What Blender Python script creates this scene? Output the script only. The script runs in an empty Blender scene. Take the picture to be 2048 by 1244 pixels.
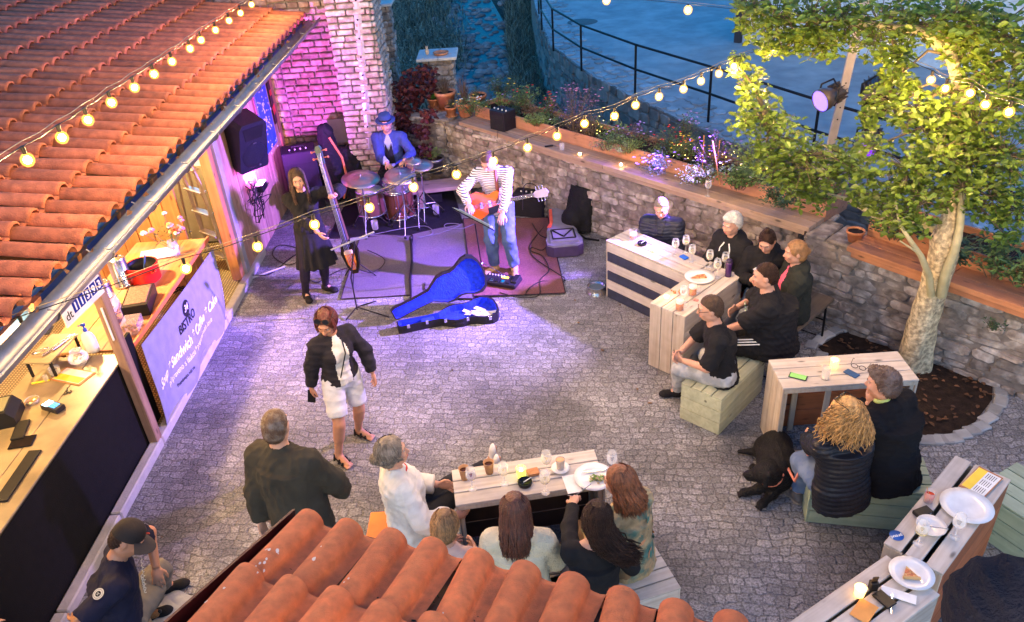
import bpy, math, random, os, time
import numpy as np
from mathutils import Vector, Matrix, Euler
R = math.radians
rnd = random.Random(7)
sc = bpy.context.scene
COL = sc.collection
# ---------------------------------------------------------------- camera
CH, CF = 5.0, 1600.0
PITCH, ROLL, YAW = R(31.75), R(-4.24), R(-1.55)
_cy, _sy = math.cos(YAW), math.sin(YAW)
def _rz(v): return np.array([v[0]*_cy+v[1]*_sy, -v[0]*_sy+v[1]*_cy, v[2]])
cam_f = _rz(np.array([0, math.cos(PITCH), -math.sin(PITCH)]))
_r0 = _rz(np.array([1., 0, 0])); _u0 = np.cross(_r0, cam_f)
cam_r = math.cos(ROLL)*_r0+math.sin(ROLL)*_u0
cam_u = -math.sin(ROLL)*_r0+math.cos(ROLL)*_u0
CAM = np.array([0, 0, CH])
cd = bpy.data.cameras.new('camera'); cam = bpy.data.objects.new('camera', cd); COL.objects.link(cam)
cd.sensor_width = 36; cd.lens = 36*CF/2048; cd.clip_end = 500; cd.clip_start = 0.05
mw = Matrix.Identity(4)
for i in range(3):
    mw[i][0] = cam_r[i]; mw[i][1] = cam_u[i]; mw[i][2] = -cam_f[i]; mw[i][3] = CAM[i]
cam.matrix_world = mw
sc.camera = cam
# measuring from the photograph: where the sight line through a pixel meets a height, a depth or an upright plane
def ray(px, py): return cam_f+cam_r*(px-1024)/CF-cam_u*(py-622)/CF
def G(px, py, z=0.):
    d = ray(px, py); return CAM+d*((z-CH)/d[2])
def GY(px, py, y):
    d = ray(px, py); return CAM+d*(y/d[1])
def GX(px, py, x):
    d = ray(px, py); return CAM+d*(x/d[0])
def GP(px, py, a, b):      # upright plane through a and b
    n = np.array([-(b[1]-a[1]), b[0]-a[0], 0]); d = ray(px, py)
    return CAM+d*((np.array(a)-CAM)@n/(d@n))
# ---------------------------------------------------------------- world, sun, exposure
w = bpy.data.worlds.new('World'); sc.world = w; w.use_nodes = True
nt = w.node_tree; nt.nodes.clear()
sky = nt.nodes.new('ShaderNodeTexSky'); sky.sky_type = 'NISHITA'; sky.sun_disc = False
SUN_EL, SUN_ROT = R(6.2), R(200)
sky.sun_elevation = SUN_EL; sky.sun_rotation = SUN_ROT; sky.ozone_density = 6; sky.air_density = 1.2
bg = nt.nodes.new('ShaderNodeBackground'); bg.inputs[1].default_value = 0.15
hs = nt.nodes.new('ShaderNodeHueSaturation'); hs.inputs['Saturation'].default_value = 1.22
out = nt.nodes.new('ShaderNodeOutputWorld')
nt.links.new(sky.outputs[0], hs.inputs['Color']); nt.links.new(hs.outputs[0], bg.inputs[0]); nt.links.new(bg.outputs[0], out.inputs[0])
sd = bpy.data.lights.new('sun', 'SUN'); sd.energy = 0.06; sd.angle = R(40); sd.color = (1, .80, .66)
sun = bpy.data.objects.new('sun', sd); COL.objects.link(sun)
sun.rotation_euler = (R(42), 0, R(15))
sc.view_settings.view_transform = 'Standard'; sc.view_settings.look = 'None'
sc.view_settings.exposure = 2.4; sc.view_settings.gamma = 1
sc.cycles.use_denoising = True
sc.cycles.max_bounces = 6; sc.cycles.transparent_max_bounces = 12; sc.cycles.transmission_bounces = 6; sc.cycles.diffuse_bounces = 3; sc.cycles.glossy_bounces = 3
sc.cycles.sample_clamp_indirect = 4; sc.cycles.caustics_refractive = False; sc.cycles.caustics_reflective = False
sc.cycles.use_adaptive_sampling = True
# ---------------------------------------------------------------- materials
_mats = {}
def M(name, col=(.5, .5, .5), rough=.6, metal=0., var=.12, vs=9., bump=.15, bs=60., emit=None, es=0., trans=0., island=0., col2=None, mixs=3., alpha=1., sheen=0., ior=1.45):
    if name in _mats: return _mats[name]
    m = bpy.data.materials.new(name); m.use_nodes = True; t = m.node_tree; N = t.nodes; L = t.links
    b = N['Principled BSDF']
    b.inputs['Roughness'].default_value = rough; b.inputs['Metallic'].default_value = metal
    tc = N.new('ShaderNodeTexCoord')
    c = None
    if trans:
        b.inputs['Base Color'].default_value = (*col, 1); b.inputs['Roughness'].default_value = .04; o_ = N['Material Output']   # thin clear glass: sharp reflections over a see-through wall
        tr_ = N.new('ShaderNodeBsdfTransparent'); tr_.inputs[0].default_value = (*[.5+.5*v for v in col], 1); lw = N.new('ShaderNodeLayerWeight'); lw.inputs[0].default_value = .35
        ma = N.new('ShaderNodeMath'); ma.operation = 'MULTIPLY_ADD'; ma.inputs[1].default_value = .42; ma.inputs[2].default_value = .05+(1-trans)*1.5; L.new(lw.outputs['Fresnel'], ma.inputs[0])
        ms = N.new('ShaderNodeMixShader'); L.new(ma.outputs[0], ms.inputs[0]); L.new(tr_.outputs[0], ms.inputs[1]); L.new(b.outputs[0], ms.inputs[2]); L.new(ms.outputs[0], o_.inputs[0])
    else:
        nz = N.new('ShaderNodeTexNoise'); nz.inputs['Scale'].default_value = vs; nz.inputs['Detail'].default_value = 5
        L.new(tc.outputs['Object'], nz.inputs['Vector'])
        mr = N.new('ShaderNodeMapRange'); mr.inputs[1].default_value = .3; mr.inputs[2].default_value = .7
        mr.inputs[3].default_value = 1-var; mr.inputs[4].default_value = 1+var
        L.new(nz.outputs[0], mr.inputs[0])
        mul = N.new('ShaderNodeMix'); mul.data_type = 'RGBA'; mul.blend_type = 'MULTIPLY'; mul.inputs[0].default_value = 1
        mul.inputs[6].default_value = (*col, 1)
        if col2 is not None:
            n2 = N.new('ShaderNodeTexNoise'); n2.inputs['Scale'].default_value = mixs; n2.inputs['Detail'].default_value = 6
            L.new(tc.outputs['Object'], n2.inputs['Vector'])
            r2 = N.new('ShaderNodeMapRange'); r2.inputs[1].default_value = .45; r2.inputs[2].default_value = .6; L.new(n2.outputs[0], r2.inputs[0])
            mx = N.new('ShaderNodeMix'); mx.data_type = 'RGBA'; mx.inputs[6].default_value = (*col, 1); mx.inputs[7].default_value = (*col2, 1)
            L.new(r2.outputs[0], mx.inputs[0]); L.new(mx.outputs[2], mul.inputs[6])
        src = mr.outputs[0]
        if island:
            ge = N.new('ShaderNodeNewGeometry'); ri = N.new('ShaderNodeMapRange'); ri.inputs[3].default_value = 1-island; ri.inputs[4].default_value = 1+island
            L.new(ge.outputs['Random Per Island'], ri.inputs[0])
            mm = N.new('ShaderNodeMath'); mm.operation = 'MULTIPLY'; L.new(mr.outputs[0], mm.inputs[0]); L.new(ri.outputs[0], mm.inputs[1]); src = mm.outputs[0]
        L.new(src, mul.inputs[7]); L.new(mul.outputs[2], b.inputs['Base Color'])
    if bump:
        nb = N.new('ShaderNodeTexNoise'); nb.inputs['Scale'].default_value = bs; nb.inputs['Detail'].default_value = 4
        L.new(tc.outputs['Object'], nb.inputs['Vector'])
        bp = N.new('ShaderNodeBump'); bp.inputs['Strength'].default_value = min(1, bump); bp.inputs['Distance'].default_value = .012
        L.new(nb.outputs[0], bp.inputs['Height']); L.new(bp.outputs[0], b.inputs['Normal'])
    if emit is not None:
        b.inputs['Emission Color'].default_value = (*emit, 1); b.inputs['Emission Strength'].default_value = es
    if alpha < 1: b.inputs['Alpha'].default_value = alpha
    if max(col) < .05: b.inputs['Specular IOR Level'].default_value = .22
    if sheen: b.inputs['Sheen Weight'].default_value = sheen
    _mats[name] = m
    return m
def wood(name, col, col2, axis='X', scale=1., rough=.65, island=.12):
    if name in _mats: return _mats[name]
    m = M(name, col, rough, island=island, bump=0, var=.1)
    t = m.node_tree; N = t.nodes; L = t.links; b = N['Principled BSDF']
    tc = N.new('ShaderNodeTexCoord'); mp = N.new('ShaderNodeMapping')
    s = {'X': (1.2, 22, 22), 'Y': (22, 1.2, 22), 'Z': (22, 22, 1.2)}[axis]
    mp.inputs['Scale'].default_value = [v*scale for v in s]
    L.new(tc.outputs['Object'], mp.inputs[0])
    nz = N.new('ShaderNodeTexNoise'); nz.inputs['Scale'].default_value = 1.; nz.inputs['Detail'].default_value = 6; nz.inputs['Distortion'].default_value = .6
    ge = N.new('ShaderNodeNewGeometry'); ad = N.new('ShaderNodeVectorMath'); ad.operation = 'ADD'
    sc_ = N.new('ShaderNodeMath'); sc_.operation = 'MULTIPLY'; sc_.inputs[1].default_value = 50; L.new(ge.outputs['Random Per Island'], sc_.inputs[0])
    L.new(mp.outputs[0], ad.inputs[0]); L.new(sc_.outputs[0], ad.inputs[1]); L.new(ad.outputs[0], nz.inputs['Vector'])
    mr = N.new('ShaderNodeMapRange'); mr.inputs[1].default_value = .38; mr.inputs[2].default_value = .66; L.new(nz.outputs[0], mr.inputs[0])
    mx = N.new('ShaderNodeMix'); mx.data_type = 'RGBA'; mx.inputs[6].default_value = (*col, 1); mx.inputs[7].default_value = (*col2, 1)
    L.new(mr.outputs[0], mx.inputs[0])
    # knots and dirt
    vk = N.new('ShaderNodeTexVoronoi'); vk.inputs['Scale'].default_value = 1.; mp2 = N.new('ShaderNodeMapping')
    mp2.inputs['Scale'].default_value = {'X': (3, 8, 8), 'Y': (8, 3, 8), 'Z': (8, 8, 3)}[axis]
    L.new(tc.outputs['Object'], mp2.inputs[0]); L.new(mp2.outputs[0], vk.inputs['Vector'])
    rk = N.new('ShaderNodeMapRange'); rk.inputs[1].default_value = .07; rk.inputs[2].default_value = .15; rk.inputs[3].default_value = .30; rk.inputs[4].default_value = 1
    L.new(vk.outputs['Distance'], rk.inputs[0])
    mk = N.new('ShaderNodeMix'); mk.data_type = 'RGBA'; mk.blend_type = 'MULTIPLY'; mk.inputs[0].default_value = 1
    L.new(mx.outputs[2], mk.inputs[6]); L.new(rk.outputs[0], mk.inputs[7])
    for n in N:
        if n.type == 'MIX' and n.blend_type == 'MULTIPLY' and n != mk: L.new(mk.outputs[2], n.inputs[6])
    bp = N.new('ShaderNodeBump'); bp.inputs['Strength'].default_value = .35; bp.inputs['Distance'].default_value = .004
    L.new(nz.outputs[0], bp.inputs['Height']); L.new(bp.outputs[0], b.inputs['Normal'])
    return m
# ---------------------------------------------------------------- mesh builder
def V(*a): return np.array(a if len(a) > 1 else a[0], float)
def unit(v):
    v = np.asarray(v, float); n = np.linalg.norm(v); return v/n if n > 1e-9 else v
def frame(d):
    d = unit(d); a = V(0, 0, 1) if abs(d[2]) < .9 else V(1, 0, 0)
    x = unit(np.cross(a, d)); return x, np.cross(d, x), d
def rotz(a): c, s = math.cos(a), math.sin(a); return np.array([[c, -s, 0], [s, c, 0], [0, 0, 1]])
def rotx(a): c, s = math.cos(a), math.sin(a); return np.array([[1, 0, 0], [0, c, -s], [0, s, c]])
def roty(a): c, s = math.cos(a), math.sin(a); return np.array([[c, 0, s], [0, 1, 0], [-s, 0, c]])
class MB:
    def __init__(s): s.v = []; s.f = []; s.m = []; s.n = 0; s.mi = 0; s.sm = []; s.smooth = False
    def add(s, vs, fs, mi=None, smooth=None):
        vs = np.asarray(vs, float); s.v.append(vs); o = s.n; s.n += len(vs)
        for f in fs: s.f.append([i+o for i in f])
        s.m += [s.mi if mi is None else mi]*len(fs); s.sm += [s.smooth if smooth is None else smooth]*len(fs)
        return s
    def box(s, c, size, rot=None, mi=None, bev=0.):
        x, y, z = [v/2 for v in size]
        c = V(*c)
        if bev <= 0:
            p = np.array([[i*x, j*y, k*z] for i in (-1, 1) for j in (-1, 1) for k in (-1, 1)])
            fs = [(0, 1, 3, 2), (4, 6, 7, 5), (0, 4, 5, 1), (2, 3, 7, 6), (0, 2, 6, 4), (1, 5, 7, 3)]
        else:
            b = min(bev, x*.9, y*.9, z*.9); p = []; fs = []
            for i in (-1, 1):
                for j in (-1, 1):
                    for k in (-1, 1):
                        p += [[i*x, j*(y-b), k*(z-b)], [i*(x-b), j*y, k*(z-b)], [i*(x-b), j*(y-b), k*z]]
            I = lambda i, j, k, a: (((i+1)//2)*4+((j+1)//2)*2+(k+1)//2)*3+a
            for q in (-1, 1):
                r = lambda l: l if q > 0 else l[::-1]
                fs.append(r([I(q, -1, -1, 0), I(q, 1, -1, 0), I(q, 1, 1, 0), I(q, -1, 1, 0)]))
                fs.append(r([I(-1, q, -1, 1), I(-1, q, 1, 1), I(1, q, 1, 1), I(1, q, -1, 1)]))
                fs.append(r([I(-1, -1, q, 2), I(1, -1, q, 2), I(1, 1, q, 2), I(-1, 1, q, 2)]))
                for q2 in (-1, 1):
                    r2 = lambda l: l if q*q2 < 0 else l[::-1]
                    fs.append(r2([I(q, q2, -1, 0), I(q, q2, 1, 0), I(q, q2, 1, 1), I(q, q2, -1, 1)]))
                    fs.append(r2([I(q, -1, q2, 2), I(q, 1, q2, 2), I(q, 1, q2, 0), I(q, -1, q2, 0)]))
                    fs.append(r2([I(-1, q, q2, 1), I(1, q, q2, 1), I(1, q, q2, 2), I(-1, q, q2, 2)]))
                    for q3 in (-1, 1):
                        fs.append([I(q, q2, q3, 0), I(q, q2, q3, 1), I(q, q2, q3, 2)] if q*q2*q3 > 0 else [I(q, q2, q3, 2), I(q, q2, q3, 1), I(q, q2, q3, 0)])
            p = np.array(p)
        if rot is not None: p = p@np.asarray(rot).T
        return s.add(p+c, fs, mi, False)
    def tube(s, pts, rad, n=8, mi=None, caps=True, smooth=True):
        pts = [V(*p) for p in pts]; k = len(pts)
        if np.isscalar(rad): rad = [rad]*k
        vs = []; px = None
        for i in range(k):
            d = pts[min(i+1, k-1)]-pts[max(i-1, 0)]
            if px is None: x, y, _ = frame(d)
            else:
                d = unit(d); x = unit(px-d*(px@d)); y = np.cross(d, x)
            px = x
            for j in range(n):
                a = 2*math.pi*j/n; vs.append(pts[i]+(x*math.cos(a)+y*math.sin(a))*rad[i])
        fs = [(i*n+j, i*n+(j+1) % n, (i+1)*n+(j+1) % n, (i+1)*n+j) for i in range(k-1) for j in range(n)]
        s.add(vs, fs, mi, smooth)
        if caps:
            s.add([vs[j] for j in range(n)], [list(range(n))[::-1]], mi, False); s.add([vs[(k-1)*n+j] for j in range(n)], [list(range(n))], mi, False)
        return s
    def lathe(s, prof, c=(0, 0, 0), n=20, mi=None, axis=None, smooth=True, sx=1., sy=1.):
        vs = []
        X, Y, Z = (V(1, 0, 0), V(0, 1, 0), V(0, 0, 1)) if axis is None else frame(axis)
        for r, z in prof:
            for j in range(n):
                a = 2*math.pi*j/n; vs.append(V(*c)+X*r*sx*math.cos(a)+Y*r*sy*math.sin(a)+Z*z)
        fs = [(i*n+j, i*n+(j+1) % n, (i+1)*n+(j+1) % n, (i+1)*n+j) for i in range(len(prof)-1) for j in range(n)]
        return s.add(vs, fs, mi, smooth)
    def ball(s, c, r, n=12, mi=None, rot=None):
        r = V(r, r, r) if np.isscalar(r) else V(*r)
        vs = []; m = max(4, n//2)
        for i in range(m+1):
            t = math.pi*i/m
            for j in range(n):
                a = 2*math.pi*j/n; vs.append(V(math.sin(t)*math.cos(a), math.sin(t)*math.sin(a), math.cos(t))*r)
        vs = np.array(vs)
        if rot is not None: vs = vs@np.asarray(rot).T
        return s.add(vs+V(*c), [(i*n+j, (i+1)*n+j, (i+1)*n+(j+1) % n, i*n+(j+1) % n) for i in range(m) for j in range(n)], mi, True)
    def prism(s, out, z0, z1, mi=None, X=None, Y=None, Z=None, c=(0, 0, 0)):
        X = V(1, 0, 0) if X is None else X; Y = V(0, 1, 0) if Y is None else Y; Z = V(0, 0, 1) if Z is None else Z
        n = len(out); vs = [V(*c)+X*a+Y*b+Z*z for z in (z0, z1) for a, b in out]
        return s.add(vs, [list(range(n))[::-1], [i+n for i in range(n)]]+[[i, (i+1) % n, (i+1) % n+n, i+n] for i in range(n)], mi, False)
    def grid(s, fn, nu, nv, mi=None, smooth=True):
        vs = [fn(i/nu, j/nv) for j in range(nv+1) for i in range(nu+1)]
        return s.add(vs, [(j*(nu+1)+i, j*(nu+1)+i+1, (j+1)*(nu+1)+i+1, (j+1)*(nu+1)+i) for j in range(nv) for i in range(nu)], mi, smooth)
    def build(s, name, mats, parent=None, world=True):
        vs = np.concatenate(s.v) if s.v else np.zeros((0, 3))
        if parent is not None and world:
            inv = np.array(world_mat(parent).inverted()); vs = vs@inv[:3, :3].T+inv[:3, 3]
        me = bpy.data.meshes.new(name); me.from_pydata([tuple(v) for v in vs], [], s.f)
        if not isinstance(mats, (list, tuple)): mats = [mats]
        for m in mats: me.materials.append(m)
        if len(mats) > 1: me.polygons.foreach_set('material_index', s.m)
        me.polygons.foreach_set('use_smooth', s.sm); me.update()
        o = bpy.data.objects.new(name, me); COL.objects.link(o)
        if parent is not None: o.parent = parent
        return o
def world_mat(o):
    m = Matrix.Translation(o.location) @ o.rotation_euler.to_matrix().to_4x4()
    return world_mat(o.parent) @ m if o.parent else m
def tag(o, label=None, cat=None, group=None, kind=None):
    if label: o['label'] = label
    if cat: o['category'] = cat
    if group: o['group'] = group
    if kind: o['kind'] = kind
    return o
def thing(name, label, cat, loc=(0, 0, 0), rz=0., group=None):
    o = bpy.data.objects.new(name, None); COL.objects.link(o); o.empty_display_size = .1
    o.location = tuple(float(v) for v in loc); o.rotation_euler = (0, 0, rz); return tag(o, label, cat, group)
def struct(o): o['kind'] = 'structure'; return o
def copy_tree(o, parent=None):
    c = o.copy(); COL.objects.link(c); c.parent = parent
    for ch in [x for x in COL.objects if x.parent == o]: copy_tree(ch, c)
    return c
def text_part(name, body, size, mat, parent, org, X, Y, ext=.0015, align='LEFT', shear=0., bold=0.):
    cu = bpy.data.curves.new(name, 'FONT'); cu.body = body; cu.size = size; cu.extrude = ext; cu.align_x = align; cu.shear = shear; cu.offset = bold; cu.resolution_u = 3
    t = bpy.data.objects.new(name, cu); COL.objects.link(t)
    me = bpy.data.meshes.new_from_object(t.evaluated_get(bpy.context.evaluated_depsgraph_get()) if False else t)
    COL.objects.unlink(t); bpy.data.objects.remove(t)
    vs = np.array([v.co[:] for v in me.vertices]); fs = [list(p.vertices) for p in me.polygons]; bpy.data.meshes.remove(me)
    X = unit(X); Y = unit(Y); Z = np.cross(X, Y)
    m = MB(); 
    if len(vs): m.add(V(*org)+vs[:, :1]*X+vs[:, 1:2]*Y+vs[:, 2:3]*Z, fs, smooth=False)
    if name is None or parent == 'raw': return m
    return m.build(name, mat, parent)
# ================================================================ materials of the setting
def paving_mat():
    m = bpy.data.materials.new('cobbles'); m.use_nodes = True; t = m.node_tree; N = t.nodes; L = t.links; b = N['Principled BSDF']
    tc = N.new('ShaderNodeTexCoord')
    nz = N.new('ShaderNodeTexNoise'); nz.inputs['Scale'].default_value = 5; nz.inputs['Detail'].default_value = 3
    L.new(tc.outputs['Object'], nz.inputs['Vector'])
    wm = N.new('ShaderNodeVectorMath'); wm.operation = 'MULTIPLY_ADD'; wm.inputs[1].default_value = (.16, .16, 0)
    L.new(nz.outputs['Color'], wm.inputs[0]); L.new(tc.outputs['Object'], wm.inputs[2])
    mp = N.new('ShaderNodeMapping'); mp.inputs['Rotation'].default_value = (0, 0, .12); L.new(wm.outputs[0], mp.inputs[0])
    vb = N.new('ShaderNodeTexBrick'); vb.offset = .5; vb.squash = 1.35; vb.squash_frequency = 3
    for k_, v_ in (('Scale', 1.), ('Mortar Size', .009), ('Mortar Smooth', .75), ('Bias', 0.), ('Brick Width', .094), ('Row Height', .078)): vb.inputs[k_].default_value = v_
    vb.inputs['Color1'].default_value = (0, 0, 0, 1); vb.inputs['Color2'].default_value = (1, 1, 1, 1); vb.inputs['Mortar'].default_value = (.4, .4, .4, 1); L.new(mp.outputs[0], vb.inputs['Vector'])
    gap = N.new('ShaderNodeMapRange'); gap.inputs[3].default_value = 1; gap.inputs[4].default_value = 0; L.new(vb.outputs['Fac'], gap.inputs[0])
    vc = vb
    fn = N.new('ShaderNodeTexNoise'); fn.inputs['Scale'].default_value = 55; fn.inputs['Detail'].default_value = 8; fn.inputs['Roughness'].default_value = .75
    L.new(tc.outputs['Object'], fn.inputs['Vector'])
    fr = N.new('ShaderNodeMapRange'); fr.inputs[1].default_value = .36; fr.inputs[2].default_value = .66; fr.inputs[3].default_value = .18; fr.inputs[4].default_value = 1.75; L.new(fn.outputs[0], fr.inputs[0])
    big = N.new('ShaderNodeTexNoise'); big.inputs['Scale'].default_value = .9; big.inputs['Detail'].default_value = 6; L.new(tc.outputs['Object'], big.inputs['Vector'])
    br = N.new('ShaderNodeMapRange'); br.inputs[1].default_value = .38; br.inputs[2].default_value = .62; br.inputs[3].default_value = .62; br.inputs[4].default_value = 1.25; L.new(big.outputs[0], br.inputs[0])
    hsv = N.new('ShaderNodeSeparateColor'); L.new(vc.outputs['Color'], hsv.inputs[0])
    cr = N.new('ShaderNodeMapRange'); cr.inputs[3].default_value = .74; cr.inputs[4].default_value = 1.22; L.new(hsv.outputs[0], cr.inputs[0])
    def mul(a, b_):
        x = N.new('ShaderNodeMath'); x.operation = 'MULTIPLY'; L.new(a, x.inputs[0]); L.new(b_, x.inputs[1]); return x.outputs[0]
    val = mul(mul(fr.outputs[0], br.outputs[0]), cr.outputs[0])
    gg = N.new('ShaderNodeMapRange'); gg.inputs[3].default_value = .78; gg.inputs[4].default_value = 1; L.new(gap.outputs[0], gg.inputs[0])
    val = mul(val, gg.outputs[0])
    mx = N.new('ShaderNodeMix'); mx.data_type = 'RGBA'; mx.blend_type = 'MULTIPLY'; mx.inputs[0].default_value = 1; mx.inputs[6].default_value = (.235, .24, .255, 1)
    L.new(val, mx.inputs[7]); L.new(mx.outputs[2], b.inputs['Base Color'])
    b.inputs['Roughness'].default_value = .7
    h = N.new('ShaderNodeMath'); h.operation = 'MULTIPLY_ADD'; h.inputs[1].default_value = .8; L.new(fn.outputs[0], h.inputs[0]); L.new(gap.outputs[0], h.inputs[2])
    bp = N.new('ShaderNodeBump'); bp.inputs['Strength'].default_value = .8; bp.inputs['Distance'].default_value = .016
    L.new(h.outputs[0], bp.inputs['Height']); L.new(bp.outputs[0], b.inputs['Normal'])
    return m
m_cob = paving_mat()
m_road = M('road_asphalt', (.34, .34, .33), .9, var=.12, vs=3, bump=.5, bs=120, col2=(.42, .42, .40), mixs=1.2)
m_slab = M('edge_stone', (.34, .35, .35), .85, var=.2, vs=6, bump=.6, bs=30, island=.3)
m_earth = M('earth', (.025, .016, .012), .95, var=.4, vs=14, bump=1, bs=40)
m_bank = M('bank_soil', (.030, .040, .030), .95, var=.6, vs=2.5, bump=1, bs=12)
m_stone = M('rubble_stone', (.23, .19, .16), .9, var=.45, vs=11, bump=1., bs=34, island=.38, col2=(.36, .32, .28), mixs=7)
m_dstone = M('channel_stone', (.20, .185, .165), .9, var=.3, vs=5, bump=.9, bs=20, island=.4)
m_mortar = M('mortar', (.20, .17, .145), .95, var=.35, vs=10, bump=.9, bs=40)
m_brick = M('pale_brick', (.35, .27, .22), .85, var=.4, vs=13, bump=.8, bs=35, island=.22, col2=(.50, .44, .38), mixs=8)
m_tile = M('roof_tile', (.33, .098, .045), .8, var=.32, vs=14, bump=.6, bs=90, island=.26, col2=(.29, .085, .04), mixs=5)
m_tile2 = M('porch_tile', (.56, .14, .040), .74, var=.24, vs=22, bump=.6, bs=260, island=.16, col2=(.54, .125, .034), mixs=11)
m_zinc = M('zinc', (.22, .23, .25), .42, .75, var=.25, vs=6, bump=.15, bs=20, col2=(.2, .2, .22), mixs=3)
m_dark = M('dark_metal', (.02, .02, .022), .45, .5, bump=.05)
m_black = M('black_panel', (.0022, .002, .0026), .75, var=.5, vs=14, bump=.25, bs=120)
m_wood = wood('pine_orange', (.46, .20, .075), (.36, .135, .045), 'Z', island=.2)
m_plank = wood('counter_plank', (.42, .20, .11), (.30, .14, .075), 'X')
m_plank_g = wood('grey_plank', (.36, .26, .19), (.27, .18, .12), 'X')
m_gpost = wood('weathered_timber', (.33, .20, .13), (.22, .12, .08), 'Z')
# ---------------------------------------------------------------- ground sheets
g = MB(); g.add([(-120, -60, -1.75), (120, -60, -1.75), (120, 200, -1.75), (-120, 200, -1.75)], [(0, 1, 2, 3)], smooth=False)
tag(g.build('ground', m_bank), kind='structure')
WA, WB, WC = V(-1.15, 12.1), V(3.02, 7.93), V(6.3, 4.15)          # courtyard wall, courtyard face
def line_off(p, q, d):
    u = unit(q-p); n = V(-u[1], u[0]); return p+n*d, q+n*d
def slab(name, poly, z0, z1, mat, mat2=None):
    m = MB(); n = len(poly)
    m.add([(x, y, z1) for x, y in poly], [list(range(n))], 0, False)
    m.add([(x, y, z) for z in (z0, z1) for x, y in poly], [[i, (i+1) % n, (i+1) % n+n, i+n] for i in range(n)], 1, False)
    return struct(m.build(name, [mat, mat2 or mat]))
yard = [(-14, -3), (9, -3), (9, 1.3), (6.6, 4.4), (3.3, 8.1), (-.9, 12.35), (-14, 12.9)]
slab('courtyard_paving', yard, -1.75, 0, m_cob, m_mortar)
# road beyond the channel with its retaining wall line
RL = [G(1060, -40)[:2], G(1072, 20)[:2], G(1100, 90)[:2], G(1180, 150)[:2], G(1300, 212)[:2], G(1450, 280)[:2], G(1610, 333)[:2], G(1800, 405)[:2], G(2040, 500)[:2], V(9.6, 5.6), V(14, 0)]
road = [tuple(p) for p in RL]+[(60, 0), (60, 80), (RL[0][0]+3, 80)]
slab('road', road, -1.75, 0, m_road, m_mortar)
def strip(name, pts, w, z, mat, kind='structure'):
    m = MB(); a = []; 
    for i, p in enumerate(pts):
        d = unit(V(*pts[min(i+1, len(pts)-1)])-V(*pts[max(i-1, 0)])); n = V(d[1], -d[0])
        a += [(*p, z), (*(V(*p)-n*w), z)]
    m.add(a, [(2*i, 2*i+2, 2*i+3, 2*i+1) for i in range(len(pts)-1)], smooth=False); return m
# flat irregular stones along the road edge
m = MB()
for i in range(len(RL)-3):
    p, q = V(*RL[i]), V(*RL[i+1]); L_ = np.linalg.norm(q-p); u = (q-p)/L_; n = V(-u[1], u[0]); k = int(L_/.34)+1
    for j in range(k):
        for r_ in range(3 if i < 5 else 2):
            if rnd.random() < .1: continue
            c = p+u*(j+.5+rnd.uniform(-.2, .2))*L_/k+n*(.2+r_*.33+rnd.uniform(-.05, .05))
            s = .30*rnd.uniform(.7, 1.1); no = rnd.randint(5, 7); ph = rnd.random()*6
            out_ = [(s*.5*math.cos(ph+2*math.pi*a/no)*rnd.uniform(.8, 1.15), s*.5*math.sin(ph+2*math.pi*a/no)*rnd.uniform(.8, 1.15)) for a in range(no)]
            m.prism(out_, .004, rnd.uniform(.015, .04), c=(c[0], c[1], 0))
struct(m.build('road_edge_paving', m_slab))
def rubble(m, c, w_, h, U, N_, r, mi):
    W_ = V(0, 0, 1); pr = []
    for (a, b) in ((-.5, -.28), (-.36, -.5), (0, -.5), (.36, -.5), (.5, -.28), (.5, .26), (.34, .5), (0, .5), (-.36, .5), (-.5, .28)): pr.append((a*w_*r.uniform(.86, 1.06), b*h*r.uniform(.78, 1.08)))
    n = len(pr); o = r.uniform(-.004, .022); tl = r.uniform(-.12, .12); t2 = r.uniform(-.15, .15)
    ring = lambda k, d: [c+U*x*k+W_*z*k+N_*(d+(x*tl+z*t2)*(d > 0)) for x, z in pr]
    vs = ring(1, -.03)+ring(1, o)+ring(1-.05-.012/max(w_, .1), o+.008)+[c+N_*(o+.009)+U*r.uniform(-.3, .3)*w_]
    m.add(vs, [[k*n+i, k*n+(i+1) % n, (k+1)*n+(i+1) % n, (k+1)*n+i] for k in (0, 1) for i in range(n)]+[[2*n+i, 2*n+(i+1) % n, 3*n] for i in range(n)], mi, False)
def stones(m, org, U, L_, H_, N_, ch=(.07, .13), cw=(.14, .34), depth=.05, gap=.012, slope=0., bev=.018, mi=None, seed=1, skew=0.):
    rub = bev >= .018
    r = random.Random(seed); z = 0; org = V(*org); U = unit(V(*U)); N_ = unit(V(*N_)); W_ = V(0, 0, 1)
    rot0 = np.array([U, -N_, W_]).T
    while z < H_-.02:
        h = min(r.uniform(*ch), H_-z); x = -r.uniform(0, cw[0]) 
        while x < L_:
            w_ = r.uniform(*cw); x0 = max(x, 0); x1 = min(x+w_, L_)
            if x1-x0 > .04:
                hh = h*r.uniform(.9, 1.02)
                c = org+U*(x0+x1)/2+W_*(z+h/2+slope*((x0+x1)/2))+N_*r.uniform(-.012, .014)
                a = r.uniform(-skew, skew)
                if rub: rubble(m, c-N_*.012+V(0, 0, r.uniform(-.012, .012)), x1-x0-gap*.6, hh-gap*.3, U, N_, r, mi)
                else: m.box(c, (x1-x0-gap, depth, hh-gap), rot0@roty(a), mi=mi, bev=bev)
            x += w_
        z += h
    return m
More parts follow.
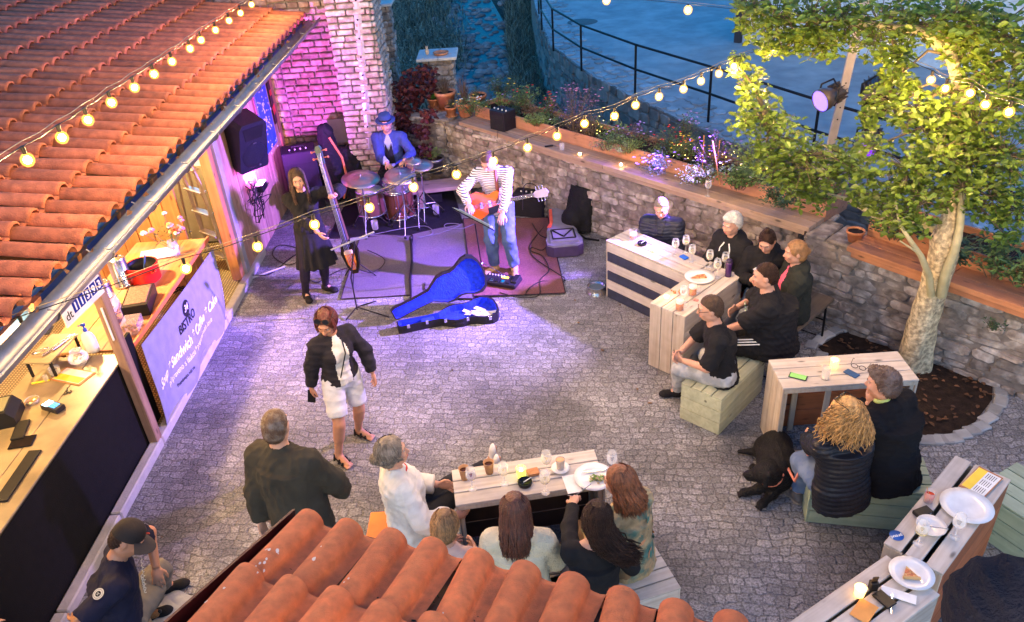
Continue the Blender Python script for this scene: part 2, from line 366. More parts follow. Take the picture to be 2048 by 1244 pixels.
def wall(name, label, p, q, z0, z1, thick, ch=(.06, .12), cw=(.14, .36), seed=1, back=True, stone=None, mort=None, cap=True, skew=.05, depth=.06):
    p, q = V(*p), V(*q); L_ = np.linalg.norm(q-p); u = (q-p)/L_; n = V(u[1], -u[0])   # n looks to the right of p->q
    m = MB(); c = (p+q)/2-n*(thick/2); r0 = np.array([[u[0], -n[0], 0], [u[1], -n[1], 0], [0, 0, 1]])
    m.box((c[0], c[1], (z0+z1)/2), (L_-.03, thick-.022, z1-z0), r0, mi=1)
    stones(m, (*p, z0), (*u, 0), L_, z1-z0, (*n, 0), ch, cw, depth, seed=seed, mi=0, skew=skew)
    if back: stones(m, (*(q-n*thick), z0), (-u[0], -u[1], 0), L_, z1-z0, (-n[0], -n[1], 0), ch, cw, depth, seed=seed+9, mi=0, skew=skew)
    for e, s_, o_ in ((q, 1, 0), (p, -1, 1)): stones(m, (*(e if s_ > 0 else e-n*thick), z0), (-s_*n[0], -s_*n[1], 0), thick, z1-z0, (s_*u[0], s_*u[1], 0), ch, cw, depth, seed=seed+3+o_, mi=0)
    if cap:   # flat stones on the top
        x = 0; r = random.Random(seed+5)
        while x < L_:
            w_ = r.uniform(.18, .4); cc = p+u*(x+w_/2)-n*thick/2
            m.box((cc[0], cc[1], z1+.012), (w_-.015, thick+.02, .05), r0@roty(r.uniform(-.02, .02)), mi=0, bev=.015); x += w_
    o = m.build(name, [stone or m_stone, mort or m_mortar]); tag(o, label, 'wall'); return o
wall('stone_wall', 'long rubble stone wall under the plank counter behind the guitarist and seated guests', WA, WB, 0, .98, .42, seed=3)
wall('stone_wall', 'rubble stone wall behind the leaning tree at the right edge of the yard', V(2.98, 7.68), WC, 0, .98, .42, seed=8, ch=(.05, .13), cw=(.12, .42))
# wall from the corner back to the brick pillar, behind the drummer
wall('stone_wall', 'low stone wall end overgrown with red creeper behind the drummer', V(-2.0, 12.55), WA+V(-.02, .02), 0, 1.02, .4, seed=12)
# channel retaining walls under the road edge
m = MB()
for i in range(1, len(RL)-2):
    p, q = V(*RL[i]), V(*RL[i+1]); u = unit(q-p); n = V(u[1], -u[0])
    stones(m, (*(p+n*.02), -1.7), (*u, 0), np.linalg.norm(q-p), 1.72, (*n, 0), (.12, .26), (.2, .6), .1, seed=40+i, skew=.08, bev=.03)
tag(m.build('retaining_wall', m_dstone), 'dark mossy retaining wall holding up the blue lit road above the brook', 'wall')
# creek and its grassy left bank
cr = [G(x, y, -1.7)[:2] for x, y in ((905, -60), (930, 0), (955, 60), (945, 110), (960, 160), (985, 230), (1080, 300), (1250, 380), (1500, 470), (1800, 560))]
m_water = M('creek_water', (.012, .02, .03), .38, var=.3, vs=3, bump=1., bs=9)
m = MB(); a = []
for i, p in enumerate(cr):
    d = unit(cr[min(i+1, 9)]-cr[max(i-1, 0)]); n = V(d[1], -d[0]); wd = 1.1 if i < 6 else .7
    a += [(*(p+n*wd), -1.72+.02), (*(p-n*wd), -1.72+.02)]
m.add(a, [(2*i, 2*i+1, 2*i+3, 2*i+2) for i in range(9)], smooth=True)
struct(m.build('creek', m_water)); m_water.node_tree.nodes['Principled BSDF'].inputs['Specular IOR Level'].default_value = .15
m = MB(); r = random.Random(5)
for i in range(900):
    t = r.random()*8.999; k = int(t); p = cr[k]+(cr[k+1]-cr[k])*(t-k)+V(r.gauss(0, .75), r.gauss(0, .3)); s = r.uniform(.06, .26)
    m.ball((p[0], p[1], -1.72), (s, s*r.uniform(.6, 1), s*.5), 7, rot=rotz(r.random()*6))
tag(m.build('creek_stones', m_dstone), 'dark wet stones lying in the brook', kind='stuff')
m_grass = M('dry_grass', (.13, .15, .10), .9, bump=0, island=.7, var=.2)
m = MB(); r = random.Random(9)
def blade(m, x, y, z, h, r, lean=.35, w_=.012):
    a = r.random()*6.28; d = V(math.cos(a), math.sin(a), 0); l = r.random()*lean*h; s = V(-d[1], d[0], 0)*w_
    b0 = V(x, y, z); b1 = b0+V(0, 0, h*.6)+d*l*.4; b2 = b0+V(0, 0, h)+d*l
    m.add([b0-s, b0+s, b1+s*.7, b1-s*.7, b2], [(0, 1, 2, 3), (3, 2, 4)], smooth=False)
bank = []
for i in range(16000):
    if r.random() < .62:
        px, py = r.uniform(760, 960), r.uniform(-20, 240); 
        lim = 905+(.18*py if py < 110 else 20)-60*(py > 140)
        if px > lim+r.gauss(0, 14): continue
    else:
        py = r.uniform(0, 260); px = r.uniform(1010, 1100) if py < 100 else r.uniform(1020, 1060+ (py-90)*1.0)
    p = G(px, py, -1.7); blade(m, p[0], p[1], -1.75, r.uniform(.12, .55), r, 1.6, r.uniform(.006, .022))
for k in range(46):
    px, py = (r.uniform(775, 920), r.uniform(0, 150)) if k < 34 else (r.uniform(1030, 1120), r.uniform(60, 240)); p = G(px, py, -1.7); R_ = r.uniform(.25, .6)
    for j in range(230):
        d = V(r.gauss(0, 1), r.gauss(0, 1), abs(r.gauss(0, 1))); q = p+d/np.linalg.norm(d)*R_*r.random()**.4; a = r.random()*6.28; e = V(math.cos(a), math.sin(a), r.uniform(-.4, .5)); s_ = V(-math.sin(a), math.cos(a), .3); l_ = r.uniform(.04, .10); m.add([q, q+e*l_*.5+s_*l_*.3, q+e*l_, q+e*l_*.5-s_*l_*.3], [(0, 1, 2, 3)], smooth=False)
tag(m.build('bank_grass', m_grass), 'tall dark dry grass covering the banks of the brook', kind='stuff')
# ---------------------------------------------------------------- tiled roofs
def tiles(m, org, E_, S_, ncol, nrow, pw=.204, pl=.427, seed=1, skip=None):
    r = random.Random(seed); E_ = unit(E_); S_ = unit(S_); N_ = unit(np.cross(E_, S_)); N_ = N_ if N_[2] > 0 else -N_
    prof = [(.068-.068*math.cos(a), .066*math.sin(a)) for a in np.linspace(0, math.pi, 11)]+[(.150, -.006), (.176, -.010), (.200, -.006)]
    prof = [(e*pw/.204, h) for e, h in prof]; k = len(prof); th = .014
    for i in range(ncol):
        for j in range(nrow):
            if skip and skip(i, j): continue
            o = V(*org)+E_*(i*pw+r.gauss(0, .0025))+S_*(j*pl+r.gauss(0, .006)); tw = r.gauss(0, .004)
            rows = []
            for s, up, inn in ((0., .030, th), (0., .034, 0), (.03, .033, 0), (pl*.5, .018, 0), (pl+.03, .002, 0)):
                sc_ = 1.0-.10*(s/pl)
                rows.append([o+E_*((e-.068)*sc_+.068+tw*s/pl*3)+S_*s+N_*((h-inn if h > 0 else h-inn)*(sc_ if h > 0 else 1)+up) for e, h in prof])
            vs = [p for row in rows for p in row]
            m.add(vs, [(a*k+b, a*k+b+1, (a+1)*k+b+1, (a+1)*k+b) for a in range(1, 4) for b in range(k-1)]+[(b, b+1, k+b+1, k+b) for b in range(k-1)], 0, True)
            # rim under the edge
            und = [o+E_*e+S_*.05+N_*(h-th+.02) for e, h in prof]
            m.add(rows[0]+und, [(b+1, b, k+b, k+b+1) for b in range(k-1)], 0, True)
    return m
EX, EZ = -2.94, 2.73
al = R(11)
bar = thing('bar_building', 'low timber bar building with a big orange tiled roof, zinc gutter and open front', 'building', (-4.6, 7.5, 0))
m = MB(); tiles(m, (EX, 1.4, EZ), V(0, 1, 0), V(-math.cos(al), 0, math.sin(al)), 47, 14, .225, .46, seed=4)
m.build('roof', m_tile, bar)
m = MB(); m.add([(EX-.06, 1.3, EZ-.05), (EX-.06, 12.1, EZ-.05), (EX-6.4, 12.1, EZ+1.18), (EX-6.4, 1.3, EZ+1.18)], [(0, 1, 2, 3)], smooth=False)
for k in range(17): m.box((EX-3.2, 1.6+k*.65, EZ+.50), (6.4, .09, .13), roty(al), mi=1)
m.build('roof_underside', [wood('ceiling_boards', (.34, .2, .1), (.26, .14, .07), 'X'), m_wood], bar)
m = MB()   # gutter: half pipe, rim, brackets
gx, gz, gr = EX+.085, EZ-.04, .080
m.grid(lambda u, v: V(gx+gr*math.cos(math.pi+math.pi*u), 1.3+v*10.75, gz+gr*math.sin(math.pi+math.pi*u)), 10, 22)
m.grid(lambda u, v: V(gx+(gr-.004)*math.cos(2*math.pi-math.pi*u), 1.3+v*10.75, gz+(gr-.004)*math.sin(math.pi+math.pi*u)), 10, 22)
m.tube([(gx+gr, 1.3, gz), (gx+gr, 12.05, gz)], .011, 8)
for k in range(14):
    y = 1.7+k*.78
    m.tube([(gx-gr-.02, y, gz+.01)]+[(gx+(gr+.004)*math.cos(math.pi+math.pi*u/8), y, gz+(gr+.004)*math.sin(math.pi+math.pi*u/8)) for u in range(9)]+[(gx+gr*.2, y, gz+.012)], .006, 5)
m.build('gutter', m_zinc, bar)
m = MB(); m.box((EX-.10, 6.7, EZ-.09), (.03, 10.7, .16)); m.build('fascia_board', M('blue_fascia', (.03, .10, .26), .6), bar)
leaf_m = M('dead_leaf', (.11, .05, .022), .8, bump=0, island=.5)
# posts and beam
post_s = []
m = MB(); m.box((-3.72, 6.7, 2.42), (.14, 10.8, .16)); m.build('beam', m_wood, bar)
def timber(p, q, s, mat, name='post', par=None):
    m = MB(); m.tube([p, q], s*.7071, 4, smooth=False); return m.build(name, mat, par)
p0 = GX(487, 562, -3.74); m = MB(); m.box((-3.79, 9.2, 1.18), (.13, .12, 2.36), bev=.006); m.build('post', m_wood, bar)
m = MB(); m.box((-3.765, 9.33, 1.18), (.16, .13, 2.36), bev=.006); m.build('post', M('grey_post', (.30, .29, .27), .7), bar)
m = MB(); m.box((-3.70, 5.98, 1.17), (.09, .11, 2.34), bev=.008); m.build('post', m_gpost, bar)
for px, py in ((235, 690), (255, 745), (290, 870)):
    p = GX(px, py, -3.65); pass
m = MB(); m.box((-3.76, 1.9, 1.17), (.12, .12, 2.34), bev=.008); m.build('post', m_gpost, bar)
# board wall beside the stage, purple lit vertical boards
m = MB(); y = 9.42; r = random.Random(3)
while y < 11.95:
    w_ = r.uniform(.11, .15); m.box((-3.71+r.uniform(-.004, .004), y+w_/2, 1.2), (.028, w_-.006, 2.4), bev=.004); y += w_
m.build('board_wall', wood('stage_boards', (.40, .25, .17), (.30, .17, .11), 'Z', island=.15), bar)
m = MB(); m.box((-3.70, 12.02, 1.2), (.05, .12, 2.4), bev=.006); m.box((-3.73, 11.85, 1.2), (.05, .14, 2.4)); m.build('corner_board', wood('old_board', (.25, .12, .05), (.17, .075, .03), 'Z'), bar)
# inner back wall of orange boards behind the serving counter
m = MB(); y = 7.0
q0, q1 = V(-4.75, 8.95), V(-3.95, 9.15)
m = MB()
for k in range(9):
    x = -5.9+k*.2; m.box((x, 9.0, 1.2), (.19, .03, 2.4), bev=.004)
m.build('inner_wall', m_wood, bar)
m = MB(); m.box((-7.3, 7, 1.3), (.06, 11.5, 2.6)); m.build('rear_wall', M('rear_wall_plaster', (.45, .36, .24), .8), bar)
# floor and kerb
mm = M('tread_plate', (.42, .36, .24), .45, .3, bump=0)
t = mm.node_tree; ck = t.nodes.new('ShaderNodeTexVoronoi'); ck.inputs['Scale'].default_value = 28; ck.inputs['Randomness'].default_value = 0
tc = t.nodes.new('ShaderNodeTexCoord'); t.links.new(tc.outputs['Object'], ck.inputs[0]); bp = t.nodes.new('ShaderNodeBump'); bp.inputs['Distance'].default_value = .01
t.links.new(ck.outputs['Distance'], bp.inputs['Height']); t.links.new(bp.outputs[0], t.nodes['Principled BSDF'].inputs['Normal'])
cr_ = t.nodes.new('ShaderNodeMapRange'); cr_.inputs[1].default_value = .15; cr_.inputs[2].default_value = .35; cr_.inputs[3].default_value = 1.3; cr_.inputs[4].default_value = .35
t.links.new(ck.outputs['Distance'], cr_.inputs[0])
for nd in t.nodes:
    if nd.type == 'MIX': t.links.new(cr_.outputs[0], nd.inputs[6])
    if nd.type == 'MIX': nd.inputs[7].default_value = (.5, .42, .26, 1); [t.links.remove(l) for l in list(t.links) if l.to_socket == nd.inputs[7]]
m = MB(); m.box((-5.6, 5.6, .035), (3.7, 9.4, .07)); struct(m.build('bar_floor', mm))
m = MB()
for y in np.arange(1.0, 9.3, 1.0): m.box((-3.69, y+.5, .04), (.10, .99, .10), bev=.012)
struct(m.build('kerb', M('concrete_kerb', (.42, .40, .39), .8, bump=.4)))
# ---------------------------------------------------------------- brick tower with steel strap
tow = thing('brick_pillar', 'tall pale brick buttress with a steel strap beside the drummer', 'pillar', (-2.7, 12.3, 0))
def brickbox(m, x0, y0, x1, y1, z1, seed):
    ch, cw = (.083, .095), (.20, .31)
    m.box(((x0+x1)/2, (y0+y1)/2, z1/2), (x1-x0-.05, y1-y0-.05, z1), mi=1)
    kw = dict(ch=ch, cw=cw, depth=.07, gap=.016, bev=.012, mi=0, skew=.012)
    stones(m, (x0, y0, 0), (1, 0, 0), x1-x0, z1, (0, -1, 0), seed=seed, **kw)
    stones(m, (x1, y0, 0), (0, 1, 0), y1-y0, z1, (1, 0, 0), seed=seed+1, **kw)
m = MB(); brickbox(m, -2.62, 11.75, -1.98, 12.6, 4.3, 5); m.build('shaft', [m_brick, m_mortar], tow)
m = MB()
sp0, sp1 = GY(712, 0, 11.70), GY(736, 262, 11.70)
dz = unit(sp1-sp0); m.tube([sp0-dz*1.3, sp1+dz*.3], [.052, .052], 4, smooth=False)
ob = m.build('strap', M('steel_strap', (.42, .42, .47), .4, .6), tow)
for v in ob.data.vertices: v.co.y = (v.co.y+.58)*.16-.575
m = MB()
for k in range(8):
    p = sp0+(sp1-sp0)*k/7*.96+V(0, -.03, 0); m.lathe([(0, .012), (.012, .010), (.014, 0)], p, 8, axis=V(0, -1, 0))
m.build('bolt', m_dark, tow)
bw = thing('brick_wall', 'old pink lit brick and stone wall between the board wall and buttress', 'wall', (-3.2, 12.3, 0))
m = MB(); m.box((-3.9, 12.45, 2.2), (2.7, .3, 4.4), mi=1)
stones(m, (-3.55, 12.28, 0), (1, 0, 0), .98, 4.4, (0, -1, 0), (.083, .10), (.16, .3), .06, .016, bev=.012, mi=0, skew=.03, seed=31)
stones(m, (-5.4, 12.28, 0), (1, 0, 0), 1.85, 4.4, (0, -1, 0), (.083, .16), (.16, .36), .06, .016, bev=.014, mi=0, skew=.05, seed=33)
m.build('masonry', [M('old_red_brick', (.27, .15, .115), .9, var=.4, vs=13, bump=.8, bs=35, island=.3, col2=(.36, .25, .20), mixs=8), m_mortar], bw)
m = MB(); m.box((-2.86, 12.235, .95), (.42, .02, .38)); m.build('plaster_patch', M('plaster', (.36, .28, .25), .9, bump=.5), bw)
# garden pillar and a farther pillar
def gpillar(name, label, c, s, zt, cw=.45):
    t = thing(name, label, 'pillar', (c[0], c[1], -1.7))
    m = MB(); x0, y0, x1, y1 = c[0]-s/2, c[1]-s/2, c[0]+s/2, c[1]+s/2
    m.box((c[0], c[1], (zt-1.7)/2), (s-.05, s-.05, zt+1.7), mi=1)
    for o, u, n in (((x0, y0), (1, 0), (0, -1)), ((x1, y0), (0, 1), (1, 0)), ((x0, y1), (0, -1), (-1, 0))):
        stones(m, (*o, -1.7), (*u, 0), s, zt+1.7, (*n, 0), (.07, .13), (.14, .3), .06, seed=int(c[0]*10)+61, mi=0)
    m.build('shaft', [m_stone, m_mortar], t)
    m = MB(); m.box((c[0]-s*.3, c[1], zt+.02), (s*.6-.006+.08, s+.16, .05), rotz(.0), bev=.01); m.box((c[0]+s*.33, c[1], zt+.02), (s*.6+.02, s+.16, .05), bev=.01)
    m.build('capstone', M('pale_capstone', (.5, .5, .48), .8, bump=.5), t); return t
gp = GY(876, 112, 13.6); gpillar('garden_pillar', 'square stone garden pillar with a pale capstone, terracotta saucer and figure on it', gp, .50, gp[2])
gp2 = GY(755, 8, 14.6); gpillar('garden_pillar', 'farther narrow stone pillar with a blue capstone behind the buttress', gp2, .42, gp2[2])
# ---------------------------------------------------------------- far house across the road
h = thing('white_house', 'pale house front across the road with a dark door post', 'building', (9, 19, 0))
hp, hq = G(1478, 84)[:2], G(1745, 120)[:2]; u = unit(hq-hp); L_ = 14; n = V(u[1], -u[0])
r0 = np.array([[u[0], -n[0], 0], [u[1], -n[1], 0], [0, 0, 1]])
c = hp+u*L_/2-n*.2; m = MB(); m.box((*c, 2.5), (L_, .4, 5), r0); m.build('wall', M('white_render', (.62, .66, .66), .85, bump=.3, col2=(.55, .6, .6)), h)
c = hp+n*.04; m = MB(); m.box((*c, 1.2), (.16, .14, 2.4), r0); m.build('door_post', M('dark_oak', (.05, .035, .03), .7), h)
c = hp+u*.55+n*.02; m = MB(); m.box((*c, .55), (.5, .06, 1.1), r0); m.build('door', M('grey_door', (.45, .5, .5), .6), h)
# ================================================================ string lights, stage lamps
m_bulb = M('bulb_glow', (1, .8, .5), .4, bump=0, emit=(1, .40, .05), es=1.8)
m_core = M('bulb_core', (1, .9, .7), .4, bump=0, emit=(1, .76, .30), es=9); m_core.cycles.emission_sampling = 'NONE'
def glow_mix(mat, f):
    t = mat.node_tree; N = t.nodes; o = N['Material Output']; tr_ = N.new('ShaderNodeBsdfTransparent'); em = N.new('ShaderNodeEmission'); b = N['Principled BSDF']; em.inputs[0].default_value = b.inputs['Emission Color'].default_value; em.inputs[1].default_value = b.inputs['Emission Strength'].default_value
    ms = N.new('ShaderNodeMixShader'); ms.inputs[0].default_value = f; t.links.new(tr_.outputs[0], ms.inputs[1]); t.links.new(em.outputs[0], ms.inputs[2]); t.links.new(ms.outputs[0], o.inputs[0]); mat.cycles.emission_sampling = 'NONE'
glow_mix(m_bulb, .20)
m_cable = M('black_cable', (.02, .018, .016), .5, bump=0)
m_wire = M('gold_wire', (.45, .33, .16), .4, .3, bump=0)
BULB_W = 5.2
def lamp(name, typ, loc, target, energy, color, par, size=.05, spot=60, blend=.6):
    l = bpy.data.lights.new(name, typ); l.energy = energy; l.color = color
    if typ == 'SPOT': l.spot_size = R(spot); l.spot_blend = blend; l.shadow_soft_size = size
    elif typ == 'AREA': l.size = size
    else: l.shadow_soft_size = size
    o = bpy.data.objects.new(name, l); COL.objects.link(o)
    d = Vector(target)-Vector(loc); q = d.to_track_quat('-Z', 'Y').to_euler()
    o.location = loc; o.rotation_euler = q
    if par:
        inv = world_mat(par).inverted(); mw_ = inv @ (Matrix.Translation(Vector(loc)) @ q.to_matrix().to_4x4()); o.parent = par
        o.location = mw_.to_translation(); o.rotation_euler = mw_.to_euler()
    return o
def string_light(label, pix, a, b, wire=True, ext=True, seed=0, drop=.075, group='bulbs of the string lights', r_=.031):
    t = thing('string_light', label, 'string light', a); r = random.Random(seed)
    pts = [GP(x, y, a, b) for x, y in pix]
    path = []
    for i, p in enumerate(pts):
        top = p+V(0, 0, drop)
        m = MB(); m.ball(p, (r_*1.15, r_*1.15, r_*1.22), 12); bo = m.build('bulb', m_bulb, t); m = MB(); m.ball(p, r_*.70, 10, mi=0); m.build('core', m_core, bo); lamp('filament', 'POINT', tuple(p-V(0, 0, r_*1.8)), (p[0], p[1], 0), BULB_W, (1, .58, .22), bo, .018)
        m = MB(); m.tube([p+V(0, 0, r_*1.1), top], [.011, .013], 8); m.build('socket', m_cable, bo)
        path.append(top)
        if i < len(pts)-1:
            q = pts[i+1]+V(0, 0, drop); path.append((top+q)/2-V(0, 0, .006+.006*r.random()))
    if ext:
        path = [path[0]+(path[0]-path[2])*1.5]+path+[path[-1]+(path[-1]-path[-3])*1.5]
    m = MB(); m.tube(path, .0032, 6, caps=False); m.build('cable', m_cable, t)
    if wire:
        m = MB(); pw_ = [p+V(0, 0, .025) for p in path]; m.tube(pw_, .0024, 5, caps=False); m.build('support_wire', m_wire, t)
    return t
A2, B2 = G(48, 655, 2.62), G(1537, 107, 2.95)
S2 = [(48, 655), (372, 537), (515, 493), (629, 449), (739, 415), (827, 374), (913, 349), (987, 322), (1055, 295), (1114, 272), (1169, 247), (1229, 232), (1271, 210), (1318, 193), (1367, 178), (1402, 162), (1438, 147), (1468, 132), (1537, 107)]
string_light('string of warm bulbs crossing the yard from the gutter over the band to the tree', S2, A2, B2, seed=2)
A1, B1 = G(55, 320, 3.62), G(503, 9, 3.3)
S1 = [(-40, 378), (55, 320), (124, 275), (176, 240), (223, 205), (269, 175), (308, 148), (344, 123), (380, 97), (402, 80), (431, 60), (458, 41), (481, 26), (503, 9), (524, -6), (545, -20)]
string_light('string of warm bulbs hanging above the orange tiled roof', S1, A1, B1, seed=3)
A3, B3 = G(1781, 115, 2.9), G(2018, 224, 3.1)
S3 = [(1781, 115), (1800, 130), (1862, 160), (1891, 177), (1940, 186), (1971, 209), (2018, 224), (2075, 236), (2130, 250)]
string_light('short run of warm bulbs hanging among the leaves of the tree', S3, A3, B3, seed=4)
A4, B4 = G(1213, 2, 2.7), G(1376, 20, 2.7)
string_light('pair of warm bulbs hanging high over the blue road', [(1213, 1), (1376, 20)], A4, B4, seed=5, r_=.05)
# pole with floodlights at the wall
PY = 8.35
pt, pb = GY(1715, 60, PY), GY(1652, 330, PY); dz = unit(pt-pb)
pl = thing('lamp_pole', 'slightly leaning flat steel pole carrying floodlights beside the tree', 'pole', (pb[0], pb[1], pb[2]-.3))
m = MB(); x_ = unit(cam_r*V(1, 1, 0)); y_ = unit(np.cross(dz, x_)); rot = np.array([x_, y_, dz]).T
L_ = np.linalg.norm(pt-pb)+1.2
m.box((pt+pb)/2-dz*.1, (.085, .03, L_), rot); m.build('pole', M('galvanised_pole', (.45, .40, .38), .5, .3), pl)
m = MB()
for k in range(4): m.box((pt+pb)/2+dz*(-.2+k*.13)-y_*(-.0)+V(0, -.02, 0), (.012, .01, .012), rot)
m.build('bolt_row', m_dark, pl)
m_lampb = M('lamp_housing', (.10, .075, .06), .4, .4)
def flood(name, label, c, d, s=1., lens=None, nf=14):
    d = unit(d); t = thing(name, label, 'floodlight', c-V(0, 0, .1)); c = V(*c)
    m = MB(); m.lathe([(0, -.22*s), (.055*s, -.22*s), (.075*s, -.18*s), (.08*s, -.06*s), (.10*s, 0), (.115*s, .03*s), (.115*s, .10*s), (.108*s, .10*s), (.10*s, .04*s)], c, 24, axis=d); m.build('housing', m_lampb, t)
    m = MB(); X, Y, Z = frame(d)
    for k in range(nf):
        a = 2*math.pi*k/nf; r_ = np.array([X*math.cos(a)+Y*math.sin(a), -X*math.sin(a)+Y*math.cos(a), Z]).T
        m.box(c+(X*math.cos(a)+Y*math.sin(a))*.088*s-d*.12*s, (.03*s, .006*s, .12*s), r_)
    m.build('cooling_fins', m_lampb, t)
    m = MB(); m.lathe([(0, .098*s), (.106*s, .092*s)], c, 24, axis=d); m.build('lens', lens or m_dark, t)
    m = MB(); up = V(0, 0, 1)
    sd_ = unit(np.cross(d, up)); m.tube([c+sd_*.12*s, c+sd_*.12*s+up*.1*s-d*.02, c+up*.17*s-d*.05, c-sd_*.12*s+up*.1*s-d*.02, c-sd_*.12*s], .010*s, 6); m.build('yoke', m_dark, t)
    return t
m_lens_b = M('lit_lens_blue', (.04, .04, .2), .3, bump=0, emit=(.13, .08, 1), es=1.1); m_lens_b.cycles.emission_sampling = 'NONE'
fc = GY(1655, 195, PY-.02)
stage_t = V(-1.4, 9.1, .9)
fl = flood('floodlight', 'stage floodlight with a glowing blue lens on the pole left of the leaves', fc, V(-.90, -.42, -.22), 1.05, m_lens_b)
fc2 = GY(1752, 195, PY+.1); flood('floodlight', 'unlit dark floodlight half hidden by leaves right of the pole', fc2, V(-.25, -1, -.4), 1.3)
fc3 = GY(1735, 285, PY+.1); flood('floodlight', 'lower dark purple floodlight beneath the others among leaves', fc3, V(-.6, -.8, -.5), 1.1, M('lens_purple', (.1, .02, .2), .2, emit=(.25, .05, .9), es=.25))
lamp('stage_beam', 'SPOT', tuple(fc+unit(stage_t-fc)*.28), tuple(stage_t), 1900, (.30, .13, 1.0), fl, .07, 62, 1.)
lamp('yard_beam', 'SPOT', tuple(fc+unit(stage_t-fc)*.30), (-2.9, 7.3, 0), 620, (.42, .28, 1.0), fl, .07, 56, 1.)
# added bulb run below the viewer, out of view, to light the near tables
pts = [V(-4.2+.75*k, .12, 4.05) for k in range(13)]; t = thing('string_light', 'string of warm bulbs along the eave under the viewer', 'string light', pts[0])
for p in pts:
    m = MB(); m.ball(p, .05, 12); bo = m.build('bulb', M('fill_bulb_glow', (1, .85, .6), .4, bump=0, emit=(1, .74, .44), es=110), t); m = MB(); m.tube([p+V(0, 0, .04), p+V(0, 0, .10)], .016, 8); m.build('socket', m_cable, bo)
m = MB(); m.tube([p+V(0, 0, .10) for p in pts], .005, 6); m.build('cable', m_cable, t)
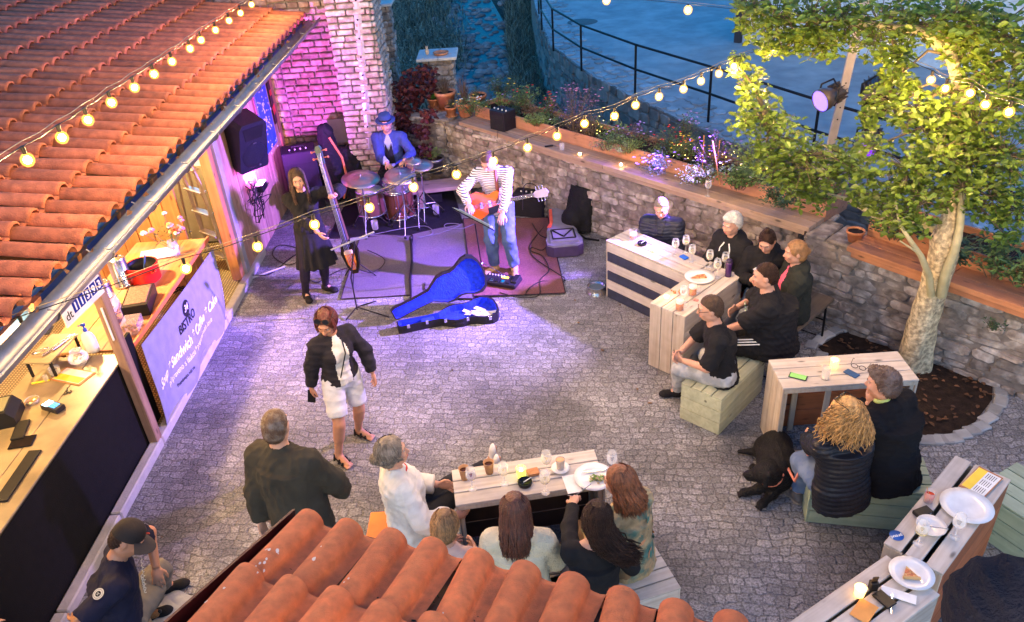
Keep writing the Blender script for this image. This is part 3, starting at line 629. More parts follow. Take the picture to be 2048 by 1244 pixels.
# ================================================================ figures: smooth blended solids turned into one surface
class SDF:
    def __init__(s, lo, hi, h):
        s.lo = V(*lo)-2*h; s.h = h; s.n = (np.ceil((V(*hi)-s.lo)/h)+3).astype(int)
        s.d = np.full(s.n, .3, np.float32)
        s.ax = [(s.lo[i]+h*np.arange(s.n[i])).astype(np.float32) for i in range(3)]
    def _win(s, lo, hi, pad):
        a = np.maximum(np.floor((lo-pad-s.lo)/s.h).astype(int), 0); b = np.minimum(np.ceil((hi+pad-s.lo)/s.h).astype(int)+1, s.n)
        if (b <= a).any(): return None
        sl = tuple(slice(a[i], b[i]) for i in range(3))
        X = s.ax[0][sl[0]][:, None, None]; Y = s.ax[1][sl[1]][None, :, None]; Z = s.ax[2][sl[2]][None, None, :]
        return sl, X, Y, Z
    def _put(s, sl, v, k, sub=False):
        a = s.d[sl]
        if sub:
            v = -v; h = np.clip(.5+.5*(v-a)/k, 0, 1); s.d[sl] = a*(1-h)+v*h+k*h*(1-h)
        else:
            h = np.clip(.5+.5*(v-a)/k, 0, 1); s.d[sl] = v*(1-h)+a*h-k*h*(1-h)
    def cap(s, a, b, ra, rb=None, k=.02, flat=0, sub=False):
        rb = ra if rb is None else rb; a = V(*a); b = V(*b); r = max(ra, rb)
        w_ = s._win(np.minimum(a, b)-r, np.maximum(a, b)+r, .06)
        if w_ is None: return
        sl, X, Y, Z = w_; ab = b-a; L2 = ab@ab+1e-9; X = X-a[0]; Y = Y-a[1]; Z = Z-a[2]
        tu = (X*ab[0]+Y*ab[1]+Z*ab[2])/L2; t = np.clip(tu, 0, 1)
        v = np.sqrt((X-t*ab[0])**2+(Y-t*ab[1])**2+(Z-t*ab[2])**2)-(ra+(rb-ra)*t)
        L = math.sqrt(L2)
        if flat & 1: v = np.maximum(v, (tu-1)*L)
        if flat & 2: v = np.maximum(v, -tu*L)
        s._put(sl, v, k, sub)
    def ell(s, c, r, B=None, k=.02, sub=False):
        c = V(*c); r = V(*r); w_ = s._win(c-r.max(), c+r.max(), .06)
        if w_ is None: return
        sl, X, Y, Z = w_; X = X-c[0]; Y = Y-c[1]; Z = Z-c[2]
        if B is None: B = np.eye(3)
        q = [(X*B[0][i]+Y*B[1][i]+Z*B[2][i]) for i in range(3)]
        k0 = np.sqrt(sum((q[i]/r[i])**2 for i in range(3)))+1e-6; k1 = np.sqrt(sum((q[i]/r[i]**2)**2 for i in range(3)))+1e-6
        s._put(sl, k0*(k0-1)/k1, k, sub)
    def cone(s, a, b, ra, rb, B, k=.02, flat=3, sub=False):   # elliptical: ra=(x,y) radii in basis B (cols)
        a = V(*a); b = V(*b); r = max(*ra, *rb)
        w_ = s._win(np.minimum(a, b)-r, np.maximum(a, b)+r, .06)
        if w_ is None: return
        sl, X, Y, Z = w_; ab = b-a; L = np.linalg.norm(ab); X = X-a[0]; Y = Y-a[1]; Z = Z-a[2]
        tu = (X*ab[0]+Y*ab[1]+Z*ab[2])/L/L; t = np.clip(tu, 0, 1)
        qx = (X-t*ab[0])*B[0][0]+(Y-t*ab[1])*B[1][0]+(Z-t*ab[2])*B[2][0]; qy = (X-t*ab[0])*B[0][1]+(Y-t*ab[1])*B[1][1]+(Z-t*ab[2])*B[2][1]
        rx = ra[0]+(rb[0]-ra[0])*t; ry = ra[1]+(rb[1]-ra[1])*t
        v = (np.sqrt((qx/rx)**2+(qy/ry)**2)-1)*np.minimum(rx, ry)
        if flat & 1: v = np.maximum(v, (tu-1)*L)
        if flat & 2: v = np.maximum(v, -tu*L)
        s._put(sl, v, k, sub)
    def plane(s, c, n):      # keep only the side the normal points away from
        c = V(*c); n = unit(n)
        v = (s.ax[0][:, None, None]-c[0])*n[0]+(s.ax[1][None, :, None]-c[1])*n[1]+(s.ax[2][None, None, :]-c[2])*n[2]
        s.d = np.maximum(s.d, v.astype(np.float32))
    def mesh(s):
        d = s.d; d[0], d[-1] = .1, .1; d[:, 0], d[:, -1] = .1, .1; d[:, :, 0], d[:, :, -1] = .1, .1
        ins = d < 0; c = np.zeros(np.array(d.shape)-1, np.int8)
        offs = [(i, j, k) for i in (0, 1) for j in (0, 1) for k in (0, 1)]
        for i, j, k in offs: c += ins[i:d.shape[0]-1+i, j:d.shape[1]-1+j, k:d.shape[2]-1+k]
        cells = np.argwhere((c > 0) & (c < 8))
        if len(cells) == 0: return np.zeros((0, 3)), np.zeros((0, 4), int)
        val = {o: d[cells[:, 0]+o[0], cells[:, 1]+o[1], cells[:, 2]+o[2]] for o in offs}
        acc = np.zeros((len(cells), 3)); cnt = np.zeros(len(cells))
        for o in offs:
            for ax in range(3):
                if o[ax]: continue
                p = list(o); p[ax] = 1; p = tuple(p); a, b = val[o], val[p]; mk = (a < 0) != (b < 0)
                t = np.where(mk, a/(a-b+1e-12), 0); q = np.tile(np.array(o, float), (len(cells), 1)); q[:, ax] += t
                acc += q*mk[:, None]; cnt += mk
        vs = s.lo+(cells+acc/cnt[:, None])*s.h
        idx = np.full(c.shape, -1, np.int64); idx[tuple(cells.T)] = np.arange(len(cells)); fs = []
        for ax in range(3):
            sl0 = [slice(None)]*3; sl1 = [slice(None)]*3; sl0[ax] = slice(0, -1); sl1[ax] = slice(1, None)
            A = ins[tuple(sl0)]; B = ins[tuple(sl1)]; e = np.argwhere(A != B); u, w_ = [(1, 2), (2, 0), (0, 1)][ax]
            e = e[(e[:, u] > 0) & (e[:, w_] > 0)]
            q = []
            for du, dw in ((-1, -1), (0, -1), (0, 0), (-1, 0)):
                x = e.copy(); x[:, u] += du; x[:, w_] += dw; q.append(idx[x[:, 0], x[:, 1], x[:, 2]])
            q = np.stack(q, 1); fl = A[tuple(e.T)]; q[~fl] = q[~fl][:, ::-1]; fs.append(q)
        fs = np.concatenate(fs); fs = fs[(fs >= 0).all(1)]
        return vs, fs
def vnormals(vs, fs):
    n = np.cross(vs[fs[:, 2]]-vs[fs[:, 0]], vs[fs[:, 3]]-vs[fs[:, 1]]); o = np.zeros_like(vs)
    for i in range(4): np.add.at(o, fs[:, i], n)
    return o/(np.linalg.norm(o, axis=1)[:, None]+1e-12)
def raw_mesh(name, vs, fs, mats, parent, mi=None):
    inv = np.array(world_mat(parent).inverted()) if parent is not None else np.eye(4); vs = vs@inv[:3, :3].T+inv[:3, 3]
    me = bpy.data.meshes.new(name); me.vertices.add(len(vs)); me.vertices.foreach_set('co', vs.astype(np.float32).ravel())
    me.loops.add(len(fs)*4); me.loops.foreach_set('vertex_index', fs.astype(np.int32).ravel()); me.polygons.add(len(fs))
    me.polygons.foreach_set('loop_start', np.arange(0, len(fs)*4, 4, dtype=np.int32)); me.polygons.foreach_set('use_smooth', np.ones(len(fs), bool))
    for m in (mats if isinstance(mats, (list, tuple)) else [mats]): me.materials.append(m)
    if mi is not None: me.polygons.foreach_set('material_index', mi.astype(np.int32))
    me.update(calc_edges=True); o = bpy.data.objects.new(name, me); COL.objects.link(o); o.parent = parent; return o
def wrinkle(vs, fs, amp, f=1., seed=0, quilt=0, qax=None):
    if len(vs) == 0: return vs
    n = vnormals(vs, fs); r = np.random.RandomState(seed); w_ = np.zeros(len(vs))
    for i in range(7):
        k = r.normal(size=3)*(11+5*i)*f; p = vs@k+r.rand()*6+1.7*np.sin(vs@(r.normal(size=3)*7)+r.rand()*6); w_ += (1-np.abs(np.sin(p))*1.6)/(1+.35*i)
    dsp = amp*w_*.45
    if quilt: 
        t = vs@unit(qax if qax is not None else V(0, 0, 1)); dsp = dsp*.6-quilt*np.maximum(0, 1-np.abs(((t/.042) % 1)-.5)*0-2.6*np.abs(((t/.042) % 1)-.5)*1.)*1.0
    return vs+n*dsp[:, None]
def ik(a, t, la, lb, hint):
    a = V(*a); t = V(*t); d = t-a; L = np.linalg.norm(d)
    if L > (la+lb)*.995: t = a+d/L*(la+lb)*.995; L = (la+lb)*.995; d = t-a
    u = d/L; x = (la*la-lb*lb+L*L)/(2*L); h = math.sqrt(max(la*la-x*x, 0)); hint = V(*hint); hp = unit(hint-u*(hint@u)); return a+u*x+hp*h, t
SKIN = M('skin', (.50, .27, .185), .5, var=.06, vs=12, bump=.06, bs=150)
SKIN2 = M('skin_tan', (.42, .20, .12), .5, var=.06, vs=12, bump=.06, bs=150)
EYE = M('eye_white', (.38, .34, .32), .3, bump=0); IRIS = M('eye_iris', (.05, .03, .02), .2, bump=0); LIP = M('lips', (.42, .13, .11), .5, bump=0)
def cloth(name, c, rough=.85, **k):
    k.setdefault('bump', .5); k.setdefault('bs', 220); k.setdefault('var', .15); return M(name, c, rough, **k)
C_blk = cloth('black_cloth', (.012, .012, .014)); C_blk2 = cloth('black_fleece', (.010, .010, .013), 1., bump=1, bs=300)
C_nvy = cloth('navy_cloth', (.02, .035, .11)); C_den = cloth('denim', (.11, .17, .30), col2=(.16, .22, .34), mixs=8); C_lden = cloth('pale_denim', (.30, .33, .36), col2=(.42, .44, .46), mixs=9)
C_wht = cloth('white_cloth', (.62, .61, .58)); C_crm = cloth('cream_knit', (.60, .55, .40), bump=1, bs=90); C_olv = cloth('dark_olive_knit', (.045, .040, .030), 1.)
C_gry = cloth('grey_cloth', (.12, .12, .12)); C_puf = cloth('black_puffer', (.012, .013, .018), .38, bump=.1); C_pufn = cloth('navy_puffer', (.018, .022, .04), .4, bump=.1)
H_brn = M('hair_brown', (.06, .03, .016), .45, bump=1, bs=160, var=.4, vs=30); H_dk = M('hair_dark', (.03, .014, .009), .4, bump=1, bs=160, var=.4, vs=30, island=.35)
H_aub = M('hair_auburn', (.19, .062, .022), .42, bump=.6, bs=160, var=.35, vs=30, island=.4); H_red = M('hair_dark_red', (.09, .018, .012), .42, bump=.6, bs=160, var=.35, vs=30, island=.4)
H_bld = M('hair_blonde', (.44, .24, .075), .45, bump=.6, bs=160, var=.3, vs=30, island=.45); H_dbl = M('hair_dark_blonde', (.27, .14, .055), .45, bump=.6, bs=160, var=.3, vs=30, island=.4)
H_wht = M('hair_white', (.62, .60, .57), .5, bump=1, bs=120, var=.2, vs=30); H_gry = M('hair_grey', (.20, .17, .14), .5, bump=1, bs=160, var=.4, vs=25, island=.45)
H_mah = M('hair_mahogany', (.085, .026, .014), .35, bump=.6, bs=160, var=.35, vs=30, island=.5)
def hand_prims(S, wr, d, pn, s, curl=.5, spread=.0, thumb=1):
    d = unit(d); pn = unit(pn-d*(V(*pn)@d)); sd = np.cross(pn, d)*thumb   # sd: towards the thumb
    pc = wr+d*.045*s
    B = np.array([sd, d, pn]).T
    S.ell(pc, (.040*s, .052*s, .017*s), B, .012)
    L = [.070, .078, .074, .058]
    for i in range(4):
        o = (1.5-i)*.0205*s; base = wr+d*(.083-.004*abs(i-1))*s+sd*o; dd = unit(d+sd*(1.5-i)*(.06+spread)); a = curl*(.5+.1*i)
        p = base; ang = a*.6
        for j, fr in enumerate((.46, .30, .24)):
            q = p+(dd*math.cos(ang)-(-pn)*0+pn*math.sin(ang)*1.)*L[i]*s*fr; S.cap(p, q, (.0098-.001*j)*s, (.0090-.001*j)*s, .004); p = q; ang += a*1.1
    b0 = wr+d*.022*s+sd*.026*s; b1 = b0+(d*.62+sd*.66+pn*.25)*.040*s; b2 = b1+(d*.85+sd*.30+pn*.35)*.030*s; b3 = b2+(d*.9+sd*.1+pn*.4)*.024*s
    S.cap(b0, b1, .0135*s, .0115*s, .010); S.cap(b1, b2, .0112*s, .0100*s, .004); S.cap(b2, b3, .0100*s, .0085*s, .004)
PEOPLE = []
def person(label, pelvis, face, s=1., lean=(0, 0), head=(0, 0, 0), hands=None, elbows=None, feet=None, knees=None, turn=0., fem=False, girth=1., belly=0., skin=None,
           top=None, bottom=None, shoes=None, hair=None, curl=(.5, .5), palms=None, group=None, cat='person', bust=None, feetdir=None, vox=.0085, skirt=None, bare_feet=False):
    t0 = time.time(); pelvis = V(*pelvis); a = R(face); F = V(math.cos(a), math.sin(a), 0); Lf = V(-math.sin(a), math.cos(a), 0); Z = V(0, 0, 1)
    skin = skin or SKIN
    U = unit(Z*math.cos(R(lean[0]))+F*math.sin(R(lean[0]))+Lf*math.sin(R(lean[1])))
    tw = R(turn); Lc = Lf*math.cos(tw)-F*math.sin(tw); Lc = unit(Lc-U*(Lc@U)); Fc = np.cross(Lc, U); P = {}
    nb = pelvis+U*.53*s; sh = {}; hw = (.168 if fem else .190)*s
    for k, q in (('L', 1), ('R', -1)): sh[k] = pelvis+U*.435*s+Lc*q*hw*(.95)-Fc*.005
    y, p, ro = [R(v) for v in head]
    Hf = Fc*math.cos(y)+Lc*math.sin(y); Hl = -Fc*math.sin(y)+Lc*math.cos(y); Hu = unit(U*.5+Z*.5); Hf = unit(Hf-Hu*(Hf@Hu)); Hl = np.cross(Hu, Hf)
    Hf, Hu = Hf*math.cos(p)-Hu*math.sin(p), Hu*math.cos(p)+Hf*math.sin(p)
    Hl, Hu = Hl*math.cos(ro)-Hu*math.sin(ro), Hu*math.cos(ro)+Hl*math.sin(ro)
    hc = nb+unit(U+Hu*.6)*.045*s+Hu*.108*s+Hf*.014*s
    hips = {k: pelvis+Lf*q*.092*s-U*.03*s for k, q in (('L', 1), ('R', -1))}
    feet = feet or {k: pelvis*V(1, 1, 0)+Lf*q*.1*s for k, q in (('L', 1), ('R', -1))}
    fd = {k: unit(V(*(feetdir or {}).get(k, F))) for k in 'LR'}; knees = knees or {}; kn = {}; an = {}
    for k in 'LR':
        ft = V(*feet[k]) if len(feet[k]) == 3 else V(*feet[k], 0); at = ft+V(0, 0, .085*s)-fd[k]*.05*s
        kn[k], an[k] = ik(hips[k], at, .43*s, .425*s, knees.get(k, F+Z*.6))
    hands = hands or {}; elbows = elbows or {}; el = {}; wr = {}
    for k, q in (('L', 1), ('R', -1)):
        tg = V(*hands.get(k, sh[k]-Z*.50*s+Lf*q*.06*s+F*.05*s)); el[k], wr[k] = ik(sh[k], tg, .285*s, .255*s, elbows.get(k, -Fc*.6+Lc*q*.5-Z*.3))
    T = thing('person', label, cat, (pelvis[0], pelvis[1], min(an['L'][2], an['R'][2])-.08), 0, group)
    allp = np.array([pelvis, nb, hc+Hu*.15, hc, hc+Hf*.15, hc-Hf*.14, *sh.values(), *el.values(), *[w_+unit(w_-el[k])*.2 for k, w_ in wr.items()], *kn.values(), *an.values(), an['L']+fd['L']*.2, an['R']+fd['R']*.2])
    lo, hi = allp.min(0)-.17*s, allp.max(0)+.17*s; lo[2] = max(lo[2], allp[:, 2].min()-.1)
    Bt = np.array([Lc, Fc, U]).T; Bp = np.array([Lf, F, U]).T; g = girth
    def torso(S, inf=0., hem=None):
        i = inf
        S.ell(pelvis+U*.02*s, ((.165 if fem else .155)*s*g+i, .115*s*g+i, .125*s+i), Bp, .03)
        S.ell(pelvis+U*.16*s+F*belly*.5, (.135*s*g+i, (.098*g)*s+belly+i, .13*s+i), Bt, .05)
        S.ell(pelvis+U*.33*s, ((.148 if fem else .162)*s*g+i, .105*s*g+i, .16*s+i), Bt, .05)
        S.cap(sh['L'], sh['R'], (.052 if fem else .060)*s+i, k=.05)
        S.cap(pelvis+U*.46*s-Fc*.01, nb-U*.005, .078*s+i*.5, .056*s+i*.3, .04)
        for q_ in 'LR': S.cap(nb-U*.03*s, sh[q_], .045*s+i*.5, .048*s+i*.6, .03)
        if bust if bust is not None else fem:
            for q in (1, -1): S.ell(pelvis+U*.315*s+Fc*.085*s+Lc*q*.065*s, (.058*s+i, .052*s+i, .058*s+i), Bt, .03)
    def arm(S, k, inf=0., t=1., loose=0.):
        S.cap(sh[k], el[k], (.050 if fem else .056)*s*g**.5+inf, .041*s+inf+loose*.5, .03) if t >= .5 else S.cap(sh[k], sh[k]+(el[k]-sh[k])*t*2, (.052 if fem else .058)*s+inf, .048*s+inf+loose, .03, flat=1)
        if t > .5: S.cap(el[k], el[k]+(wr[k]-el[k])*(t-.5)*2, .041*s+inf+loose*.5, (.028*s+inf+loose*.6 if t < 1.01 else .028), .02, flat=1)
    def leg(S, k, inf=0., t=1., loose=0., cuff=None):
        ru = (.088 if fem else .086)*s*g**.7
        e = min(t*2, 1.); S.cap(hips[k], hips[k]+(kn[k]-hips[k])*e, ru+inf+.004, (ru+(.056*s-ru)*e)+inf+loose, .035, flat=0 if t > .5 else 1)
        if t > .5:
            e = (t-.5)*2; pm = kn[k]+(an[k]-kn[k])*min(.33, e); bk = unit(np.cross(np.cross(kn[k]-hips[k], an[k]-kn[k]), an[k]-kn[k])+1e-6)
            S.cap(kn[k], kn[k]+(an[k]-kn[k])*e, .053*s+inf+loose, (.053+(.037-.053)*e)*s+inf+loose*1.2, .02, flat=1 if t < 1 else 0)
            if e > .33: S.cap(kn[k]+(pm-kn[k])*.4, pm+(an[k]-pm)*.2, .054*s+inf, .048*s+inf, .03)
    # ---- body
    S = SDF(lo, hi, vox); torso(S)
    for k, q in (('L', 1), ('R', -1)):
        arm(S, k); leg(S, k)
        d = unit(wr[k]-el[k]); pn = V(*(palms or {}).get(k, -Lc*q)); 
        hand_prims(S, wr[k], d, pn, s, curl[0 if k == 'L' else 1], thumb=1 if np.cross(unit(pn-d*(pn@d)), d)@(Fc+Z*.4) > 0 else -1)
        an_ = an[k]; zf = Z if abs(fd[k][2]) < .7 else -F; S.cap(an_-zf*.02, an_-zf*.05*s+fd[k]*.10*s, .036*s, .030*s, .02); S.cap(an_-zf*.045*s-fd[k]*.03*s, an_-zf*.055*s+fd[k]*.15*s, .030*s, .022*s, .015)
        if bare_feet:
            for j in range(5): S.cap(an_-Z*.062*s+fd[k]*.13*s+np.cross(Z, fd[k])*(j-2)*.016*s, an_-Z*.066*s+fd[k]*(.185-.006*abs(j-1))*s+np.cross(Z, fd[k])*(j-2)*.018*s, .011*s, .010*s, .004)
    S.cap(nb-U*.03*s, hc-Hu*.06*s-Hf*.01*s, (.050 if fem else .058)*s, (.047 if fem else .055)*s, .025)
    Bh = np.array([Hl, Hf, Hu]).T
    h = lambda l, f_, u_: hc+(Hl*l+Hf*f_+Hu*u_)*s
    S.ell(h(0, -.012, .025), V(.077, .096, .092)*s, Bh, .02); S.ell(h(0, .022, -.028), V(.064, .073, .084)*s, Bh, .025); S.ell(h(0, .055, -.082), V(.032, .030, .028)*s, Bh, .03)
    for q in (1, -1):
        S.ell(h(q*.050, -.005, -.062), V(.020, .040, .028)*s, Bh, .025); S.ell(h(q*.037, .068, -.028), V(.022, .022, .02)*s, Bh, .02)
        S.ell(h(q*.078, -.008, -.008), V(.010, .020, .032)*s, Bh, .006); S.ell(h(q*.031, .098, .012), V(.017, .012, .011)*s, Bh, .012, sub=True)
        S.cap(h(q*.012, .090, .030), h(q*.044, .080, .030), .010*s, .009*s, .012)
    S.cap(h(0, .088, .012), h(0, .112, -.028), .009*s, .013*s, .010); S.cap(h(-.009, .100, -.033), h(.009, .100, -.033), .010*s, .010*s, .006)
    S.cap(h(-.016, .089, -.063), h(.016, .089, -.063), .010*s, .010*s, .008)
    vs, fs = S.mesh(); body = raw_mesh('body', vs, fs, skin, T)
    m = MB()
    for q in (1, -1): m.ball(h(q*.031, .083, .010), .0115*s, 10)
    m.build('eyes', EYE, T) if False else None
    for q in (1, -1):
        m = MB(); m.mi = 0; m.ball(h(q*.031, .0800, .010), V(.0125, .0115, .0075)*s, 10, mi=0, rot=Bh); m.ball(h(q*.031, .0872, .0095), V(.0060, .0055, .0058)*s, 8, mi=1, rot=Bh); m.build('eye', [EYE, IRIS], T)
        m = MB(); m.tube([h(q*.014, .0985, .030), h(q*.032, .096, .034), h(q*.049, .080, .029)], [.0035*s, .004*s, .002*s], 5); m.build('eyebrow', (hair or {}).get('mat', H_brn), T)
    m = MB(); m.tube([h(-.022, .088, -.064), h(-.008, .100, -.061), h(.008, .100, -.061), h(.022, .088, -.064)], [.002*s, .005*s, .005*s, .002*s], 6); m.tube([h(-.018, .090, -.070), h(0, .098, -.072), h(.018, .090, -.070)], [.002*s, .0055*s, .002*s], 6); m.build('mouth', LIP, T)
    # ---- clothes
    def garment(name, fn, mat, amp=.004, quilt=0, v=.011, seedn=0, cut=None, f_=1., qax=None, pleat=None):
        S = SDF(lo-.03, hi+.03, v); fn(S)
        vs, fs = S.mesh(); vs = wrinkle(vs, fs, amp, f_, seedn+int(abs(pelvis[0])*100), quilt, qax)
        if pleat: vs = pleat(vs)
        return raw_mesh(name, vs, fs, mat, T)
    if bottom:
        b = bottom; inf = b.get('inf', .012); tt = b.get('t', .96); lo_ = b.get('loose', .006)
        def fb(S):
            S.ell(pelvis+U*.0, ((.162 if fem else .155)*s*g+inf, .115*s*g+inf, .125*s+inf), Bp, .03)
            if not b.get('low'): S.ell(pelvis+U*.10*s+F*belly*.4, (.14*s*g+inf, .10*s*g+belly+inf, .08*s), Bp, .04)
            for k in 'LR': leg(S, k, inf, tt, lo_)
            if skirt: pass
            S.plane(pelvis+U*.14*s, U)
        garment(b.get('name', 'trousers'), fb, b['mat'], b.get('amp', .009)*1.15, seedn=3)
    if skirt:
        wz, hz, r0_, r1_ = skirt['w'], skirt['len'], skirt['r0'], skirt['r1']
        def fk(S): S.cone(pelvis+U*wz, pelvis-Z*hz, (r0_, r0_*.75), (r1_, r1_*.85), Bp, .02, 3); S.ell(pelvis, (.165*s+.01, .12*s+.01, .12*s), Bp, .03); S.plane(pelvis-Z*hz, -Z)
        def pl(vs):
            q = vs-pelvis; an_ = np.arctan2(q@F, q@Lf); dn = np.clip(-q[:, 2]/hz, 0, 1); am = .018*dn*np.sin(an_*11+np.sin(an_*3)*1.5); n = unit(V(1, 0, 0)); rr = q.copy(); rr[:, 2] = 0; rr /= np.linalg.norm(rr, axis=1)[:, None]+1e-6
            return vs+rr*am[:, None]
        garment('skirt', fk, skirt['mat'], .003, seedn=5, pleat=pl)
    if top:
        b = top; inf = b.get('inf', .012); tt = b.get('sleeve', .97); hem = b.get('hem', .06)
        def fa(S):
            torso(S, inf)
            if hem > .05: S.cone(pelvis+U*.12*s, pelvis-U*hem*s, (.15*s*g+inf, .11*s*g+belly+inf), ((.172 if fem else .162)*s*g+inf+b.get('flare', 0), .122*s*g+inf+belly+b.get('flare', 0)), Bp, .03, 1)
            S.plane(pelvis-U*hem*s, -U)
            for k in 'LR': arm(S, k, inf, tt, b.get('loose', .004))
            S.cap(nb+U*.015*s+Fc*.01, nb+U*.2*s+Fc*.02, b.get('neck', .062)*s, .09, .006, sub=True)
            if b.get('vneck'): S.cap(nb+U*.03*s+Fc*.06*s, nb-U*b['vneck']*s+Fc*.10*s, .05*s, .012*s, .006, sub=True)
            if b.get('collar'):
                S.cap(nb-U*.01*s, nb+Hu*b['collar']*s+Fc*.01, .068*s, .062*s, .008, flat=1); S.cap(nb+U*.02*s, nb+U*.15*s+Fc*.012, .052*s, .052*s, .004, sub=True)
            if b.get('hood'):
                c = nb-Fc*.075*s-U*.02*s; S.ell(c, V(.12, .06, .07)*s, Bt, .03); S.cap(nb+Lc*.07*s+Fc*.03, nb-Fc*.05*s+Lc*.06*s, .03*s, .035*s, .02); S.cap(nb-Lc*.07*s+Fc*.03, nb-Fc*.05*s-Lc*.06*s, .03*s, .035*s, .02)
        go = garment(b.get('name', 'shirt'), fa, b['mat'], b.get('amp', .007)*1.25, b.get('quilt', 0), seedn=1, f_=b.get('f', 1.), qax=U, v=b.get('v', .0105))
        if b.get('open'):       # an inner shirt shows down the front where the jacket is open
            me = go.data; me.materials.append(b['open']); cs = np.zeros(len(me.polygons)*3); me.polygons.foreach_get('center', cs); cs = cs.reshape(-1, 3)+np.array(T.location)-pelvis; z_ = cs@U/s; x_ = np.abs(cs@Lc)/s; y_ = cs@Fc/s
            wd = b.get('openw', .055)*np.where(z_ > .40, np.clip((.56-z_)/.16, .25, 1), 1); me.polygons.foreach_set('material_index', ((x_ < wd) & (y_ > .05) & (z_ < .56)).astype(np.int32))
    if shoes:
        for k in 'LR':
            mt = shoes if not isinstance(shoes, dict) else shoes['mat']
            S = SDF(an[k]-V(.24, .24, .13), an[k]+V(.24, .24, .24 if fd[k][2] > .7 else .1), .007); A = an[k]; d = fd[k]; Z_ = Z; Z = Z if abs(d[2]) < .7 else -F; sdv = unit(np.cross(Z, d))
            S.cap(A-Z*.015*s, A-Z*.045*s+d*.02*s, .050*s, .045*s, .02); S.cap(A-Z*.045*s-d*.035*s, A-Z*.048*s+d*.135*s, .040*s, .036*s, .02); S.ell(A-Z*.055*s+d*.13*s, V(.046, .062, .028)*s, np.array([sdv, d, Z]).T, .02)
            S.plane(A-Z*.083*s, -Z)
            if isinstance(shoes, dict) and shoes.get('sandal'):
                S.plane(A-Z*.066*s, Z)
            vs, fs = S.mesh(); sh_ = raw_mesh('shoe', vs, fs, mt, T)
            if isinstance(shoes, dict) and shoes.get('sandal'):
                m = MB()
                for f_, hh, w_ in ((-.02, .03, .05), (.055, .0, .052), (.105, -.018, .05)):
                    m.tube([A-Z*.065*s+d*f_*s-sdv*w_*s]+[A+Z*(hh-.03+.0)*s+d*f_*s+sdv*x*w_*s for x in (-.7, 0, .7)]+[A-Z*.065*s+d*f_*s+sdv*w_*s], .012*s, 6)
                m.build('strap', mt, sh_)
            elif isinstance(shoes, dict) and shoes.get('sole'):
                S = SDF(A-V(.24, .24, .13), A+V(.24, .24, .1), .007); S.cap(A-Z*.068*s-d*.035*s, A-Z*.068*s+d*.14*s, .046*s, .044*s, .01); S.plane(A-Z*.083*s, -Z); S.plane(A-Z*.062*s, Z)
                vs, fs = S.mesh(); raw_mesh('sole', vs, fs, shoes['sole'], sh_)
            Z = Z_
    # ---- hair
    D = dict(root=T, hc=hc, Hf=Hf, Hl=Hl, Hu=Hu, h=h, s=s, nb=nb, U=U, Fc=Fc, Lc=Lc, F=F, Lf=Lf, sh=sh, el=el, wr=wr, kn=kn, an=an, pelvis=pelvis, Bh=Bh, Bt=Bt)
    if hair:
        st = hair['style']; hm = hair['mat']; th = hair.get('th', .012)
        S = SDF(hc-.2*s, hc+.2*s, .008 if st != 'curly' else .01)
        S.ell(h(0, -.014, .028), V(.074+th, .094+th, .092+th)*s, Bh, .01)
        if st in ('short', 'crop'):
            S.ell(h(0, -.05, -.02), V(.066+th*.7, .056+th, .075)*s, Bh, .02)
            n = Hf*.80-Hu*.60+0*Hl; S.plane(h(0, .062, .052), n) if False else None
            S.cap(h(-.12, .088, -.012), h(.12, .088, -.012), .082*s, k=.012, sub=True); S.cap(h(-.12, .03, -.085), h(.12, .03, -.085), .070*s, k=.01, sub=True); S.plane(h(0, -.05, -.085), -Hu)
            if hair.get('quiff'): S.ell(h(.0, .055, .105), V(.055, .045, .028)*s, Bh, .02)
        else:
            S.ell(h(0, -.045, -.03), V(.078+th*.7, .062+th, .09)*s, Bh, .02)
            S.ell(h(0, .088, -.018), V(.064, .075, .096)*s, Bh, .01, sub=True)
            S.plane(h(0, -.05, -.11), -Hu)
        if hair.get('bun'): bx, by, bz, br_ = hair['bun']; S.ell(h(bx, by, bz), V(br_, br_, br_)*s, Bh, .012)
        vs, fs = S.mesh()
        n = vnormals(vs, fs); q = vs-hc; an_ = np.arctan2(q@Hl, q@Hf); u_ = (q@Hu)/s
        fz = hair.get('fuzz', .0025); vs = vs+n*(fz*(np.sin(an_*46+8*np.sin(u_*30))+np.sin(an_*91+u_*60)*.6))[:, None]*s
        ho = raw_mesh('hair', vs, fs, hm, T)
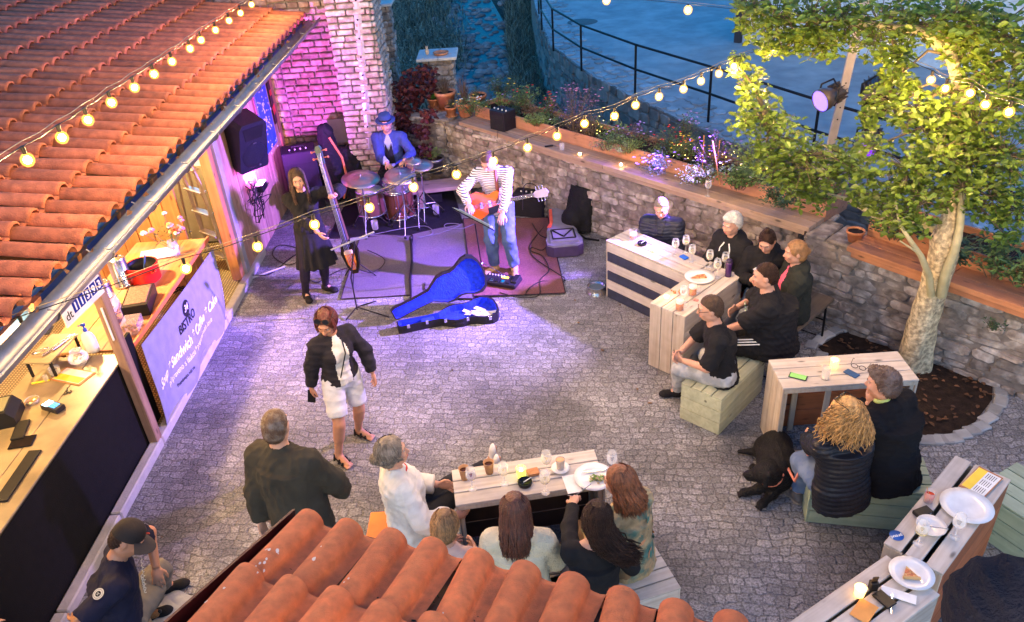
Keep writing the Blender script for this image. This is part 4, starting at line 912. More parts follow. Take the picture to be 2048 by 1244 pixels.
        if hair.get('len'):
            Ln = hair['len']*s; N = int(hair.get('n', 190)*1.5); r = random.Random(int(abs(hc[0]*77))+3); m = MB(); wv = hair.get('wave', .008); amax = hair.get('arc', 2.5); dr = V(*hair.get('drift', (0, 0, 0)))
            for i in range(N):
                a_ = math.pi+r.uniform(-1, 1)*amax*(1 if r.random() < .8 else .6); ca, sa = math.cos(a_), math.sin(a_); cl = r.uniform(.82, 1.08)*Ln; side = hair.get('side')
                pts = []; ph = r.random()*6; fr = r.uniform(12, 20); nn = 9; tht = r.uniform(.55, 1.25)
                for j in range(nn):
                    t = j/(nn-1)
                    if t < .35:
                        e = tht+(1.62-tht)*(t/.35); rr_ = V(.082+th, .100+th, .098+th)*s
                        p = h(0, -.014, .028)+Hl*rr_[0]*math.sin(e)*sa+Hf*rr_[1]*math.sin(e)*ca+Hu*rr_[2]*math.cos(e)
                    else:
                        tt_ = (t-.35)/.65; e = 1.62; rr_ = V(.082+th, .100+th, .1)*s*(1+.10*math.sin(tt_*2.2)+.0*tt_)
                        base = h(0, -.014, .028)+Hl*rr_[0]*sa+Hf*rr_[1]*ca; p = base-Hu*.02*s-(Z*.85+Hu*.15)*tt_*cl
                        bk = -Fc*(.035+.03*(ca < 0))*s*min(1, tt_*1.6) if ca < .35 else Fc*.04*s*tt_
                        if hair.get('tight'): bk = bk*.3-Hl*sa*.03*tt_
                        p = p+bk+dr*tt_*tt_
                    p = p+(Hl*math.sin(ph+t*fr)+Hf*math.cos(ph*1.3+t*fr))*wv*t
                    pts.append(p)
                w0 = r.uniform(.003, .0058)*s; m.tube(pts, [w0*.7]+[w0]*(nn-3)+[w0*.8, w0*.25], 5, caps=False)
            m.build('lock', hm, ho)
        if st == 'curly':
            r = random.Random(5); m = MB()
            for i in range(int(hair.get('n', 300)*1.9)):
                a_ = math.pi+r.uniform(-2.6, 2.6)*.9; e = math.acos(r.uniform(-.1, .98)); L_ = r.uniform(.06, .21)*s*hair.get('cl', 1)*(1 if e > .5 else .6); rr_ = V(.088, .106, .104)*s
                p0_ = h(0, -.014, .028)+Hl*rr_[0]*math.sin(e)*math.sin(a_)+Hf*rr_[1]*math.sin(e)*math.cos(a_)+Hu*rr_[2]*math.cos(e); o_ = unit(p0_-hc); o_ = unit(o_+V(0, 0, -.5)); x, y_, d_ = frame(unit(o_*.45-Z)); pts = []; ph = r.random()*6; rd = r.uniform(.007, .017)*s
                for j in range(14): tq = j/13; pts.append(p0_+o_*.03*min(1, tq*3)*s+d_*L_*tq+(x*math.cos(ph+tq*14)+y_*math.sin(ph+tq*14))*rd)
                m.tube(pts, [.0034*s]*13+[.0015], 4, caps=False)
            m.build('lock', hm, ho)
    D['time'] = time.time()-t0; PEOPLE.append(D); return D
def sit(px, py, hz=1.17, back=0.): p = G(px, py, hz); return p
# ================================================================ crates used as tables and seats
w_wh = wood('whitewashed_wood', (.50, .46, .41), (.40, .35, .30), 'X', island=.10)
w_whz = wood('whitewashed_upright', (.48, .42, .34), (.38, .31, .24), 'Z', island=.10)
w_gr = wood('pale_green_wood', (.42, .44, .30), (.34, .36, .24), 'X', island=.12)
w_gr2 = wood('mint_green_wood', (.30, .37, .27), (.24, .31, .22), 'X', island=.12)
w_dk = M('blue_black_slat', (.020, .026, .055), .7, var=.3)
w_red = wood('orange_inside', (.42, .12, .04), (.30, .09, .03), 'X')
def crate(label, P0, u, D, L, H, kind='table', front='slats', nt=3, mt=None, group=None, flip=1, inner=None, gap=.010, dividers=0, cat=None, striped=False, name=None, nside=None):
    u = unit(V(*u)); v = V(-u[1], u[0])*flip; rz = math.atan2(u[1], u[0])
    t = thing(name or ('crate_table' if kind == 'table' else 'wooden_crate'), label, cat or ('table' if kind == 'table' else 'seat'), (P0[0], P0[1], 0), rz, group)
    mt = mt or w_wh; s = flip; th = .018
    def bx(m, x0, x1, y0, y1, z0, z1, mi=0): m.box(((x0+x1)/2, s*(y0+y1)/2, (z0+z1)/2), (x1-x0, abs(y1-y0), z1-z0), mi=mi, bev=.003)
    m = MB()
    for k in range(nt): bx(m, 0, L, k*D/nt+gap*.5*(k > 0), (k+1)*D/nt-gap*.5*(k < nt-1), H-th, H)
    m.build('top', mt, t, world=False)
    for nm, x0, x1 in (('end_panel', 0.001, th), ('end_panel', L-th, L-.001)):
        m = MB()
        if kind == 'table':
            for k in range(3): bx(m, x0, x1, k*D/3+.003, (k+1)*D/3-.003, .0, H-th-.002)
        else:
            n = nside or 3
            for k in range(n): bx(m, x0, x1, .002, D-.002, k*(H-th)/n+.003, (k+1)*(H-th)/n-.004)
        m.build(nm, w_whz if kind == 'table' else mt, t, world=False)
    n = nside or (6 if striped else (4 if kind == 'table' else 3)); Hh = H-th-.003
    for side, y0, y1 in (('front', .001, th), ('back', D-th, D-.001)):
        st = front if side == 'front' else ('slats' if front == 'open' else 'slats')
        if st == 'none' or st == 'open': continue
        m = MB()
        for k in range(n):
            bx(m, th+.001, L-th-.001, y0, y1, k*Hh/n+.004, (k+1)*Hh/n-.004, mi=(1 if striped and k % 2 == 0 and side == 'front' else 0))
        m.build('side_panel', [inner if (side == 'back' and inner) else mt, w_dk], t, world=False)
    m = MB()
    for x in (th+.001, L-th-.036):
        for y in (th+.001, D-th-.036): bx(m, x, x+.035, y, y+.035, 0, H-th-.003)
    if front == 'open':
        bx(m, th, L-th, .002, .020, H-th-.045, H-th-.004); bx(m, th, L-th, .002, .020, .0, .05)
    m.build('frame', w_whz, t, world=False)
    for k in range(dividers):
        x = L*(.18+.15*k); m = MB(); bx(m, x, x+.05, .022+.26*(k == 0), .04+.26*(k == 0), .05, H-th-.045); m.build('divider', w_whz, t, world=False)
    return t
G1 = 'upright crate tables'; G2 = 'painted crate seats'
crate('crate table with blue black stripes on its long side, by the steel dog bowl', (.92, 8.28), (.64, -.768), .40, 1.22, .76, striped=True, group=G1)
crate('crate table with beer mugs and a pizza plate, its planked end facing the camera', (1.20, 6.85), (.712, .702), .42, 1.05, .76, flip=-1, front='slats', group=G1, dividers=1)
crate('open fronted crate table with candle and phone before the curly blonde woman', (2.08, 5.34), (1, .015), .42, 1.14, .77, front='open', dividers=2, inner=w_red, group=G1)
crate('crate table with brown cups and a salad plate amid the seated women', (-.63, 4.22), (.991, .13), .38, 1.12, .75, front='open', dividers=0, inner=M('dark_slats', (.05, .03, .025), .8), group=G1)
crate('crate table carrying the menu clipboard and big empty plate at lower right', (2.24, 3.66), (.733, .68), .38, 1.15, .765, flip=-1, front='slats', gap=.028, group=G1, inner=w_red)
crate('crate table with pizza slice, orange envelope and candle at bottom right', (1.32, 3.02), (.86, .52), .38, 1.05, .76, flip=-1, front='slats', gap=.022, group=G1)
crate('pale green crate seat under the man with glasses', (1.67, 5.67), (.676, .737), .42, .84, .42, kind='seat', nt=4, mt=w_gr, group=G2)
crate('mint green crate seat under the curly blonde woman and the man beside her', (2.11, 4.57), (.975, -.20), .42, .90, .42, kind='seat', nt=4, mt=w_gr2, group=G2)
crate('green crate seat at the right edge behind the menu clipboard table', (3.32, 4.45), (.48, -.88), .5, .9, .42, kind='seat', nt=4, mt=w_gr2, group=G2)
crate('whitewashed crate seat under the woman with the patterned top', (.92, 3.66), (-.955, -.296), .40, 1.15, .42, kind='seat', nt=4, flip=-1, mt=w_wh, group=G2)
crate('whitewashed crate seat under the woman in the cream hooded sweater', (-.95, 3.55), (.99, .08), .40, 1.1, .42, kind='seat', nt=4, mt=w_wh, group=G2)
# wall bench and backless bench
def plankbench(name, label, P0, u, D, L, H, mat, legs='black', cat='bench'):
    u = unit(V(*u)); t = thing(name, label, cat, (P0[0], P0[1], 0), math.atan2(u[1], u[0]))
    m = MB(); m.box((L/2, -D/2, H-.0175), (L, D, .035), bev=.004); m.build('seat', mat, t, world=False)
    for x in (.12, L-.12):
        m = MB(); m.tube([(x, -.03, H-.04), (x, -.02, .01), (x, -D+.02, .01), (x, -D+.03, H-.04)], .014, 6); m.tube([(x, -.03, H*.5), (x, -D+.03, H*.5)], .010, 6); m.build('leg', m_dark, t, world=False)
    return t
w_old = wood('old_bench_plank', (.17, .13, .09), (.12, .09, .065), 'X')
plankbench('bench', 'dark weathered plank bench under the heavy man in striped trousers', (2.12, 6.55), (.71, .704), .30, 1.25, .45, w_old)
plankbench('bench', 'red edged bench between the stone wall and the striped crate table', (1.62, 8.60), (.66, -.75), .30, 1.9, .44, M('red_bench', (.38, .05, .03), .6))
# orange chair of the white jacket woman
ch = thing('stool', 'orange plastic stool under the grey haired woman in white', 'stool', (-1.25, 4.33, 0)); m_or = M('orange_plastic', (.72, .20, .02), .4, bump=.05)
m = MB(); m.box((-1.14, 4.30, .44), (.40, .40, .03), bev=.01); m.build('seat', m_or, ch)
for dx in (-.18, .18):
    for dy in (-.18, .18): m = MB(); m.tube([(-1.14+dx, 4.30+dy, .43), (-1.14+dx*1.15, 4.30+dy*1.15, 0)], .012, 6); m.build('leg', m_zinc, ch)
# ================================================================ tableware
m_glass = M('clear_glass', (1, 1, 1), .0, trans=1., bump=0, ior=1.25); m_chin = M('white_china', (.72, .72, .70), .18, bump=0); m_beer = M('beer', (.80, .22, .008), .25, bump=0, emit=(.8, .25, .02), es=.0); m_foam = M('foam', (.85, .80, .68), .7, bump=.1)
m_ww = M('white_wine', (.80, .72, .42), .1, trans=.85, bump=0); m_rw = M('red_wine', (.10, .004, .010), .1, bump=0); m_flame = M('candle_flame', (1, .8, .4), bump=0, emit=(1, .55, .15), es=70)
m_wax = M('candle_wax', (.85, .72, .45), .5, bump=0, emit=(1, .55, .18), es=1.6); m_steel = M('stainless_steel', (.55, .54, .52), .22, .95, bump=.03); m_kraft = M('kraft_paper', (.42, .23, .11), .8); m_paper = M('white_paper', (.75, .75, .73), .8, bump=.05)
def at(px, py, z): return G(px, py, z)
def wineglass(label, px, py, z, wine=None, s=1., lvl=.5, group='stemmed wine glasses'):
    c = at(px, py, z); t = thing('wine_glass', label, 'glass', c, 0, group)
    pr = [(.033, .0), (.033, .002), (.006, .006), (.0045, .012), (.0045, .085), (.010, .092), (.030, .105), (.040, .130), (.041, .150), (.036, .185), (.033, .205)]
    ins = [(.031, .204), (.034, .184), (.0385, .150), (.0375, .131), (.028, .108), (.0, .098)]
    m = MB(); m.lathe([(r*s, q*s) for r, q in [(0, 0)]+pr+ins], c, 18); m.build('glass', m_glass, t)
    if wine:
        zt = .105+lvl*.055; m = MB(); m.lathe([(0, .100*s), (.026*s, .108*s), (.0365*s, .131*s), (.0375*s, min(.15, zt)*s), (.0372*s, zt*s), (0, zt*s)], c, 16); m.build('wine', wine, t)
    return t
def mug(label, px, py, z, fill=1., az=0.):
    c = at(px, py, z); t = thing('beer_mug', label, 'mug', c, 0, 'mugs of beer')
    m = MB(); m.lathe([(0, .0), (.040, 0), (.043, .01), (.041, .06), (.045, .125), (.042, .125), (.038, .06), (.038, .014), (0, .012)], c, 18)
    a = R(az); d = V(math.cos(a), math.sin(a), 0); m.tube([c+d*.042+V(0, 0, .10), c+d*.075+V(0, 0, .10), c+d*.08+V(0, 0, .06), c+d*.06+V(0, 0, .03), c+d*.041+V(0, 0, .03)], .006, 8); m.build('glass', M('mug_glass', (.9, .9, .9), .08, bump=0, alpha=.10), t)
    h = .085*fill; m = MB(); m.lathe([(0, .0145), (.0368, .0145), (.0368, .06 if h > .06 else h), (.038, h), (0, h)], c, 16); m.build('beer', m_beer, t)
    m = MB(); m.lathe([(.0375, h), (.039, h+.03), (.0, h+.034)], c, 16); m.build('foam', m_foam, t)
def tumbler(label, px, py, z, r=.033, h=.10, fill=None, name='glass', cat='glass', ice=False):
    c = at(px, py, z); t = thing(name if name != 'glass' else 'drinking_glass', label, cat, c)
    m = MB(); m.lathe([(0, 0), (r*.85, 0), (r, h), (r*.94, h), (r*.80, .006), (0, .006)], c, 18); m.build('glass', m_glass, t)
    if fill: mat, f = fill; m = MB(); m.lathe([(0, .007), (r*.79, .007), (r*(.79+.14*f), h*f), (0, h*f)], c, 16); m.build('drink', mat, t)
    return t, c
def candle(label, px, py, z, col=None, r=.035, h=.07, light=.7):
    c = at(px, py, z); t = thing('candle', label, 'candle', c)
    m = MB(); m.lathe([(0, 0), (r*.8, 0), (r, h), (r*.93, h), (r*.74, .005), (0, .005)], c, 18); m.build('holder', col or m_glass, t)
    m = MB(); m.lathe([(0, .006), (r*.70, .006), (r*.76, h*.45), (0, h*.45)], c, 14); m.build('wax', m_wax, t)
    m = MB(); m.lathe([(0, h*.45), (.006, h*.45+.008), (.0045, h*.45+.020), (0, h*.45+.032)], c, 8); m.build('flame', m_flame, t)
    if light: lamp('candle_light', 'POINT', tuple(c+V(0, 0, h*.45+.05)), (c[0], c[1], 0), light*.3, (1, .55, .2), t, .012)
    return t
def plate(label, px, py, z, r, rim=.02, name='plate'):
    c = at(px, py, z); t = thing(name, label, 'plate', c); m = MB()
    m.lathe([(0, .003), (r*.6, .003), (r*.68, .008), (r, rim), (r, rim+.004), (r*.66, .013), (r*.58, .008), (0, .008)], c, 32); m.build('dish', m_chin, t); return t, c
def flat(name, label, cat, px, py, z, w_, l_, az, mat, h=.006, out=None, parent=None):
    c = at(px, py, z); m = MB(); r0 = rotz(R(az)); m.box(c+V(0, 0, h/2+.001), (w_, l_, h), r0, bev=min(.003, h*.3))
    if parent is None: t = thing(name, label, cat, c); m.build('slab' if out is None else out, mat, t); return t, c, r0
    return m.build(name, mat, parent)
Z1 = .762
mug('full beer mug alone at the left end of the striped crate table', 1266, 478, Z1, .62, 20)
mug('foaming beer mug beside the pizza plate', 1385, 590, Z1, 1., -10)
mug('foaming beer mug nearest the front end of the pizza table', 1359, 620, Z1, 1., -10)
wineglass('left wine glass of three behind the blue packet', 1350, 512, Z1, m_ww); wineglass('wine glass behind the two others near the blue packet', 1371, 505, Z1, m_ww, lvl=.2); wineglass('right wine glass of three just above the blue packet', 1383, 524, Z1, m_ww)
wineglass('wine glass before the white haired woman, left of three', 1418, 535, Z1, m_ww); wineglass('front wine glass between the pizza plate and purple bottle', 1433, 555, Z1, m_ww, 1.05, .7); wineglass('wine glass just behind the purple bottle', 1449, 540, Z1, m_ww)
wineglass('empty round wine glass left of the foaming mugs', 1366, 606, Z1, None, .95)
def ashtray(label, px, py, z):
    c = at(px, py, z); t = thing('ashtray', label, 'ashtray', c); m = MB(); m.lathe([(0, 0), (.052, 0), (.055, .028), (.047, .030), (.042, .010), (0, .008)], c, 20); m.build('bowl', M('black_glass', (.01, .01, .012), .1, bump=0), t)
    m = MB(); m.tube([c+V(-.01, 0, .02), c+V(.05, .03, .036)], .004, 6); m.build('cigarette', m_paper, t)
ashtray('black ashtray on the striped crate table', 1284, 489, Z1); ashtray('black ashtray by the green candle on the women\'s table', 1050, 968, .752)
candle('small candle on the striped crate table', 1310, 502, Z1, light=.5); candle('tealight at the near edge of the pizza table', 1333, 597, Z1, r=.03, h=.03, light=.4)
flat('cigarette_packet', 'bright blue packet beside the wine glasses', 'packet', 1368, 516, Z1, .06, .09, 30, M('blue_packet', (.01, .12, .65), .4, bump=0), .02)
t, c = plate('white plate holding a pizza piece between beer mug and glasses', 1399, 556, Z1, .155)
m = MB(); m.prism([(-.09, -.02), (.07, -.035), (.06, .04), (-.02, .03)], .012, .024, c=c); m_pizza = M('pizza', (.50, .14, .05), .6, var=.4, vs=60, col2=(.60, .38, .14), mixs=40); m.build('pizza_piece', m_pizza, t)
bt = thing('bottle', 'purple sports bottle on the pizza table corner', 'bottle', at(1456, 552, Z1)); m = MB(); c = at(1456, 552, Z1); m.lathe([(0, 0), (.033, 0), (.034, .06), (.029, .10), (.034, .14), (.034, .165), (0, .17)], c, 18); m.build('body', M('purple_plastic', (.06, .02, .11), .2, bump=0), bt)
m = MB(); m.lathe([(.031, .166), (.031, .19), (.02, .20), (0, .20)], c, 14); m.build('lid', M('dark_purple_lid', (.03, .015, .05), .4, bump=0), bt)
for px, py in ((1352, 585),): 
    c = at(px, py, Z1); m = MB(); r = random.Random(2)
    for k in range(14): m.ball(c+V(r.gauss(0, .025), r.gauss(0, .025), .008), r.uniform(.007, .012), 6)
    tag(m.build('snack_crumbs', m_pizza), 'small heap of orange snack crumbs left of the mugs', 'food')
flat('matchbox', 'small red and white matchbox by the front beer mug', 'matchbox', 1392, 601, Z1, .035, .05, 50, M('red_white', (.55, .2, .18), .6, bump=0), .012)
# table of the two from behind
Z3 = .772
candle('yellow candle glass on the open crate table', 1667, 735, Z3, M('amber_glass', (.9, .55, .12), .2, bump=0, emit=(1, .5, .08), es=1.2), .036, .085, .8)
tumbler('empty tumbler left of the spectacles near the yellow candle', 1650, 757, Z3, .038, .12, (m_foam, .14))
def phone(label, px, py, z, az, scr=None):
    t, c, r0 = flat('phone', label, 'phone', px, py, z, .072, .148, az, m_dark, .008, 'case'); m = MB(); m.box(c+V(0, 0, .0098), (.064, .132, .001), r0); m.build('screen', scr or M('phone_screen', (.02, .03, .05), .1, bump=0), t); return t
phone('gold edged phone with a lit green screen on the open crate table', 1596, 754, Z3, 60, M('green_screen', (.05, .1, .03), .2, bump=0, emit=(.15, .25, .06), es=.6))
flat('booklet', 'blue booklet beside the spectacles on the open crate table', 'booklet', 1703, 748, Z3, .07, .12, 35, M('blue_cover', (.02, .07, .18), .5, bump=0), .010)
def glasses_obj(name, c, X, Y, Z, s, mat, par, lens=None, arms=True):
    m = MB()
    for q in (1, -1):
        pts = [c+X*(q*.033+.027*math.cos(a))*s+Z*.021*math.sin(a)*s for a in np.linspace(0, 2*math.pi, 13)]; m.tube(pts, .0026*s, 5, caps=False)
        if arms: m.tube([c+X*q*.060*s, c+X*q*.068*s-Y*.02*s, c+X*q*.074*s-Y*.11*s, c+X*q*.070*s-Y*.135*s-Z*.02*s], .0024*s, 5)
    m.tube([c-X*.008*s+Z*.005*s, c+Z*.009*s, c+X*.008*s+Z*.005*s], .0025*s, 5); o = m.build(name, mat, par)
    if lens:
        m = MB()
        for q in (1, -1): m.add([c+X*(q*.033+.026*math.cos(a))*s+Z*.020*math.sin(a)*s+Y*.001 for a in np.linspace(0, 2*math.pi, 13)[:-1]], [list(range(12))], smooth=False)
        m.build('lens', lens, o)
    return o
c = at(1716, 738, Z3); t = thing('spectacles', 'folded spectacles lying behind the blue booklet', 'spectacles', c); glasses_obj('rim', c+V(0, 0, .022), V(.8, -.6, 0), V(-.6, -.8, 0), V(0, 0, 1), 1., m_dark, t)
# the women's table
Z4 = .752
def cup(label, px, py, z): 
    c = at(px, py, z); t = thing('paper_cup', label, 'cup', c, 0, 'brown paper cups'); m = MB(); m.lathe([(0, 0), (.028, 0), (.040, .105), (.042, .108), (.039, .108), (.028, .008), (0, .008)], c, 20); m.build('cup', m_kraft, t)
    m = MB(); m.lathe([(0, .080), (.0362, .080)], c, 16); m.build('coffee', M('coffee', (.06, .02, .01), .2, bump=0), t)
cup('brown paper cup at the table corner above the red wine', 930, 957, Z4); cup('brown paper cup next to the white socks', 979, 945, Z4)
wineglass('glass of red wine on the women\'s table', 945, 978, Z4, m_rw); wineglass('white wine glass right of the paper cups', 1009, 968, Z4, m_ww); wineglass('front white wine glass between ashtray and plate', 1091, 985, Z4, m_ww, 1., .4); wineglass('empty wine glass behind the other beside the latte', 1094, 945, Z4, m_ww, 1., .7); wineglass('nearly hidden wine glass by the auburn haired woman', 1224, 945, Z4, None)
candle('green glass candle in the middle of the women\'s table', 1043, 953, Z4, M('green_glass', (.35, .5, .08), .15, bump=0, emit=(.6, .6, .06), es=.6), .038, .085, .7)
flat('wooden_block', 'small wooden card block right of the green candle', 'block', 1066, 947, Z4, .09, .07, 15, m_wood, .025)
c = at(1121, 938, Z4); t = thing('saucer', 'saucer beneath the latte glass', 'saucer', c); m = MB(); m.lathe([(0, .002), (.04, .003), (.070, .014), (.070, .017), (.04, .008), (0, .008)], c, 24); m.build('dish', m_chin, t)
t, c = tumbler('latte glass standing on a saucer', 1121, 936, Z4+.009, .036, .09, (M('latte', (.62, .40, .20), .5, bump=0), .93))
t, c = plate('big plate with salad scraps in front of the black haired woman', 1188, 957, Z4, .150)
m = MB(); r = random.Random(4)
for k in range(60): m.box(c+V(r.gauss(.02, .035), r.gauss(-.02, .018), .014+r.random()*.02), (r.uniform(.01, .03), r.uniform(.006, .02), .003), roty(r.random())@rotz(r.random()*6), mi=r.randint(0, 1))
m.build('salad', [M('salad_leaf', (.16, .28, .04), .6, bump=0), M('grain', (.45, .35, .20), .7, bump=0)], t)
m = MB(); m.box(c+V(.03, .06, .022), (.20, .014, .004), rotz(R(4)), bev=.001); tag(m.build('table_knife', m_steel), 'dark knife resting on the salad plate', 'knife')
flat('napkin', 'white paper napkin left of the salad plate', 'napkin', 1144, 968, Z4, .11, .19, 10, m_paper, .003)
# lower right tables
Z5 = .767
t, c, r0 = flat('menu_clipboard', 'menu clipboard with a yellow headed sheet at the end of the lower right table', 'menu', 1962, 965, Z5+.012, .30, .17, 38, m_wood, .006, 'board')
X_, Y_ = r0@V(1, 0, 0), r0@V(0, 1, 0)
m = MB(); m.box(c+V(0, 0, .0085), (.26, .155, .001), r0); m.build('sheet', m_paper, t); m = MB(); m.box(c+V(0, 0, .0093)+Y_*.045, (.26, .062, .001), r0); m.build('yellow_header', M('yellow_print', (.85, .60, .05), .7, bump=0), t)
m = MB()
for k in range(5):
    for j in range(3): m.box(c+V(0, 0, .0092)-Y_*(.0+k*.014)+X_*(-.085+j*.085), (.06, .004, .0008), r0)
m.build('print', m_dark, t)
flat('wooden_tray', 'brown paper tray under the menu clipboard', 'tray', 1932, 974, Z5, .20, .035, 38, m_kraft, .006)
t, c = tumbler('red orange cocktail with a straw on the lower right table', 1856, 1003, Z5, .036, .095, (M('red_cocktail', (.65, .06, .02), .1, bump=0), .7)); m = MB(); m.tube([c+V(.01, 0, .02), c+V(-.03, .01, .13)], .003, 6); m.build('straw', m_kraft, t)
t, c, r0 = flat('wallet', 'black wallet with shiny studs left of the large plate', 'wallet', 1845, 1028, Z5, .12, .07, 20, M('black_leather', (.01, .01, .01), .35), .03); m = MB()
for k in (-1, 0, 1): m.box(c+r0@V(.03*k, -.03, .022), (.018, .012, .014), r0, bev=.003)
m.build('stud', m_steel, t)
t, c = plate('large empty white plate by the menu clipboard', 1932, 1015, Z5, .170)
t, c = plate('white soup bowl with a spoon inside', 1860, 1060, Z5, .095, .045, 'soup_bowl'); m = MB(); m.ball(c+V(-.02, .02, .02), (.022, .015, .006), 10); m.tube([c+V(0, .01, .022), c+V(.09, -.05, .055)], .0035, 6); tag(m.build('spoon', m_steel), 'steel spoon lying in the white soup bowl', 'spoon')
wineglass('empty wine glass right of the soup bowl', 1909, 1075, Z5, None); wineglass('leftmost wine glass beside the round blue sticker', 1836, 1088, Z5, m_ww, lvl=.1)
c = at(1793, 1071, Z5); m = MB(); m.lathe([(0, .0015), (.045, .0015), (.045, 0)], c, 28); st = thing('sticker', 'round blue sticker with white lettering on the table', 'sticker', c); m.build('disc', M('sticker_blue', (.015, .08, .33), .5, bump=0), st)
text_part('lettering', 'proud', .034, m_paper, st, c+V(.038, .012, .002), V(-.97, -.2, 0), V(.2, -.97, 0), .0005, 'LEFT', 0, .0004)
t, c = plate('white plate with a slice of pizza', 1822, 1150, Z5, .135)
m = MB(); m.prism([(-.045, -.03), (.055, -.045), (.01, .055)], .012, .022, c=c+V(-.02, 0, 0)); ps = m.build('pizza_slice', m_pizza, t); m = MB(); m.tube([c+V(-.065, -.03, .02), c+V(.035, -.045, .02)], .011, 8); m.build('crust', M('crust', (.55, .32, .12), .7), ps)
candle('glowing amber candle at the bottom right table', 1718, 1190, Z5, M('amber_glass2', (.8, .6, .2), .2, bump=0, emit=(1, .5, .12), es=1.), .036, .07, .8)
c = at(1745, 1178, Z5); t = thing('cutlery_holder', 'small black cutlery holder behind the wallet', 'holder', c); m = MB(); m.box(c+V(0, 0, .035), (.05, .04, .07), bev=.004); m.build('box', m_dark, t); m = MB(); m.box(c+V(0, .0, .08), (.035, .006, .08), rotx(.2)); m.build('cards', M('dark_cards', (.04, .03, .02), .4), t)
flat('napkin', 'white folded napkin left of the pizza plate', 'napkin', 1797, 1190, Z5, .20, .07, -28, m_paper, .004)
flat('phone_case', 'black leather wallet between candle and napkin', 'wallet', 1768, 1200, Z5, .08, .12, 28, M('black_leather', (.01, .01, .01)), .014)
flat('envelope', 'orange envelope at the bottom edge of the picture', 'envelope', 1728, 1222, Z5, .11, .16, -45, M('orange_paper', (.72, .32, .08), .8, bump=0), .003)
c = at(1783, 1208, Z5); m = MB(); m.box(c+V(0, 0, .004), (.012, .15, .003), rotz(R(-25)), bev=.001); tag(m.build('table_knife', m_steel), 'steel knife beside the black leather wallet', 'knife')
# dog bowl
c = G(1193, 583); t = thing('dog_bowl', 'shiny steel water bowl on the paving by the striped crate table', 'bowl', c); m = MB(); m.lathe([(.135, 0), (.125, .03), (.10, .075), (.11, .085), (.098, .085), (.085, .03), (0, .025)], c, 28); m.build('bowl', m_steel, t); m = MB(); m.lathe([(0, .06), (.092, .06)], c, 24); m.build('water', M('bowl_water', (.1, .14, .16), .03, bump=0), t)
# ================================================================ rugs, instruments and stage gear
def rug(label, pts, z, mat, edge, group=None):
    P_ = [G(x, y, 0) for x, y in pts]; c = sum(P_)/len(P_); t = thing('rug', label, 'rug', (c[0], c[1], 0), 0, group); n = 14
    def fn(u, v):
        p = P_[0]*(1-u)*(1-v)+P_[1]*u*(1-v)+P_[2]*u*v+P_[3]*(1-u)*v; return V(p[0], p[1], z+.003*math.sin(u*9+v*4)+.003*math.sin(v*11))
    m = MB(); m.grid(fn, n, n); m.build('pile', mat, t)
    m = MB(); m.tube([fn(u, 0) for u in np.linspace(0, 1, 9)]+[fn(1, v) for v in np.linspace(0, 1, 9)]+[fn(u, 1) for u in np.linspace(1, 0, 9)]+[fn(0, v) for v in np.linspace(1, 0, 9)], .007, 5); m.build('binding', edge, t)
m_rg = M('grey_violet_rug', (.16, .14, .17), .98, var=.25, vs=60, bump=1, bs=400); m_rm = M('maroon_rug', (.21, .085, .075), .98, var=.25, vs=60, bump=1, bs=400); m_rb = M('black_rug', (.012, .012, .018), .98, bump=1, bs=300); m_re = M('rug_edge', (.03, .02, .03), .9)
rug('black rug under the drum kit', [(655, 478), (932, 468), (905, 378), (700, 392)], .008, m_rb, m_re)
rug('grey violet rug under the music stands', [(682, 600), (825, 592), (826, 472), (722, 470)], .014, m_rg, m_re)
rug('grey violet rug next to the blue guitar case', [(822, 600), (948, 600), (928, 448), (824, 470)], .020, m_rg, m_re)
rug('reddish brown rug beneath the guitarist', [(948, 596), (1131, 590), (1096, 438), (926, 440)], .026, m_rm, m_re)
m_chr = M('chrome', (.7, .7, .72), .12, 1., bump=0, var=.05); m_brz = M('cymbal_bronze', (.42, .36, .28), .28, .9, bump=.2, bs=200); m_drum = M('drum_wood', (.13, .045, .025), .25, bump=0)
def cymbal(label, px, py, z, r, name='cymbal', tilt=.12, stand=True, base=None):
    c = at(px, py, z); t = thing('cymbal_stand', label, 'cymbal', (c[0], c[1], 0)); ax = unit(V(.1, -tilt, 1))
    m = MB(); m.lathe([(.0, .022), (.02, .020), (.036, .008), (r*.6, -.004), (r, -.016), (r, -.018), (r*.6, -.007), (.036, .005), (0, .018)], c, 32, axis=ax); m.build('cymbal', m_brz, t)
    m = MB(); m.tube([c+ax*.06, c+ax*-.05], .008, 8); m.tube([c, V(c[0], c[1], .42)], .009, 8); m.tube([V(c[0], c[1], .75), V(c[0], c[1], .18)], .014, 8); m.ball(V(c[0], c[1], .74), .022, 8); m.ball(c+ax*.03, .014, 8); m.build('pole', m_chr, t)
    for k in range(3):
        a = k*2.094+.5; d = V(math.cos(a), math.sin(a), 0); m = MB(); m.tube([V(c[0], c[1], .42), V(c[0], c[1], .04)+d*.28], .009, 6); m.tube([V(c[0], c[1], .22), V(c[0], c[1], .2)+d*.15], .006, 6); m.ball(V(c[0], c[1], .03)+d*.285, (.02, .02, .028), 8, mi=1); m.build('leg', [m_chr, m_dark], t)
    return t
cymbal('large ride cymbal on a chrome stand left of the snare', 721, 356, .82, .27)
cymbal('tilted cymbal hovering right above the snare drum', 800, 350, .86, .22, tilt=.2)
c = at(840, 332, .9); t = cymbal('pair of hi-hat cymbals on a double braced tripod', 840, 328, .84, .19)
cymbal('small splash cymbal in front of the drummer\'s left hand', 826, 320, .97, .12)
